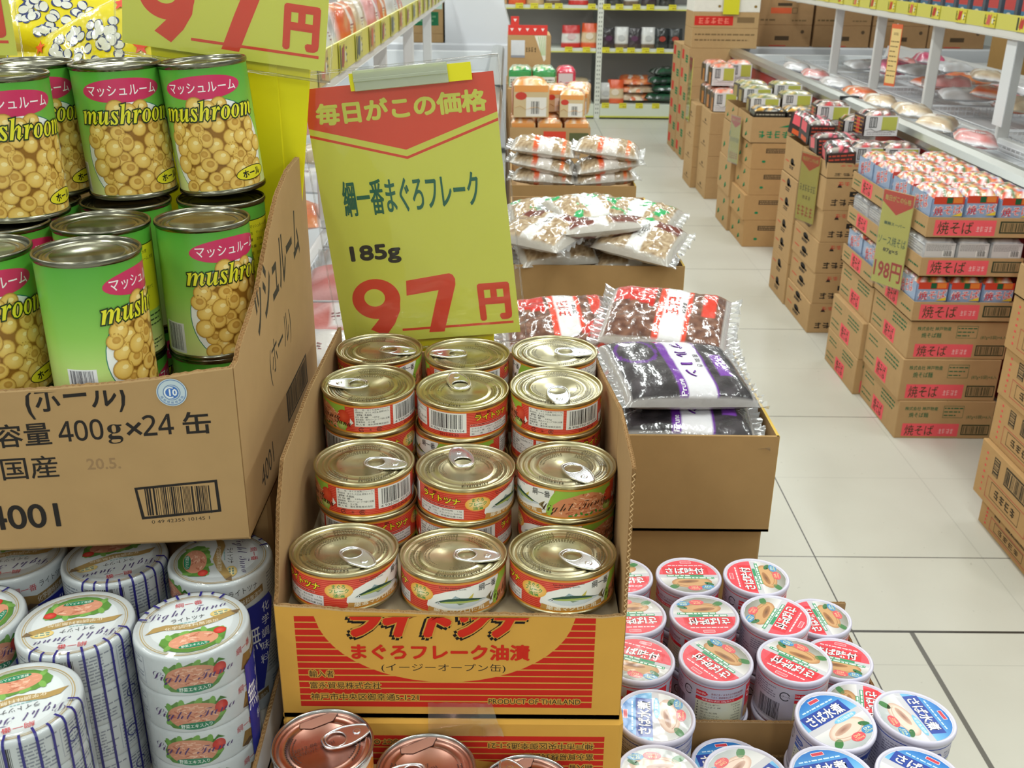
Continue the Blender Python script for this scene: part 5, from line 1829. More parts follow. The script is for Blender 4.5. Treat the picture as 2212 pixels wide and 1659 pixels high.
# ---- stack printing styles
def sty_yaki(Af, Al, w, d, h, tray):
    G, P = (40, 104, 70), (238, 96, 104)
    if tray:
        Af.rect(w * .07, h * .12, w * .93 if False else w * .66, h * .88, P, 1)
        Af.text('焼そば', w * .27, h * .5, h * .62, (22, 70, 44), 2, w=w * .34)
        marks(Af, w * .55, h * .45, w * .16, h * .26, 4, (246, 190, 190), 2)
        Af.rect(w * .70, h * .25, w * .98, h * .84, (48, 60, 44), 1); Af.rect(w * .715, h * .32, w * .965, h * .77, KRAFT, 2)
        Af.bars(w * .72, h * .34, w * .96, h * .75, (48, 60, 44), 3, 7, 22)
        Al.rect(d * .30, h * .12, d * .62, h * .9, P, 1); Al.text('焼そば', d * .46, h * .5, h * .7, (22, 70, 44), 2, w=d * .22)
        Al.lines(d * .06, h * .3, d * .26, h * .7, G, 2, 5, 1); Al.lines(d * .72, h * .3, d * .95, h * .6, G, 1, 6, 1)
    else:
        Af.rect(w * .07, h * .06, w * .66, h * .40, P, 1)
        Af.text('焼そば', w * .25, h * .22, h * .28, (22, 70, 44), 2, w=w * .30)
        marks(Af, w * .53, h * .2, w * .16, h * .13, 4, (246, 190, 190), 2)
        Af.rect(w * .69, h * .10, w * .98, h * .38, (48, 60, 44), 1); Af.rect(w * .70, h * .13, w * .97, h * .35, KRAFT, 2)
        Af.bars(w * .705, h * .14, w * .965, h * .34, (48, 60, 44), 3, 7, 22)
        Af.text('株式会社 神戸物産', w * .24, h * .80, h * .10, G, 1, w=w * .34, off=.01)
        Af.text('焼そば麺', w * .22, h * .63, h * .13, G, 1, w=w * .2, off=.01)
        Af.frame(w * .47, h * .56, w * .68, h * .88, 1.2, G, 1)
        Af.lines(w * .48, h * .58, w * .67, h * .86, G, 3, 4, 1)
        Af.text('(87g×5袋)×6入', w * .85, h * .58, h * .11, G, 1, w=w * .26)
        Al.rect(d * .36, h * .06, d * .66, h * .46, P, 1); Al.text('焼そば', d * .51, h * .26, h * .34, (22, 70, 44), 2, w=d * .22)
        Al.lines(d * .05, h * .1, d * .3, h * .4, G, 2, 5, 1); Al.lines(d * .55, h * .58, d * .9, h * .88, G, 3, 6, 1); Al.lines(d * .08, h * .62, d * .35, h * .84, G, 2, 5, 1, 5)
def sty_ramen(Af, Al, w, d, h, tray):
    K, R2 = (44, 40, 38), (206, 84, 70)
    marks(Af, w * .34, h * .26, w * .54, h * .21, 5, K, 1, 3)
    Af.rect(w * .3, h * .44, w * .9, h * .60, K, 1)
    Af.lines(w * .34, h * .47, w * .86, h * .57, KRAFT, 1, 5, 2)
    marks(Af, w * .3, h * .84, w * .32, h * .12, 4, R2, 1, 8)
    if not tray:
        Af.frame(w * .62, h * .64, w * .98, h * .96, 1.4, K, 1); Af.bars(w * .64, h * .67, w * .96, h * .93, K, 1, 3, 18)
        Af.poly([(w * .14, h * .72), (w * .2, h * .72), (w * .17, h * .86)], K, 1)
    for k in ((.28, .74) if not tray else (.3,)):
        Al.ell(d * .5, h * (k + .1), d * .10, h * .10, K, 1, 12); Al.rect(d * .42, h * (k + .02), d * .66, h * (k + .08), K, 1)
        Al.lines(d * .36, h * (k - .12), d * .6, h * (k - .02), K, 2, 6, 1)
        Al.lines(d * .1, h * k, d * .3, h * (k + .1), R2, 1, 6, 1, 4)
def sty_green(Af, Al, w, d, h, tray):
    G, K = (30, 130, 86), (70, 62, 50)
    if tray:
        Af.poly([(w * .4, h * .62), (w * .8, h * .9), (w * .74, h * .62)], G, 1)
        marks(Af, w * .45, h * .34, w * .7, h * .28, 6, G, 1, 9)
    else:
        Af.rect(w * .22, h * .62, w * .72, h * .80, (96, 78, 56), 1); Af.lines(w * .24, h * .64, w * .70, h * .78, KRAFT, 2, 4, 2)
        Af.ell(w * .2, h * .3, w * .03, h * .05, G, 1, 10)
    for (a, b) in ((.22, .3), (.66, .24), (.62, .74)):
        Al.ell(d * a, h * b, d * .07, h * .07, G, 1, 10, rot=.6); Al.line([(d * (a - .06), h * (b - .1)), (d * (a + .09), h * (b + .02))], 5, G, 1)
def sty_plain(Af, Al, w, d, h, tray):
    K = (104, 84, 60)
    Af.rect(w * .3, h * .6, w * .8, h * .78, K, 1); Af.lines(w * .32, h * .62, w * .78, h * .76, KRAFT, 2, 4, 2)
    Al.ell(d * .5, h * .5, d * .08, h * .07, K, 1, 10); Al.lines(d * .2, h * .3, d * .7, h * .4, K, 1, 6, 1)
def sty_redgreen(Af, Al, w, d, h, tray):
    G, R2 = (36, 120, 76), (206, 64, 56)
    Al.rect(d * .62, h * .2, d * .92, h * .6, G, 1); Al.rect(d * .1, h * .3, d * .38, h * .8, R2, 1)
    Al.lines(d * .64, h * .26, d * .9, h * .54, KRAFT, 2, 5, 2)
def sty_label(Af, Al, w, d, h, tray):
    R2, K = (222, 86, 84), (60, 54, 44)
    for q in (.10, .90):
        Al.lines(d * q - 5, h * .1, d * q + 5, h * .9, R2, 7, 6, 1)
    Al.rect(d * .2, h * .58, d * .28, h * .9, K, 1)
    Al.bars(d * .21, h * .59, d * .27, h * .89, KRAFT, 2, 4, 9, False)
    Al.rect(d * .36, h * .60, d * .7, h * .92, K, 1); Al.rect(d * .37, h * .63, d * .69, h * .89, KRAFT, 2); Al.bars(d * .375, h * .64, d * .685, h * .88, K, 3, 5, 20)
    Al.frame(d * .16, h * .12, d * .72, h * .50, 2, (190, 90, 80), 1); Al.frame(d * .22, h * .18, d * .62, h * .46, 1.6, K, 1)
    marks(Al, d * .42, h * .32, d * .3, h * .15, 4, K, 2, 10)

def stack_box(x0, y0, z0, x1, y1, z1, sty, label, group=None, tray=False, col=KRAFT, name='carton'):
    mb = MB()
    if tray:
        C4 = ((x0, y0), (x1, y0), (x1, y1), (x0, y1))
        slab(mb, C4, z0, z0 + .003, col)
        for i in range(4):
            wall(mb, C4[i], C4[(i + 1) % 4], z0, [(0, z1), (1, z1)], .003, col, KRAFT_IN, False)
    else:
        closed_box(mb, x0, y0, z0, x1, y1, z1 - .0004, col, ch=.002)
    Af = Art(mb, flat((x0, y0, z0), (1, 0, 0), (0, 0, 1)), 0, 0, 3e-4)
    Al = Art(mb, flat((x0, y1, z0), (0, -1, 0), (0, 0, 1)), 0, 0, 3e-4)
    if sty:
        sty(Af, Al, (x1 - x0) * 1000, (y1 - y0) * 1000, (z1 - z0) * 1000, tray)
    return put(mb, 'open_tray' if tray else name, label, 'cardboard tray' if tray else 'cardboard box', group)

ords = ['bottom', 'second', 'third', 'fourth', 'fifth', 'sixth', 'top']
# A: fried-noodle stack, front pile of three cartons and three trays
YX0, YX1, YY0, YY1 = 1.302, 1.625, 3.114, 3.478
jit = (.012, .004, .010)
for k, (a, b) in enumerate(((0, .137), (.137, .284), (.284, .416))):
    stack_box(YX0 + jit[k], YY0 + .004 * k, a, YX1 + jit[k], YY1 + .002, b, sty_yaki, '%s brown carton with pink panel in the noodle stack with the 198 price sign' % ords[k])
trays = ((.416, .482), (.566, .628), (.692, .757))
for k, (a, b) in enumerate(trays):
    stack_box(YX0 + .004, YY0 + .002, a, YX1 + .004, YY1, b, sty_yaki, '%s open tray with pink panel facing the camera in the 198 noodle stack' % ('lowest', 'middle', 'topmost')[k], tray=True)
yb0, yb1 = 3.484, 3.845
for k, (a, b) in enumerate(((0, .137), (.137, .277), (.277, .414))):
    stack_box(YX0 + (-.014, -.012, .006)[k], yb0, a, YX1, yb1, b, sty_yaki, '%s carton of the pile right behind the 198 noodle stack' % ords[k])
for k, (a, b) in enumerate(((.414, .480), (.566, .628), (.692, .757))):
    stack_box(YX0 - .002, yb0, a, YX1, yb1, b, sty_yaki, '%s open noodle tray behind the trays with the 198 sign' % ('lowest', 'middle', 'topmost')[k], tray=True)
gy = 'fried noodle packs on the top trays'
rows = (3.2090, 3.3860, 3.5770, 3.7530)
rowname = ('front row', 'second row', 'third row', 'back row')
for r, y in enumerate(rows):
    for c in range(3):
        YAKI.place((1.3630 + .1050 * c, y - .004 * (c == 2), .6956), (R_(random.Random(r * 7 + c).uniform(-1.5, 1.5)), 0, R_(random.Random(r + c * 5).uniform(-.6, .6))),
                   'blue and red noodle pack on the top tray, %s, %s' % (rowname[r], ('aisle side', 'middle', 'freezer side')[c]), gy)
gl = 'fried noodle packs in the lower trays'
for (z, pr, nm, zz) in ((.4195, YAKI, 'blue and red noodle pack in the lowest tray', 0), (.5695, YAKIB, 'grey-backed noodle pack with barcode in the middle tray', 0)):
    for c in range(3):
        pr.place((1.3630 + .1050 * c, rows[0], z), (0, 0, R_(.5 * (c - 1))), '%s, %s of the front row' % (nm, ('aisle end', 'middle', 'freezer end')[c]), gl)
    for r in (1, 2, 3):
        pr.place((1.3630, rows[r], z), (0, 0, 0), '%s, %s along the aisle edge' % (nm, rowname[r]), gl)
# small price signs on the stacks
def small_sign(x, y, z, w, h, lines_, label, rz=-90, tilt=0):
    t = empty('price_sign', (x, y, z), rot=(R_(tilt), 0, R_(rz)), label=label, cat='price sign', group='small price signs on the aisle stacks')
    mb = MB()
    mb.box(-w / 2, -.0015, 0, w / 2, .0015, h, (222, 218, 110))
    A = Art(mb, flat((0, -.0015, 0), (1, 0, 0), (0, 0, 1)), 0, 0, 4e-4)
    W, H = w * 1000, h * 1000
    A.poly([(-W / 2, H), (W / 2, H), (W / 2, H * .88), (0, H * .76), (-W / 2, H * .88)], (226, 70, 44), 1)
    A.text('毎日がこの価格', 0, H * .925, H * .06, (222, 218, 110), 2, w=W * .86, off=.01)
    for (s, v, hh, ww, col) in lines_:
        if s[0] == '~':
            marks(A, 0, H * v, W * ww, H * hh, len(s), col, 1, len(s) + int(h * 1000))
        else:
            A.text(s, 0, H * v, H * hh, col, 1, w=W * ww, off=.0 if '焼' in s else .02)
    mb.build('price_card', PAPER, t)
    sv = MB()
    sv.box(-w / 2 - .004, -.0034, -.006, w / 2 + .004, -.0028, h + .006, (240, 240, 240))
    sv.build('clear_sleeve', CLEAR, t)
    return t
GRN = (30, 96, 70)
small_sign(1.2640, 3.270, .490, .125, .310, [('業務スーパー', .66, .035, .7, GRN), ('ソース焼そば', .48, .10, .92, GRN), ('87g×5', .37, .05, .5, (40, 40, 30)), ('198円', .16, .20, .9, RED)], 'yellow price sign reading 198 hung on the fried noodle stack', rz=-62)
# B: ramen stack
BX0, BX1 = 1.296, 1.640
g = 'ramen cartons'
for k in range(5):
    a, b = (.0, .1325, .266, .400, .533)[k], (.1325, .266, .400, .533, .666)[k]
    stack_box(BX0 + (.0, .006, .002, .006, .0)[k], 4.149, a, BX1, 4.530, b, sty_ramen, '%s carton of the ramen stack between noodle and green-print stacks' % ords[k])
    if k < 3:
        stack_box(BX0 - .006, 4.536, (0, .19, .38)[k], BX1, 4.820, (.19, .38, .57)[k], sty_ramen, '%s carton behind the ramen stack' % ords[k])
stack_box(BX0, 4.149, .666, BX1, 4.530, .728, sty_ramen, 'open tray on the ramen stack, front half', tray=True)
stack_box(BX0, 4.536, .57, BX1, 4.820, .728, sty_ramen, 'open carton on the back half of the ramen stack', tray=True)
small_sign(1.2660, 4.290, .455, .125, .28, [('~~~~~~', .5, .10, .9, GRN), ('~~~', .36, .05, .5, (40, 40, 30)), ('~~~~', .15, .16, .9, RED)], 'yellow price sign on the ramen stack', rz=-70)
def side_white(A, W, H):
    A.rect(4, 4, W - 4, H - 3, (224, 222, 224), 1)
    A.rect(W * .5, H * .3, W * .93, H - 8, (186, 188, 84), 2)
    A.rect(W * .14, H * .42, W * .36, H * .9, (60, 60, 66), 2); A.bars(W * .16, H * .46, W * .34, H * .86, (224, 222, 224), 3, 2, 8)
    A.lines(W * .1, 8, W * .9, H * .26, (150, 140, 146), 2, 3, 2)
RAM = block_pack('noodle_pack', 'noodle pack', (.150, .118, .105), (58, 44, 46), side_white, speck([(40, 34, 36), (200, 60, 66), (196, 176, 160), (120, 100, 90), (48, 40, 40), (226, 216, 210)], 6, 2),
                 lambda A, W, H: (A.rect(4, 3, W - 4, H - 3, (60, 46, 48), 1), A.rect(W * .3, H * .1, W * .6, H * .8, (206, 60, 62), 2), A.lines(W * .1, 8, W * .9, H - 8, (196, 150, 70), 5, 5, 3)))
RAMU = block_pack('noodle_pack', 'noodle pack', (.116, .150, .110), (48, 40, 42), lambda A, W, H: (A.rect(4, 4, W - 4, H - 3, (66, 50, 48), 1), A.lines(8, 8, W - 8, H - 8, (200, 80, 60), 5, 6, 2)), speck([(38, 34, 36), (60, 54, 56), (230, 90, 110), (190, 180, 170), (44, 40, 42)], 5, 3),
                  lambda A, W, H: (A.rect(4, 3, W - 4, H - 3, (44, 38, 42), 1), A.rect(W * .2, H * .5, W * .7, H * .95, (232, 90, 104), 2), A.rect(W * .3, H * .08, W * .8, H * .3, (216, 90, 40), 2)))
gr = 'ramen packs with white and green side panels'
for (x, y, z, rz, lb) in ((1.56, 4.42, .800, 4, 'ramen pack standing highest on the ramen stack beside the red freezer panel'), (1.545, 4.62, .750, 0, 'ramen pack at the back of the ramen stack showing white panel'),
                          (1.475, 4.245, .698, 0, 'ramen pack low in the ramen tray facing the camera'), (1.595, 4.235, .698, 3, 'ramen pack low in the ramen tray next to the fried noodles')):
    RAM.place((x, y, z), (0, 0, R_(rz)), lb, gr)
RAM.place((1.445, 4.70, .800), (0, 0, R_(-3)), 'ramen pack with clear wrinkled top at the back of the ramen stack', gr)
gb = 'black and pink ramen packs'
for i, (x, y, z, rx) in enumerate(((1.365, 4.235, .690, 8), (1.362, 4.40, .700, -6), (1.372, 4.62, .735, 6), (1.440, 4.43, .690, 10), (1.362, 4.745, .735, 5))):
    RAMU.place((x, y, z), (R_(rx), R_(-6 + 3 * i), R_(5 * i - 8)), 'black ramen pack with pink stripes, %s along the ramen stack' % ('nearest', 'second', 'third', 'one tucked in second', 'last')[i], gb)
# C: green-print stack
for k in range(5):
    a, b = (.0, .15, .29, .43, .57)[k], (.15, .29, .43, .57, .66)[k]
    if k < 4: stack_box(1.298 + (.012, .0, .016, .014)[k], 5.546, a, 1.66, 5.90, b, sty_green, '%s carton of the stack with green leaf print' % ords[k], col=(186, 148, 100))
stack_box(1.298, 5.546, .57, 1.66, 5.90, .705, sty_green, 'open carton with green print at the top of its stack', tray=True)
for k in range(3):
    stack_box(1.292 - .006 * (k % 2), 5.906, (0, .2, .4)[k], 1.66, 6.25, (.2, .4, .60)[k], sty_green, '%s carton behind the green-print stack' % ords[k])
stack_box(1.296, 5.906, .60, 1.66, 6.25, .705, sty_green, 'open carton behind the green-print stack', tray=True)
small_sign(1.2700, 5.800, .42, .11, .25, [('~~~~~~', .5, .10, .9, GRN), ('~~~~', .15, .16, .9, RED)], 'faded price sign on the green-print stack', rz=-74)
BLK = block_pack('noodle_pack', 'noodle pack', (.165, .125, .100), (44, 42, 40), lambda A, W, H: (A.rect(4, 4, W - 4, H - 2, (52, 50, 46), 1), A.lines(8, 10, W - 8, H - 8, (196, 190, 170), 3, 6, 2), A.rect(W * .55, 6, W * .85, H * .3, (216, 140, 50), 3)),
                 speck([(38, 36, 36), (60, 58, 54), (226, 170, 60), (180, 176, 164), (44, 42, 42)], 5, 5), lambda A, W, H: A.rect(W * .2, 4, W * .6, H * .4, (190, 120, 50), 1))
CRM = block_pack('noodle_pack', 'noodle pack', (.165, .125, .095), (70, 60, 48), side_white, speck([(196, 188, 160), (226, 222, 210), (120, 130, 90), (70, 66, 60), (206, 180, 110)], 6, 6), lambda A, W, H: A.rect(W * .2, 4, W * .7, H * .8, (170, 150, 90), 1))
gk = 'black and yellow noodle packs'
for i, (x, y, z) in enumerate(((1.395, 5.63, .655), (1.565, 5.63, .655))):
    BLK.place((x, y, z), (R_(4), 0, R_(3 * i)), 'black noodle pack with yellow corner on the green-print stack, %s' % ('aisle side', 'freezer side')[i], gk)
gc = 'noodle packs with white barcode panels on the green-print stack'
for i, (x, y, z) in enumerate(((1.400, 5.77, .705), (1.570, 5.77, .725), (1.40, 5.98, .73), (1.57, 6.0, .75), (1.40, 6.12, .74))):
    CRM.place((x, y, z), (0, 0, R_(2 * i - 3)), 'noodle pack with cream top behind the black packs, %s' % ('first by the aisle', 'first by the freezer', 'second by the aisle', 'second by the freezer', 'last')[i], gc)
# D and E: farther stacks
for k in range(4):
    stack_box(1.308, 6.74, .14 * k, 1.66, 7.08, .14 * (k + 1), sty_plain, '%s carton of the stack with dark print before the tall red-panel stack' % ords[k])
    stack_box(1.270, 7.09, .14 * k, 1.66, 7.42, .14 * (k + 1), sty_plain, '%s carton half hidden behind the dark-print stack' % ords[k])
RND = block_pack('noodle_pack', 'noodle pack', (.155, .15, .14), (70, 54, 46), side_white, speck([(230, 120, 96), (60, 50, 46), (210, 190, 180), (226, 140, 110)], 6, 7), lambda A, W, H: (A.rect(W * .1, 4, W * .5, H * .9, (80, 60, 40), 1), A.rect(W * .5, 4, W * .9, H * .7, (190, 120, 60), 2)))
gd = 'noodle packs on the dark-print stack'
for i, (x, y, z) in enumerate(((1.40, 6.83, .562), (1.565, 6.83, .562), (1.40, 7.0, .562), (1.565, 7.0, .562), (1.40, 6.98, .705), (1.40, 7.2, .562), (1.56, 7.2, .562), (1.40, 7.22, .705), (1.56, 7.22, .705))):
    RND.place((x, y, z), (0, 0, R_(2 * (i % 3) - 2)), 'tall noodle pack with white side panel, number %s of the dark-print stack' % ('one', 'two', 'three', 'four', 'five', 'six', 'seven', 'eight', 'nine')[i], gd)
for k in range(6):
    stack_box(1.372, 8.136, .14 * k, 1.70, 8.48, .14 * (k + 1), sty_redgreen, '%s carton in the tall stack with red panels' % ords[k])
    stack_box(1.366, 8.49, .14 * k, 1.70, 8.88, .14 * (k + 1), sty_redgreen, '%s carton behind the tall red-panel stack' % ords[k])
mb = MB(); closed_box(mb, 1.385, 8.136, .8404, 1.88, 8.48, .985)
A = Art(mb, flat((1.385, 8.136, .8404), (1, 0, 0), (0, 0, 1)), 0, 0, 6e-4)
A.lines(20, 40, 470, 120, (120, 96, 66), 2, 10, 1)
put(mb, 'carton', 'wide plain carton low on the tall stack by the back shelf')
mb = MB(); closed_box(mb, 1.385, 8.136, .9854, 1.88, 8.48, 1.10)
A = Art(mb, flat((1.385, 8.136, .9854), (1, 0, 0), (0, 0, 1)), 0, 0, 6e-4)
A.rect(10, 20, 300, 86, (206, 50, 44), 1); marks(A, 155, 52, 240, 42, 5, (240, 130, 110), 2, 12); A.rect(330, 40, 460, 80, (130, 104, 72), 1)
put(mb, 'carton', 'carton with a long red panel on the tall stack by the back shelf')
mb = MB(); closed_box(mb, 1.385, 8.136, 1.1004, 1.88, 8.48, 1.20, (232, 226, 216))
A = Art(mb, flat((1.385, 8.136, 1.1004), (1, 0, 0), (0, 0, 1)), 0, 0, 6e-4)
A.ell(190, 40, 12, 10, (140, 110, 50), 1, 10); A.ell(460, 40, 12, 10, (140, 110, 50), 1, 10)
put(mb, 'carton', 'white carton near the top of the tall stack')
mb = MB(); closed_box(mb, 1.395, 8.14, 1.2004, 1.88, 8.48, 1.34, (232, 226, 216))
A = Art(mb, flat((1.395, 8.14, 1.2004), (1, 0, 0), (0, 0, 1)), 0, 0, 6e-4)
A.rect(0, 0, 480, 34, (240, 170, 80), 1)
put(mb, 'carton', 'white carton with an orange base stripe topping the tall stack')
mb = MB(); mb.box(1.60, 8.118, 1.085, 1.72, 8.122, 1.60, (214, 206, 40))
tag(mb.build('price_sign', PAPER), 'yellow vertical board in front of the white cartons', 'price sign')
small_sign(1.264, 7.36, .42, .12, .42, [('~~~~', .5, .10, .9, GRN), ('~~~', .15, .16, .9, RED)], 'long yellow price sign on the stack before the red-panel cartons')
# F: nearest stack on the right edge
for k, (a, b, xo) in enumerate(((0, .100, .022), (.100, .264, -.012), (.264, .402, .002), (.402, .538, -.002), (.538, .685, -.010))):
    stack_box(1.350 + xo, 2.150, a, 1.720 + xo, 2.574, b, sty_label, '%s carton of the nearest stack at the picture edge' % ords[k], col=(186, 148, 100))
stack_box(1.338, 2.150, .685, 1.710, 2.574, .768, None, 'open tray on the nearest stack at the picture edge', tray=True)
def or_front(A, W, H): A.rect(4, 4, W - 4, H - 4, (214, 40, 36), 1)
ORG = block_pack('noodle_pack', 'noodle pack', (.12, .17, .105), (236, 110, 30), or_front, lambda u, v: (240, 120, 30), lambda A, W, H: (A.rect(4, 4, W - 4, H * .5, (206, 30, 40), 1), A.rect(4, H * .5, W - 4, H * .7, (236, 200, 60), 1)))
for r in range(2):
    for c in range(2):
        ORG.place((1.408 + .13 * c, 2.245 + .21 * r, .690), (0, 0, 0), 'orange and red pack on the nearest stack, %s' % (('near aisle corner', 'near inner corner'), ('far aisle corner', 'far inner corner'))[r][c], 'orange packs on the nearest stack')
# noodle pile at the end of the dried goods row
NX0, NX1, NY = .010, .3690, 4.630
stack_box(NX0, NY, .685, NX1, NY + .36, .7800, None, 'open tray under the orange-wrapped noodle packs, red and green printing', tray=True)
mb = MB()
A = Art(mb, flat((NX0, NY, .685), (1, 0, 0), (0, 0, 1)), 0, 0, 6e-4)
A.rect(150, 20, 250, 80, (222, 72, 52), 1); A.rect(265, 14, 350, 74, (92, 96, 60), 1)
mbp = mb
for k in range(3):
    mb = MB(); closed_box(mb, NX0, NY, (0, .22, .44)[k], NX1, NY + .36, (.22, .44, .6845)[k]); put(mb, 'carton', '%s carton under the orange-wrapped noodle packs' % ords[k])
tr = [o for o in COL.objects if o.name.startswith('open_tray') and o.get('label', '').startswith('open tray under the orange')][0]
pp = mbp.build('printed_panel', PRINT, tr)
def or2(A, W, H):
    A.rect(3, 3, W - 3, H - 3, (212, 190, 150), 1); A.rect(W * .36, 6, W * .92, H * .62, (236, 232, 226), 2)
    A.bars(W * .5, H * .12, W * .74, H * .5, (60, 58, 60), 3, 2, 10); A.ell(W * .22, H * .66, W * .16, H * .12, (206, 70, 60), 2, 12); A.rect(6, H * .78, W - 6, H - 4, (236, 160, 90), 2)
ORN = block_pack('noodle_pack', 'noodle pack', (.112, .16, .118), (236, 176, 110), or2, speck([(240, 180, 110), (246, 226, 200), (236, 150, 80), (250, 240, 226)], 6, 8), lambda A, W, H: A.rect(3, 3, W - 3, H - 3, (226, 150, 100), 1))
ORB = block_pack('noodle_pack', 'noodle pack', (.160, .17, .165), (238, 190, 130), or2, speck([(240, 180, 110), (246, 226, 200), (236, 150, 80)], 6, 9), lambda A, W, H: A.rect(3, 3, W - 3, H - 3, (226, 140, 90), 1))
gn = 'orange-wrapped noodle packs'
for c in range(3):
    ORN.place((.070 + .1185 * c, 4.722, .700), (0, 0, R_(c - 1)), 'orange-wrapped noodle pack with barcode in the lower row, %s from the sign' % ('first', 'second', 'third')[c], gn)
    ORN.place((.070 + .1185 * c, 4.895, .700), (0, 0, R_(1 - c)), 'orange-wrapped noodle pack in the second rank of the tray, %s from the sign' % ('first', 'second', 'third')[c], gn)
ORB.place((.100, 4.722, .822), (0, 0, R_(2)), 'big orange-wrapped noodle bundle standing on the lower row by the sign', gn)
ORN.place((.290, 4.722, .822), (0, 0, R_(-5)), 'orange-wrapped noodle pack topping the aisle side of the pile', gn)
ORN.place((.225, 4.895, .822), (0, 0, R_(4)), 'orange-wrapped noodle pack behind the big bundle', gn)
ORN.place((.325, 4.900, .825), (R_(10), 0, R_(-8)), 'orange-wrapped noodle pack leaning at the back of the pile', gn)
GRP = block_pack('noodle_pack', 'noodle pack', (.11, .14, .10), (60, 160, 90), lambda A, W, H: (A.rect(4, 4, W - 4, H * .6, (220, 226, 220), 1), A.lines(10, 8, W - 10, H * .5, (90, 90, 90), 3, 5, 2)), speck([(60, 170, 90), (226, 236, 226), (40, 140, 70), (240, 226, 200)], 5, 10))
mb = MB(); closed_box(mb, .0, 5.16, 0, .335, 5.46, .44); put(mb, 'carton', 'brown carton on the floor under the green noodle packs')
mb = MB(); closed_box(mb, .0, 5.16, .4405, .335, 5.46, .885); put(mb, 'carton', 'brown carton directly under the green noodle packs')
for i in range(2):
    GRP.place((.06 + .115 * i, 5.25, .886), (0, 0, R_(4 * i - 2)), 'green and white noodle pack below the tall brown box, %s' % ('beside the freezer', 'towards the aisle')[i], 'green noodle packs')
RDP = block_pack('noodle_pack', 'noodle pack', (.09, .13, .10), (206, 60, 84), lambda A, W, H: A.rect(6, 4, W - 14, H * .8, (206, 196, 200), 1), lambda u, v: (206, 60, 84))
RDP.place((.285, 5.25, .886), (0, 0, 0), 'red-wrapped noodle pack beside the green ones', 'red noodle pack')
# tall brown box with a red strip of triangles
mb = MB(); closed_box(mb, -.010, 5.60, .0, .335, 5.95, .50); put(mb, 'carton', 'brown carton on the floor under the tall box with red strip')
mb = MB(); closed_box(mb, -.010, 5.60, .5005, .335, 5.95, .86); put(mb, 'carton', 'brown carton right under the tall box with red strip')
mb = MB()
bx0, bx1, by0 = -.004, .222, 5.600
closed_box(mb, bx0, by0, .8605, bx1, by0 + .30, 1.10)
A = Art(mb, flat((bx0, by0, .8605), (1, 0, 0), (0, 0, 1)), 0, 0, 6e-4)
A.rect(18, 130, 90, 215, (214, 216, 222), 1); A.rect(18, 128, 90, 140, (150, 150, 160), 2)
marks(A, 122, 168, 56, 24, 4, (50, 46, 40), 1, 11)
A.poly([(140, 238), (200, 238), (200, 120), (190, 110)], (230, 228, 214), 1)
for k in range(4): A.line([(160 + k * 11, 234), (178 + k * 6, 140)], 3, (150, 190, 120), 2)
A.rect(0, 239, 226, 240, (90, 70, 50), 2)
put(mb, 'carton', 'tall brown carton with white label, topped by a strip of red triangles')
mb = MB()
mb.box(bx0 + .002, by0 + .002, 1.1008, bx1 - .020, by0 + .006, 1.150, (218, 60, 54))
mb.box(bx0 + .016, by0 + .002, 1.1502, bx0 + .058, by0 + .006, 1.192, (218, 60, 54))
A = Art(mb, flat((bx0, by0 + .002, 1.1008), (1, 0, 0), (0, 0, 1)), 0, 0, 6e-4)
for (x, v) in ((22, 26), (62, 26), (102, 26), (142, 26), (182, 26), (38, 72)):
    A.poly([(x - 9, v + 7), (x + 9, v + 7), (x, v - 8)], (246, 232, 230), 1)
tag(mb.build('shelf_header', PRINT), 'red header strip with pale triangles standing on the tall brown carton', 'header card')
# ================================================================== island freezers
WHITEC = (220, 222, 226)
def wire_basket(x0, y0, x1, y1, z0, z1, label, sp=.032):
    mb = MB()
    t = .0016
    def w(a, b, r=t):
        mb.tube([a, b], r, (232, 232, 236), 5, 0)
    for z in (z0, (z0 + z1) / 2, z1):
        r = .0028 if z == z1 else t
        w((x0, y0, z), (x1, y0, z), r); w((x0, y1, z), (x1, y1, z), r); w((x0, y0, z), (x0, y1, z), r); w((x1, y0, z), (x1, y1, z), r)
    n = int((x1 - x0) / sp)
    for i in range(n + 1):
        x = x0 + (x1 - x0) * i / n
        w((x, y0, z0), (x, y0, z1)); w((x, y1, z0), (x, y1, z1))
    n = int((y1 - y0) / sp)
    for i in range(n + 1):
        y = y0 + (y1 - y0) * i / n
        w((x0, y, z0), (x0, y, z1)); w((x1, y, z0), (x1, y, z1))
    for i in range(1, 5):
        x = x0 + (x1 - x0) * i / 5
        w((x, y0, z0), (x, y1, z0))
    return tag(mb.build('wire_basket', WIRE), label, 'wire basket', 'white wire baskets in the freezers')

def frozen(cols, L, W, T, seed):
    def col(u, v):
        n = n2(u, v, 4, seed) + .5
        if abs(u) > .46: return (232, 232, 236)
        if -.1 < u < .08 and v > -.2: return cols[1]
        return mixc(cols[0], cols[2], max(0, min(1, n * 1.6 - .3)))
    return bag_thing('frozen_bag', 'bag of frozen food', dict(L=L, W=W, T=T, colfn=col, seed=seed, nx=18, ny=12, lump=.2, p=4, lump_s=26, mat=FROST,
                     art=lambda A: A.lines(-20, -15, 20, 15, (150, 90, 96), 3, 4, 1)))
FZ = {
    'pink': frozen(((226, 170, 170), (240, 234, 234), (206, 120, 116)), .24, .17, .07, 31),
    'white': frozen(((222, 222, 226), (236, 232, 230), (190, 186, 186)), .24, .18, .07, 32),
    'beige': frozen(((222, 204, 176), (232, 224, 212), (196, 168, 136)), .27, .17, .075, 33),
    'orange': frozen(((226, 150, 96), (238, 226, 216), (214, 96, 50)), .24, .17, .07, 34),
    'rose': frozen(((232, 130, 160), (240, 220, 226), (206, 70, 110)), .24, .17, .10, 35),
}
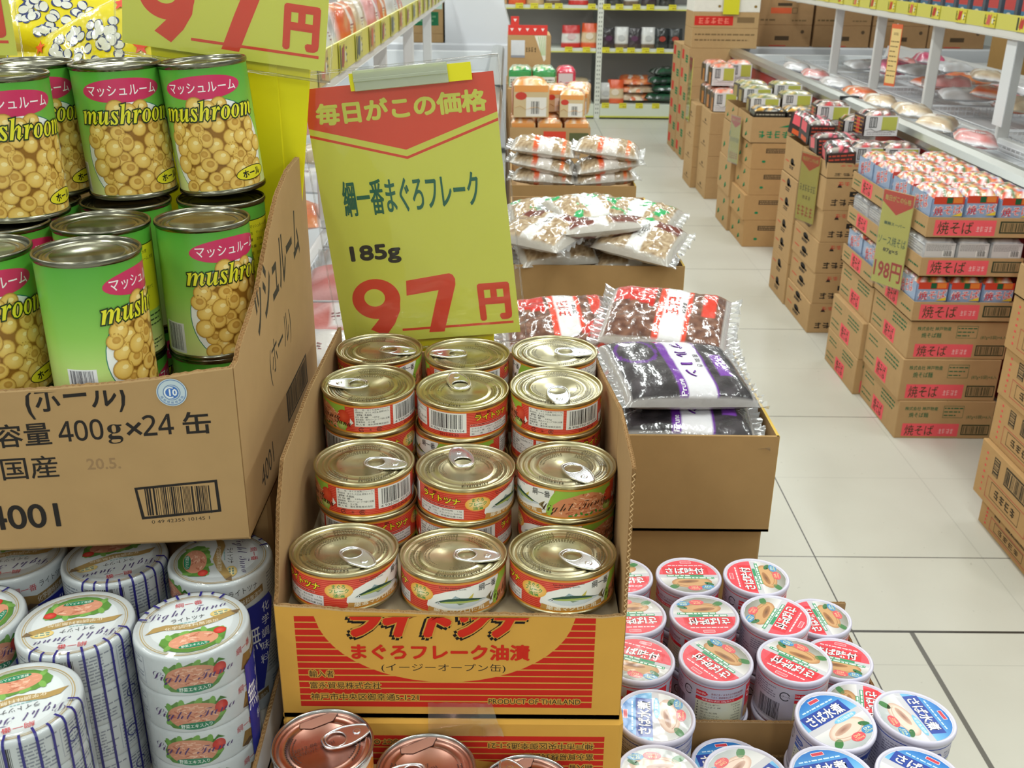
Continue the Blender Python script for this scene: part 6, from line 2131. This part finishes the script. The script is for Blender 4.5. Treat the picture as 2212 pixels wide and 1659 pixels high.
def fz(kind, x, y, z, rz, label, rx=0):
    FZ[kind].place((x, y, z), (R_(rx), 0, R_(rz)), label, '%s frozen food bags' % kind)

def freezer(name, label, xf, xb, y0, y1, xs, red, posts, shelf_edge, zl, zs0, zs1, zfl):
    """xf: panel facing the aisle, xb: panel on the other side; shelf stands on posts over the middle"""
    t = empty(name); tag(t, label, 'freezer')
    s = 1 if xb > xf else -1
    mb = MB()
    def bx(xa, ya, za, xc, yc, zc, col, m=mb):
        m.box(min(xa, xc), ya, za, max(xa, xc), yc, zc, col, 0, .004)
    bx(xf, y0, .05, xf + s * .05, y1, .800, (226, 228, 230))
    bx(xb, y0, .05, xb - s * .05, y1, .800, (226, 228, 230))
    bx(xf + s * .05, y0, .05, xb - s * .05, y0 + .05, .80, (226, 228, 230))
    bx(xf + s * .05, y1 - .05, .05, xb - s * .05, y1, .80, (226, 228, 230))
    bx(xf + s * .05, y0 + .05, .30, xb - s * .05, y1 - .05, .36, (214, 218, 222)) if False else bx(xf + s * .05, y0 + .05, zfl - .05, xb - s * .05, y1 - .05, zfl, (214, 218, 222))
    bx(xf + s * .03, y0 + .02, 0, xb - s * .03, y1 - .02, .05, (70, 70, 74))
    mb.build('cabinet', ENAMEL, t)
    if red:
        mb = MB(); bx(xf - s * .006, y0 + .01, .10, xf - s * .0005, y1 - .01, .775, (150, 30, 40), mb)
        mb.build('side_panel', PLASTIC, t)['label'] = 'dark red side panel'
    mb = MB()
    pts = [(-.022, .790), (-.026, .815), (-.014, .838), (.020, .846), (.062, .840), (.066, .800)]
    vs = [(xf + s * a, y, b) for y in (y0, y1) for a, b in pts]
    n = len(pts)
    mb.add(vs, [(i, (i + 1) % n, n + (i + 1) % n, n + i) for i in range(n)] + [tuple(range(n)), tuple(range(n, 2 * n))], (206, 208, 206))
    for y in (y0 + 1.9, y0 + 4.0):
        mb.box(min(xf - s * .028, xf + s * .066), y, .80, max(xf - s * .028, xf + s * .066), y + .012, .849, (60, 60, 62))
    mb.build('bumper_rail', CHROME, t)['label'] = 'chrome bumper rail'
    mb = MB()
    vs = [(xb - s * a, y, b) for y in (y0, y1) for a, b in ((-.02, .79), (-.03, .83), (0, .872), (.10, .872), (.12, .80))]
    n = 5
    mb.add(vs, [(i, (i + 1) % n, n + (i + 1) % n, n + i) for i in range(n)] + [tuple(range(n)), tuple(range(n, 2 * n))], (226, 226, 226))
    mb.build('rim', ENAMEL, t)
    mb = MB()
    bx(xs - .02, y0 + .05, zfl, xs + .02, y1 - .05, .79 if zfl > .7 else .745, (222, 222, 222), mb)
    mb.build('divider', ENAMEL, t)
    for y in posts:
        mb = MB(); mb.box(xs - .027, y - .012, .745, xs + .027, y + .012, zl - .003, (224, 222, 220), 0, .004)
        mb.build('post', ENAMEL, t)
    se = shelf_edge
    w = abs(xs - se) + .22
    x2 = se + s * (2 * abs(xs - se) + .30)
    mb = MB()
    bx(se, y0, zl - .004, x2, y1, zl + .014, (222, 220, 216), mb)
    bx(se - s * .004, y0, zl, se, y1, zs0, (224, 222, 216), mb)
    mb.build('shelf_deck', ENAMEL, t)
    mb = MB()
    mb.box(min(se, se - s * .006), y0, zs0, max(se, se - s * .006), y1, zs1, (214, 208, 96))
    mb.build('price_rail', PLASTIC, t)['label'] = 'clear price rail along the shelf edge'
    mb = MB()
    bx(xs + s * .10, y0, zl + .014, xs + s * .12, y1, 1.55, (206, 208, 210), mb)
    mb.build('shelf_back', ENAMEL, t)
    return t

# red-sided freezer across the aisle
freezer('island_freezer', 'long white island freezer with dark red side panel across the aisle', 1.700, 2.990, 1.30, 8.18, 2.120, True, (4.46, 5.32, 6.15, 6.95), 2.030, 1.198, 1.228, 1.288, .735)
freezer('island_freezer', 'long white island freezer running along behind the tuna price sign', -.055, -1.260, 1.60, 8.18, -.520, False, (2.95, 4.35, 5.6, 6.9), -.470, 1.160, 1.185, 1.266, .66)

# price cards in the rails
def card_proto(bg, ink, seed):
    def f():
        mb = MB()
        mb.box(-.055, -.001, -.029, .055, .001, .029, bg)
        A = Art(mb, flat((0, -.001, 0), (1, 0, 0), (0, 0, 1)), 0, 0, 4e-4)
        rnd = random.Random(seed)
        A.text('極上', -42, 0, 40, (40, 60, 36), 1, w=17, off=.03) if seed % 2 else A.rect(-50, -24, -34, 24, (60, 66, 40), 1)
        for k in range(4):
            A.line([(-26 + k * 9, -18 + rnd.uniform(-4, 4)), (-16 + k * 9, 20 + rnd.uniform(-4, 4))], 8, ink, 2)
        A.rect(22, -12, 34, 8, (236, 236, 226), 1)
        A.lines(36, -20, 52, 20, (90, 90, 60), 3, 5, 1)
        o = mb.build('price_card', PRINT); o['category'] = 'price card'
        return o
    return Proto(f)
CARDS = [card_proto((224, 212, 70), (206, 50, 40), 1), card_proto((226, 216, 84), (200, 44, 44), 2), card_proto((220, 206, 60), (222, 100, 90), 3)]
for i in range(14):
    y = 3.95 + .30 * i
    CARDS[i % 3].place((2.0205, y, 1.258), (0, 0, R_(-90)), 'yellow shelf card with red brush strokes across the aisle, %s from camera' % ('first second third fourth fifth sixth seventh eighth ninth tenth eleventh twelfth thirteenth last'.split()[i]), 'yellow shelf cards across the aisle')
CARDL = [card_proto((206, 200, 80), (160, 40, 60), 4), card_proto((200, 196, 96), (60, 90, 110), 6), card_proto((196, 170, 90), (206, 90, 50), 5)]
for i in range(18):
    y = 2.0 + .33 * i
    o = CARDL[i % 3].place((-.4605, y, 1.2255), (0, 0, R_(90)), 'shelf card on the shelf behind the tuna price sign, %s along it' % ('first second third fourth fifth sixth seventh eighth ninth tenth eleventh twelfth thirteenth fourteenth fifteenth sixteenth seventeenth last'.split()[i]), 'shelf cards behind the tuna sign')
    o.scale = (1.3, 1, 1.36)

# hanging notice under the shelf
t = empty('hanging_notice', (2.022, 5.62, .865), rz=R_(-64), label='narrow orange-bordered paper notice hanging under the shelf across the aisle', cat='notice')
mb = MB(); mb.box(-.037, -.001, 0, .037, .001, .310, (226, 110, 70))
A = Art(mb, flat((0, -.001, 0), (1, 0, 0), (0, 0, 1)), 0, 0, 4e-4)
A.rect(-33, 14, 33, 288, (236, 206, 140), 1); marks(A, 0, 262, 34, 13, 4, (60, 50, 40), 2, 13); A.lines(-28, 40, 28, 236, (110, 90, 60), 8, 5, 2)
mb.build('paper', PAPER, t)
mb = MB(); mb.box(-.004, -.001, .310, .004, .001, .3130, (200, 200, 200)); mb.build('hook', WIRE, t)
mb = MB(); mb.box(2.05, 4.330, .85, 2.054, 4.42, 1.19, (226, 228, 230)); tag(mb.build('notice_board', PAPER), 'white notice on the near freezer post at the picture edge', 'notice')

# baskets and frozen goods: freezer behind the sign
names = 'nearest second third fourth fifth sixth'.split()
rnd = random.Random(12)
for k in range(6):
    y0 = 1.72 + .46 * k
    wire_basket(-.485, y0, -.135, y0 + .43, .665, .775, '%s white wire basket in the freezer behind the tuna sign' % names[k])
    kinds = ('white', 'pink', 'beige', 'white', 'pink', 'orange')
    fz(('white', 'pink', 'white', 'orange', 'pink', 'white')[k], -.350, y0 + .115, .768, 6 * (k % 3 - 1), 'bag lying on top of the %s basket behind the sign' % names[k], 14)
    fz(('pink', 'white', 'beige', 'white', 'white', 'pink')[k], -.345, y0 + .315, .760, 5, 'second bag from the top in the %s basket behind the sign' % names[k], 14)
for k in range(8):
    y0 = 1.75 + .50 * k
    for j in range(2):
        fz(('pink', 'white', 'orange', 'white', 'beige', 'pink', 'white', 'pink')[k], -.665 - .27 * j, y0 + .2, .775 + .02 * j, 10 * (k % 3 - 1), '%s frozen bag across the divider of the freezer behind the sign, %s' % (('first', 'second', 'third', 'fourth', 'fifth', 'sixth', 'seventh', 'eighth')[k], ('near divider', 'near rim')[j]), 8)
# goods on the shelf over that freezer
for k in range(10):
    y = 2.1 + .34 * k
    kd = ('orange', 'pink', 'beige', 'white', 'orange', 'beige', 'pink', 'orange', 'white', 'pink')[k]
    o = FZ[kd].place((-.550 if k % 2 else -.535, y, 1.262), (R_(78), R_(0), R_(86)), '%s packet standing on the shelf behind the tuna sign, %s along' % (kd, 'first second third fourth fifth sixth seventh eighth ninth tenth'.split()[k]), 'packets standing on the shelf behind the sign') if k >= 0 else None
# freezer across the aisle
for k in range(5):
    y0 = 3.95 + .80 * k
    wire_basket(1.79, y0, 2.09, y0 + .76, .74, .772, '%s near-side wire basket in the red-sided freezer' % names[k], .04)
    wire_basket(2.16, y0 - .1, 2.90, y0 + .66, .74, .79, '%s far-side wire basket in the red-sided freezer' % names[k], .04)
spots = [('beige', 1.94, 4.72, .800, 60, 'large beige frozen fish pack by the chrome rail'), ('beige', 1.94, 5.02, .812, 80, 'second beige frozen pack by the chrome rail'), ('pink', 1.94, 4.30, .800, 70, 'pale pink frozen pack near the picture edge'),
         ('beige', 1.93, 5.45, .800, 75, 'beige frozen pack with orange corner near the black ramen'), ('orange', 1.94, 5.80, .800, 85, 'orange frozen pack farther along the chrome rail'), ('white', 1.94, 6.25, .800, 80, 'white frozen pack farther along the chrome rail'), ('pink', 1.94, 6.70, .800, 80, 'pink frozen pack far along the chrome rail'), ('white', 1.94, 7.15, .800, 80, 'white frozen pack at the far end of the chrome rail'),
         ('rose', 2.36, 6.55, .86, 30, 'bright pink frozen bag by the hanging notice'), ('rose', 2.66, 6.75, .89, 80, 'bright pink bag standing tall by the white rim'), ('orange', 2.40, 5.95, .84, 20, 'orange frozen bag in the far half of the red-sided freezer'), ('orange', 2.68, 6.20, .84, 0, 'orange and white bag beside the white rim'),
         ('pink', 2.66, 5.60, .84, 10, 'pink bag beside the white rim nearer the camera'), ('white', 2.36, 5.45, .84, -10, 'white bag in the far half near the divider'), ('orange', 2.5, 5.1, .83, 10, 'orange bag low in the far half'), ('white', 2.5, 4.6, .83, 0, 'white bag in the far half at the picture edge'), ('pink', 2.78, 4.9, .83, 10, 'pink bag in the far half at the picture edge'),
         ('white', 2.36, 7.05, .83, 10, 'white bag far back beside the white end wall'), ('white', 2.40, 6.25, .88, 30, 'white frozen bag heaped in the far half beside the bright pink ones'), ('beige', 2.66, 5.9, .885, 70, 'beige frozen bag heaped on the orange ones by the white rim'), ('pink', 2.36, 5.68, .875, -20, 'pale pink frozen bag heaped near the divider'), ('white', 2.66, 5.32, .88, 15, 'white frozen bag heaped by the white rim'), ('orange', 2.40, 5.25, .875, 60, 'orange frozen bag heaped near the divider'), ('white', 2.7, 6.5, .875, 20, 'white frozen bag between the pink ones'), ('beige', 2.42, 4.85, .87, 0, 'beige bag heaped near the divider at the picture edge'), ('pink', 2.66, 7.2, .83, 10, 'pale pink bag far back beside the white end wall')]
for (kd, x, y, z, rz, lb) in spots:
    fz(kd, x, y, z, rz, lb, 6)
# goods on that shelf
JAR = None
def mk_packet():
    t = empty('snack_packet'); t['category'] = 'packet'
    mb = MB()
    mb.box(-.055, -.03, 0, .055, .03, .17, (90, 96, 110), 0, .008)
    A = Art(mb, flat((-.055, -.03, 0), (1, 0, 0), (0, 0, 1)), 1, 0, 5e-4)
    A.rect(8, 20, 102, 90, (60, 110, 150), 1); A.rect(8, 90, 102, 150, (190, 60, 60), 1); A.ell(55, 60, 30, 20, (220, 210, 190), 2, 14)
    mb.build('wrapper', [FOIL, PRINT], t)
    return t
SPK = Proto(mk_packet)
for k in range(22):
    y = 4.0 + .155 * k
    SPK.place((2.085, y, 1.2125), (0, 0, R_(-90)), 'dark coloured packet standing on the shelf across the aisle, just behind the %s cards' % ('first' if k < 7 else 'middle' if k < 15 else 'last'), 'packets on the shelf across the aisle')

# ================================================================== white end cabinets and boxes on them
def cabinet(name, x0, y0, x1, y1, z1, label):
    mb = MB(); mb.box(x0, y0, .04, x1, y1, z1, (226, 228, 234), 0, .012); mb.box(x0 + .03, y0 + .03, 0, x1 - .03, y1 - .03, .04, (70, 70, 74))
    return tag(mb.build(name, ENAMEL), label, 'freezer cabinet')
cabinet('end_cabinet', 1.74, 8.32, 3.90, 8.95, .840, 'long white cabinet closing the far end of the red-sided freezer')
cabinet('end_cabinet', -1.35, 8.32, .030, 8.95, .840, 'white cabinet closing the far end behind the price sign')
mb = MB()
vs = []
prof = [(-.49, .8405), (.005, .8405), (.012, .96), (-.030, 1.10), (-.07, 1.40), (-.49, 1.40)]
for y in (8.34, 8.92):
    vs += [(x, y, z) for x, z in prof]
n = len(prof)
mb.add(vs, [tuple(range(n)), tuple(range(n, 2 * n))[::-1]] + [(i, n + i, n + (i + 1) % n, (i + 1) % n) for i in range(n)], (226, 228, 234))
tag(mb.build('compressor_cabinet', ENAMEL), 'white sloping-shouldered cabinet standing on the far end cabinet', 'freezer cabinet')
for k, (z0, z1, colr) in enumerate(((.8405, .905, KRAFT), (.9055, 1.30, KRAFT))):
    mb = MB(); closed_box(mb, -.80, 8.36, z0, -.505, 8.75, z1)
    if k:
        A = Art(mb, flat((-.80, 8.36, z0), (1, 0, 0), (0, 0, 1)), 0, 0, 6e-4)
        A.rect(20, 60, 260, 160, (46, 120, 80), 1); A.lines(40, 80, 240, 140, (110, 160, 120), 2, 14, 2); A.rect(120, 180, 290, 300, (200, 226, 216), 1)
    put(mb, 'carton', ('flat brown carton under the green-label carton on the white end cabinet', 'brown carton with green label beside the white sloping cabinet')[k])
bn = ('next to the tall stack', 'second along', 'third along', 'fourth along')
for k, (x0, x1) in enumerate(((1.895, 2.345), (2.365, 2.80), (2.815, 3.25), (3.26, 3.70))):
    for j, (z0, z1) in enumerate(((.8405, 1.0), (1.0005, 1.21))):
        mb = MB(); closed_box(mb, x0, 8.36, z0, x1, 8.80, z1, (176, 138, 98))
        A = Art(mb, flat((x0, 8.36, z0), (1, 0, 0), (0, 0, 1)), 0, 0, 6e-4)
        H = (z1 - z0) * 1000
        if j:
            A.rect(170, H * .66, 280, H * .76, (80, 66, 50), 1)
            if k < 1: A.rect(120, H * .40, 280, H * .60, (226, 104, 66), 1); A.frame(285, H * .40, 325, H * .6, 3, (90, 70, 50), 1); A.rect(310, H * .78, 400, H * .95, (236, 236, 238), 1)
            A.lines(20, H * .1, 160, H * .25, (120, 96, 66), 1, 12, 1); A.lines(290, H * .1, 400, H * .22, (130, 104, 72), 1, 10, 1)
        else:
            A.rect(170, H * .3, 280, H * .5, (90, 72, 54), 1); A.ell(380, H * .7, 14, 14, (100, 80, 60), 1, 12); A.rect(130, 4, 260, 12, (200, 80, 70), 1)
        put(mb, 'carton', '%s brown carton on the long white end cabinet, %s' % (('lower', 'upper')[j], bn[k]))
for i, (x, c_) in enumerate(((2.0, (236, 120, 60)), (2.2, (240, 226, 214)), (1.95, (240, 226, 214)))):
    fz('orange' if i == 0 else 'white', x + .02 * i, 8.52, 1.235 + .002 * i, 10 * i, 'small packet lying on the upper brown carton, %s' % ('orange one', 'white one', 'white one by the tall stack')[i], 0)
# low shelf beyond the freezer with a green-printed box
mb = MB()
mb.box(3.30, 6.3, .0, 3.9, 8.1, .72, (60, 58, 60)); mb.box(3.26, 6.28, .72, 3.92, 8.12, .76, (206, 206, 206))
tag(mb.build('low_shelf', ENAMEL), 'low dark shelf with a pale top beyond the red-sided freezer', 'shelf')
mb = MB(); closed_box(mb, 3.30, 7.05, .7605, 3.56, 7.35, 1.06, (176, 138, 84))
A = Art(mb, flat((3.30, 7.05, .7605), (1, 0, 0), (0, 0, 1)), 0, 0, 6e-4)
marks(A, 120, 150, 165, 40, 3, (50, 116, 76), 1, 14); A.rect(60, 250, 130, 280, (60, 110, 80), 1)
put(mb, 'carton', 'brown carton with green characters beyond the red-sided freezer')
def dk(u, v):
    n = n2(u, v, 4, 3)
    return (40, 90, 62) if n > .12 else (52, 54, 54) if n > -.15 else (170, 180, 176)
DKB = bag_thing('dark_packet', 'packet', dict(L=.30, W=.22, T=.10, colfn=dk, seed=41, nx=18, ny=12, lump=.2, p=4))
for i in range(4):
    DKB.place((3.45 + .02 * i, 6.55 + .07 * (i % 2), .81 + .085 * i), (0, 0, R_(8 * i - 60)), 'dark green shiny packet piled beyond the freezer, %s' % ('lowest', 'second up', 'third up', 'top')[i], 'dark green packets beyond the freezer')

# ================================================================== back shelving
SY = 10.25
t = empty('display_shelf'); tag(t, 'white wall shelving with yellow price tickets at the end of the aisle', 'shelving')
XU = (-.80, .868, 2.54)
for x in XU:
    mb = MB()
    mb.box(x - .028, SY - .012, 0, x + .028, SY + .03, 2.2, (222, 224, 214), 0, .003)
    for k in range(52):
        z = .05 + k * .04
        for dx in (-.010, .010):
            mb.box(x + dx - .004, SY - .0135, z, x + dx + .004, SY - .0118, z + .016, (110, 112, 106))
    mb.build('upright', ENAMEL, t)
for i in range(2):
    x0, x1 = XU[i] + .03, XU[i + 1] - .03
    mb = MB(); mb.box(x0, SY + .50, .0, x1, SY + .52, 2.2, (170, 166, 166)); mb.build('back_panel', ENAMEL, t)
    mb = MB(); mb.box(x0, SY - .01, .02, x1, SY + .50, .140, (216, 222, 206), 0, .003); mb.box(x0, SY - .016, .016, x1, SY - .01, .03, (206, 206, 90)); mb.build('base', ENAMEL, t)
    for z in (.625, 1.010, 1.40):
        mb = MB(); mb.box(x0, SY, z, x1, SY + .48, z + .030, (216, 220, 210), 0, .003); mb.box(x0, SY - .006, z - .008, x1, SY, z + .004, (212, 210, 110)); mb.build('shelf', ENAMEL, t)
TK = None
def mk_ticket():
    mb = MB(); mb.box(-.036, -.002, -.024, .036, 0, .024, (226, 216, 60))
    A = Art(mb, flat((0, -.002, 0), (1, 0, 0), (0, 0, 1)), 0, 0, 6e-4)
    A.lines(-28, 4, 28, 18, (150, 140, 40), 1, 5, 1); A.lines(0, -18, 30, -2, (150, 120, 40), 1, 9, 1)
    o = mb.build('price_ticket', PRINT); o['category'] = 'price ticket'
    return o
TICK = Proto(mk_ticket)
num = 'first second third fourth fifth sixth seventh eighth ninth tenth'.split()
for (z, xs_, nm) in ((.125, (.95, 1.12, 1.28, 1.44), 'base shelf'), (.640, (.575, .745, .93, 1.06, 1.17, 1.31, 1.45), 'lower shelf'), (1.028, (.10, .24, .37, .47, .78, .92, 1.04, 1.20, 1.33, 1.54), 'upper shelf')):
    for i, x in enumerate(xs_):
        TICK.place((x, SY - .011, z + .004), (0, 0, 0), 'yellow price ticket on the %s of the wall shelving, %s in its row' % (nm, num[i]), 'yellow price tickets on the wall shelving')
def shelf_bag(cols, w, h, d, seed):
    def f():
        t = empty('grocery_bag'); t['category'] = 'grocery bag'
        mb = MB()
        nx, ny = 10, 12
        for sg in (-1, 1):
            vs = []; cs = []
            for j in range(ny + 1):
                for i in range(nx + 1):
                    u, v = i / nx - .5, j / ny
                    e = max(0, 1 - abs(2 * u) ** 4) * max(0, 1 - max(0, v - .1) ** 2)
                    vs.append((u * w * (1 - .12 * v), sg * d / 2 * e ** .5 + .006 * _ns.noise(Vector((u * 7, v * 7, seed))), v * h))
                    cs.append(cols[0] if v < .2 else cols[1] if v < .62 else cols[2])
            fs = [(j * (nx + 1) + i, j * (nx + 1) + i + 1, (j + 1) * (nx + 1) + i + 1, (j + 1) * (nx + 1) + i) for j in range(ny) for i in range(nx)]
            mb.add(vs, fs if sg < 0 else [q[::-1] for q in fs], cs, 0, True)
        A = Art(mb, flat((0, -d / 2 - .003, 0), (1, 0, 0), (0, 0, 1)), 1, 0, 6e-4)
        A.ell(0, h * 480, w * 220, h * 140, cols[3], 1, 16)
        mb.build('pouch', [BAGM, PRINT], t)
        return t
    return Proto(f)
SB = {
    'white and red': shelf_bag(((206, 50, 44), (230, 226, 220), (206, 50, 50), (226, 200, 200)), .19, .20, .09, 1),
    'orange': shelf_bag(((230, 96, 50), (226, 200, 160), (232, 92, 44), (236, 220, 200)), .17, .22, .09, 2),
    'white': shelf_bag(((120, 100, 80), (224, 222, 218), (226, 226, 226), (200, 200, 200)), .15, .19, .08, 3),
    'dark violet': shelf_bag(((70, 60, 60), (62, 48, 58), (50, 46, 50), (96, 60, 90)), .15, .18, .08, 4),
    'black': shelf_bag(((60, 62, 60), (40, 44, 44), (46, 50, 52), (170, 70, 60)), .15, .18, .08, 5),
    'tan': shelf_bag(((200, 170, 120), (206, 180, 140), (216, 90, 60), (230, 200, 150)), .17, .19, .09, 6),
}
rows_ = [(.658, (( 'white and red', .60), ('orange', .78), ('dark violet', .955), ('white', 1.085), ('dark violet', 1.21), ('white', 1.34), ('black', 1.47), ('black', 1.60)), 'lower shelf'),
         (1.043, (('orange', .08), ('tan', .25), ('white', .42), ('white and red', .66), ('black', 1.0), ('white', 1.16), ('dark violet', 1.33), ('black', 1.5), ('tan', -.1)), 'upper shelf')]
for (z, its, nm) in rows_:
    for i, (kd, x) in enumerate(its):
        SB[kd].place((x, SY + .10, z), (0, 0, R_(random.Random(i).uniform(-8, 8))), '%s grocery bag on the %s of the wall shelving, %s in row' % (kd, nm, num[i]), 'grocery bags on the %s' % nm)
for i in range(4):
    FZ['orange' if i % 2 else 'beige'].place((.60 + .05 * (i % 2), SY + .20, .885 + .055 * i), (0, 0, R_(90 + 10 * i)), 'red and cream packet lying on the standing bags, %s' % ('lowest', 'second', 'third', 'topmost')[i], 'packets lying on the lower shelf') if False else None
STK = frozen(((196, 176, 140), (206, 190, 160), (170, 150, 120)), .26, .17, .05, 44)
for i in range(5):
    STK.place((.66, SY + .12, .165 + .046 * i), (0, 0, R_(3 * (i % 3 - 1))), 'flat tan packet in the pile on the base shelf beside the upright, %s' % ('bottom', 'second', 'third', 'fourth', 'topmost')[i], 'flat tan packets on the base shelf')
for i in range(6):
    FZ['orange' if i % 3 else 'beige'].place((1.20 + .10 * (i % 2), SY + .16, .200 + .075 * (i // 2)), (R_(20), 0, R_(-14 + 28 * (i % 2))), 'orange and tan packet heaped on the base shelf, %s %s' % (('lower', 'middle', 'upper')[i // 2], ('near the upright', 'away from the upright')[i % 2]), 'heaped packets on the base shelf')
for i in range(4):
    DKB.place((1.50 + .05 * (i % 2), SY + .16, .19 + .08 * i), (0, 0, R_(12 * i - 10)), 'dark packet in the pile at the base shelf corner, %s' % ('bottom', 'second', 'third', 'topmost')[i], 'dark packets on the base shelf')
for i, (kd, x) in enumerate((('white', .95), ('orange', 1.05))):
    SB[kd].place((x, SY + .09, .143), (0, 0, R_(6 - 12 * i)), '%s bag standing on the base shelf right beside the upright' % kd, 'bags on the base shelf')
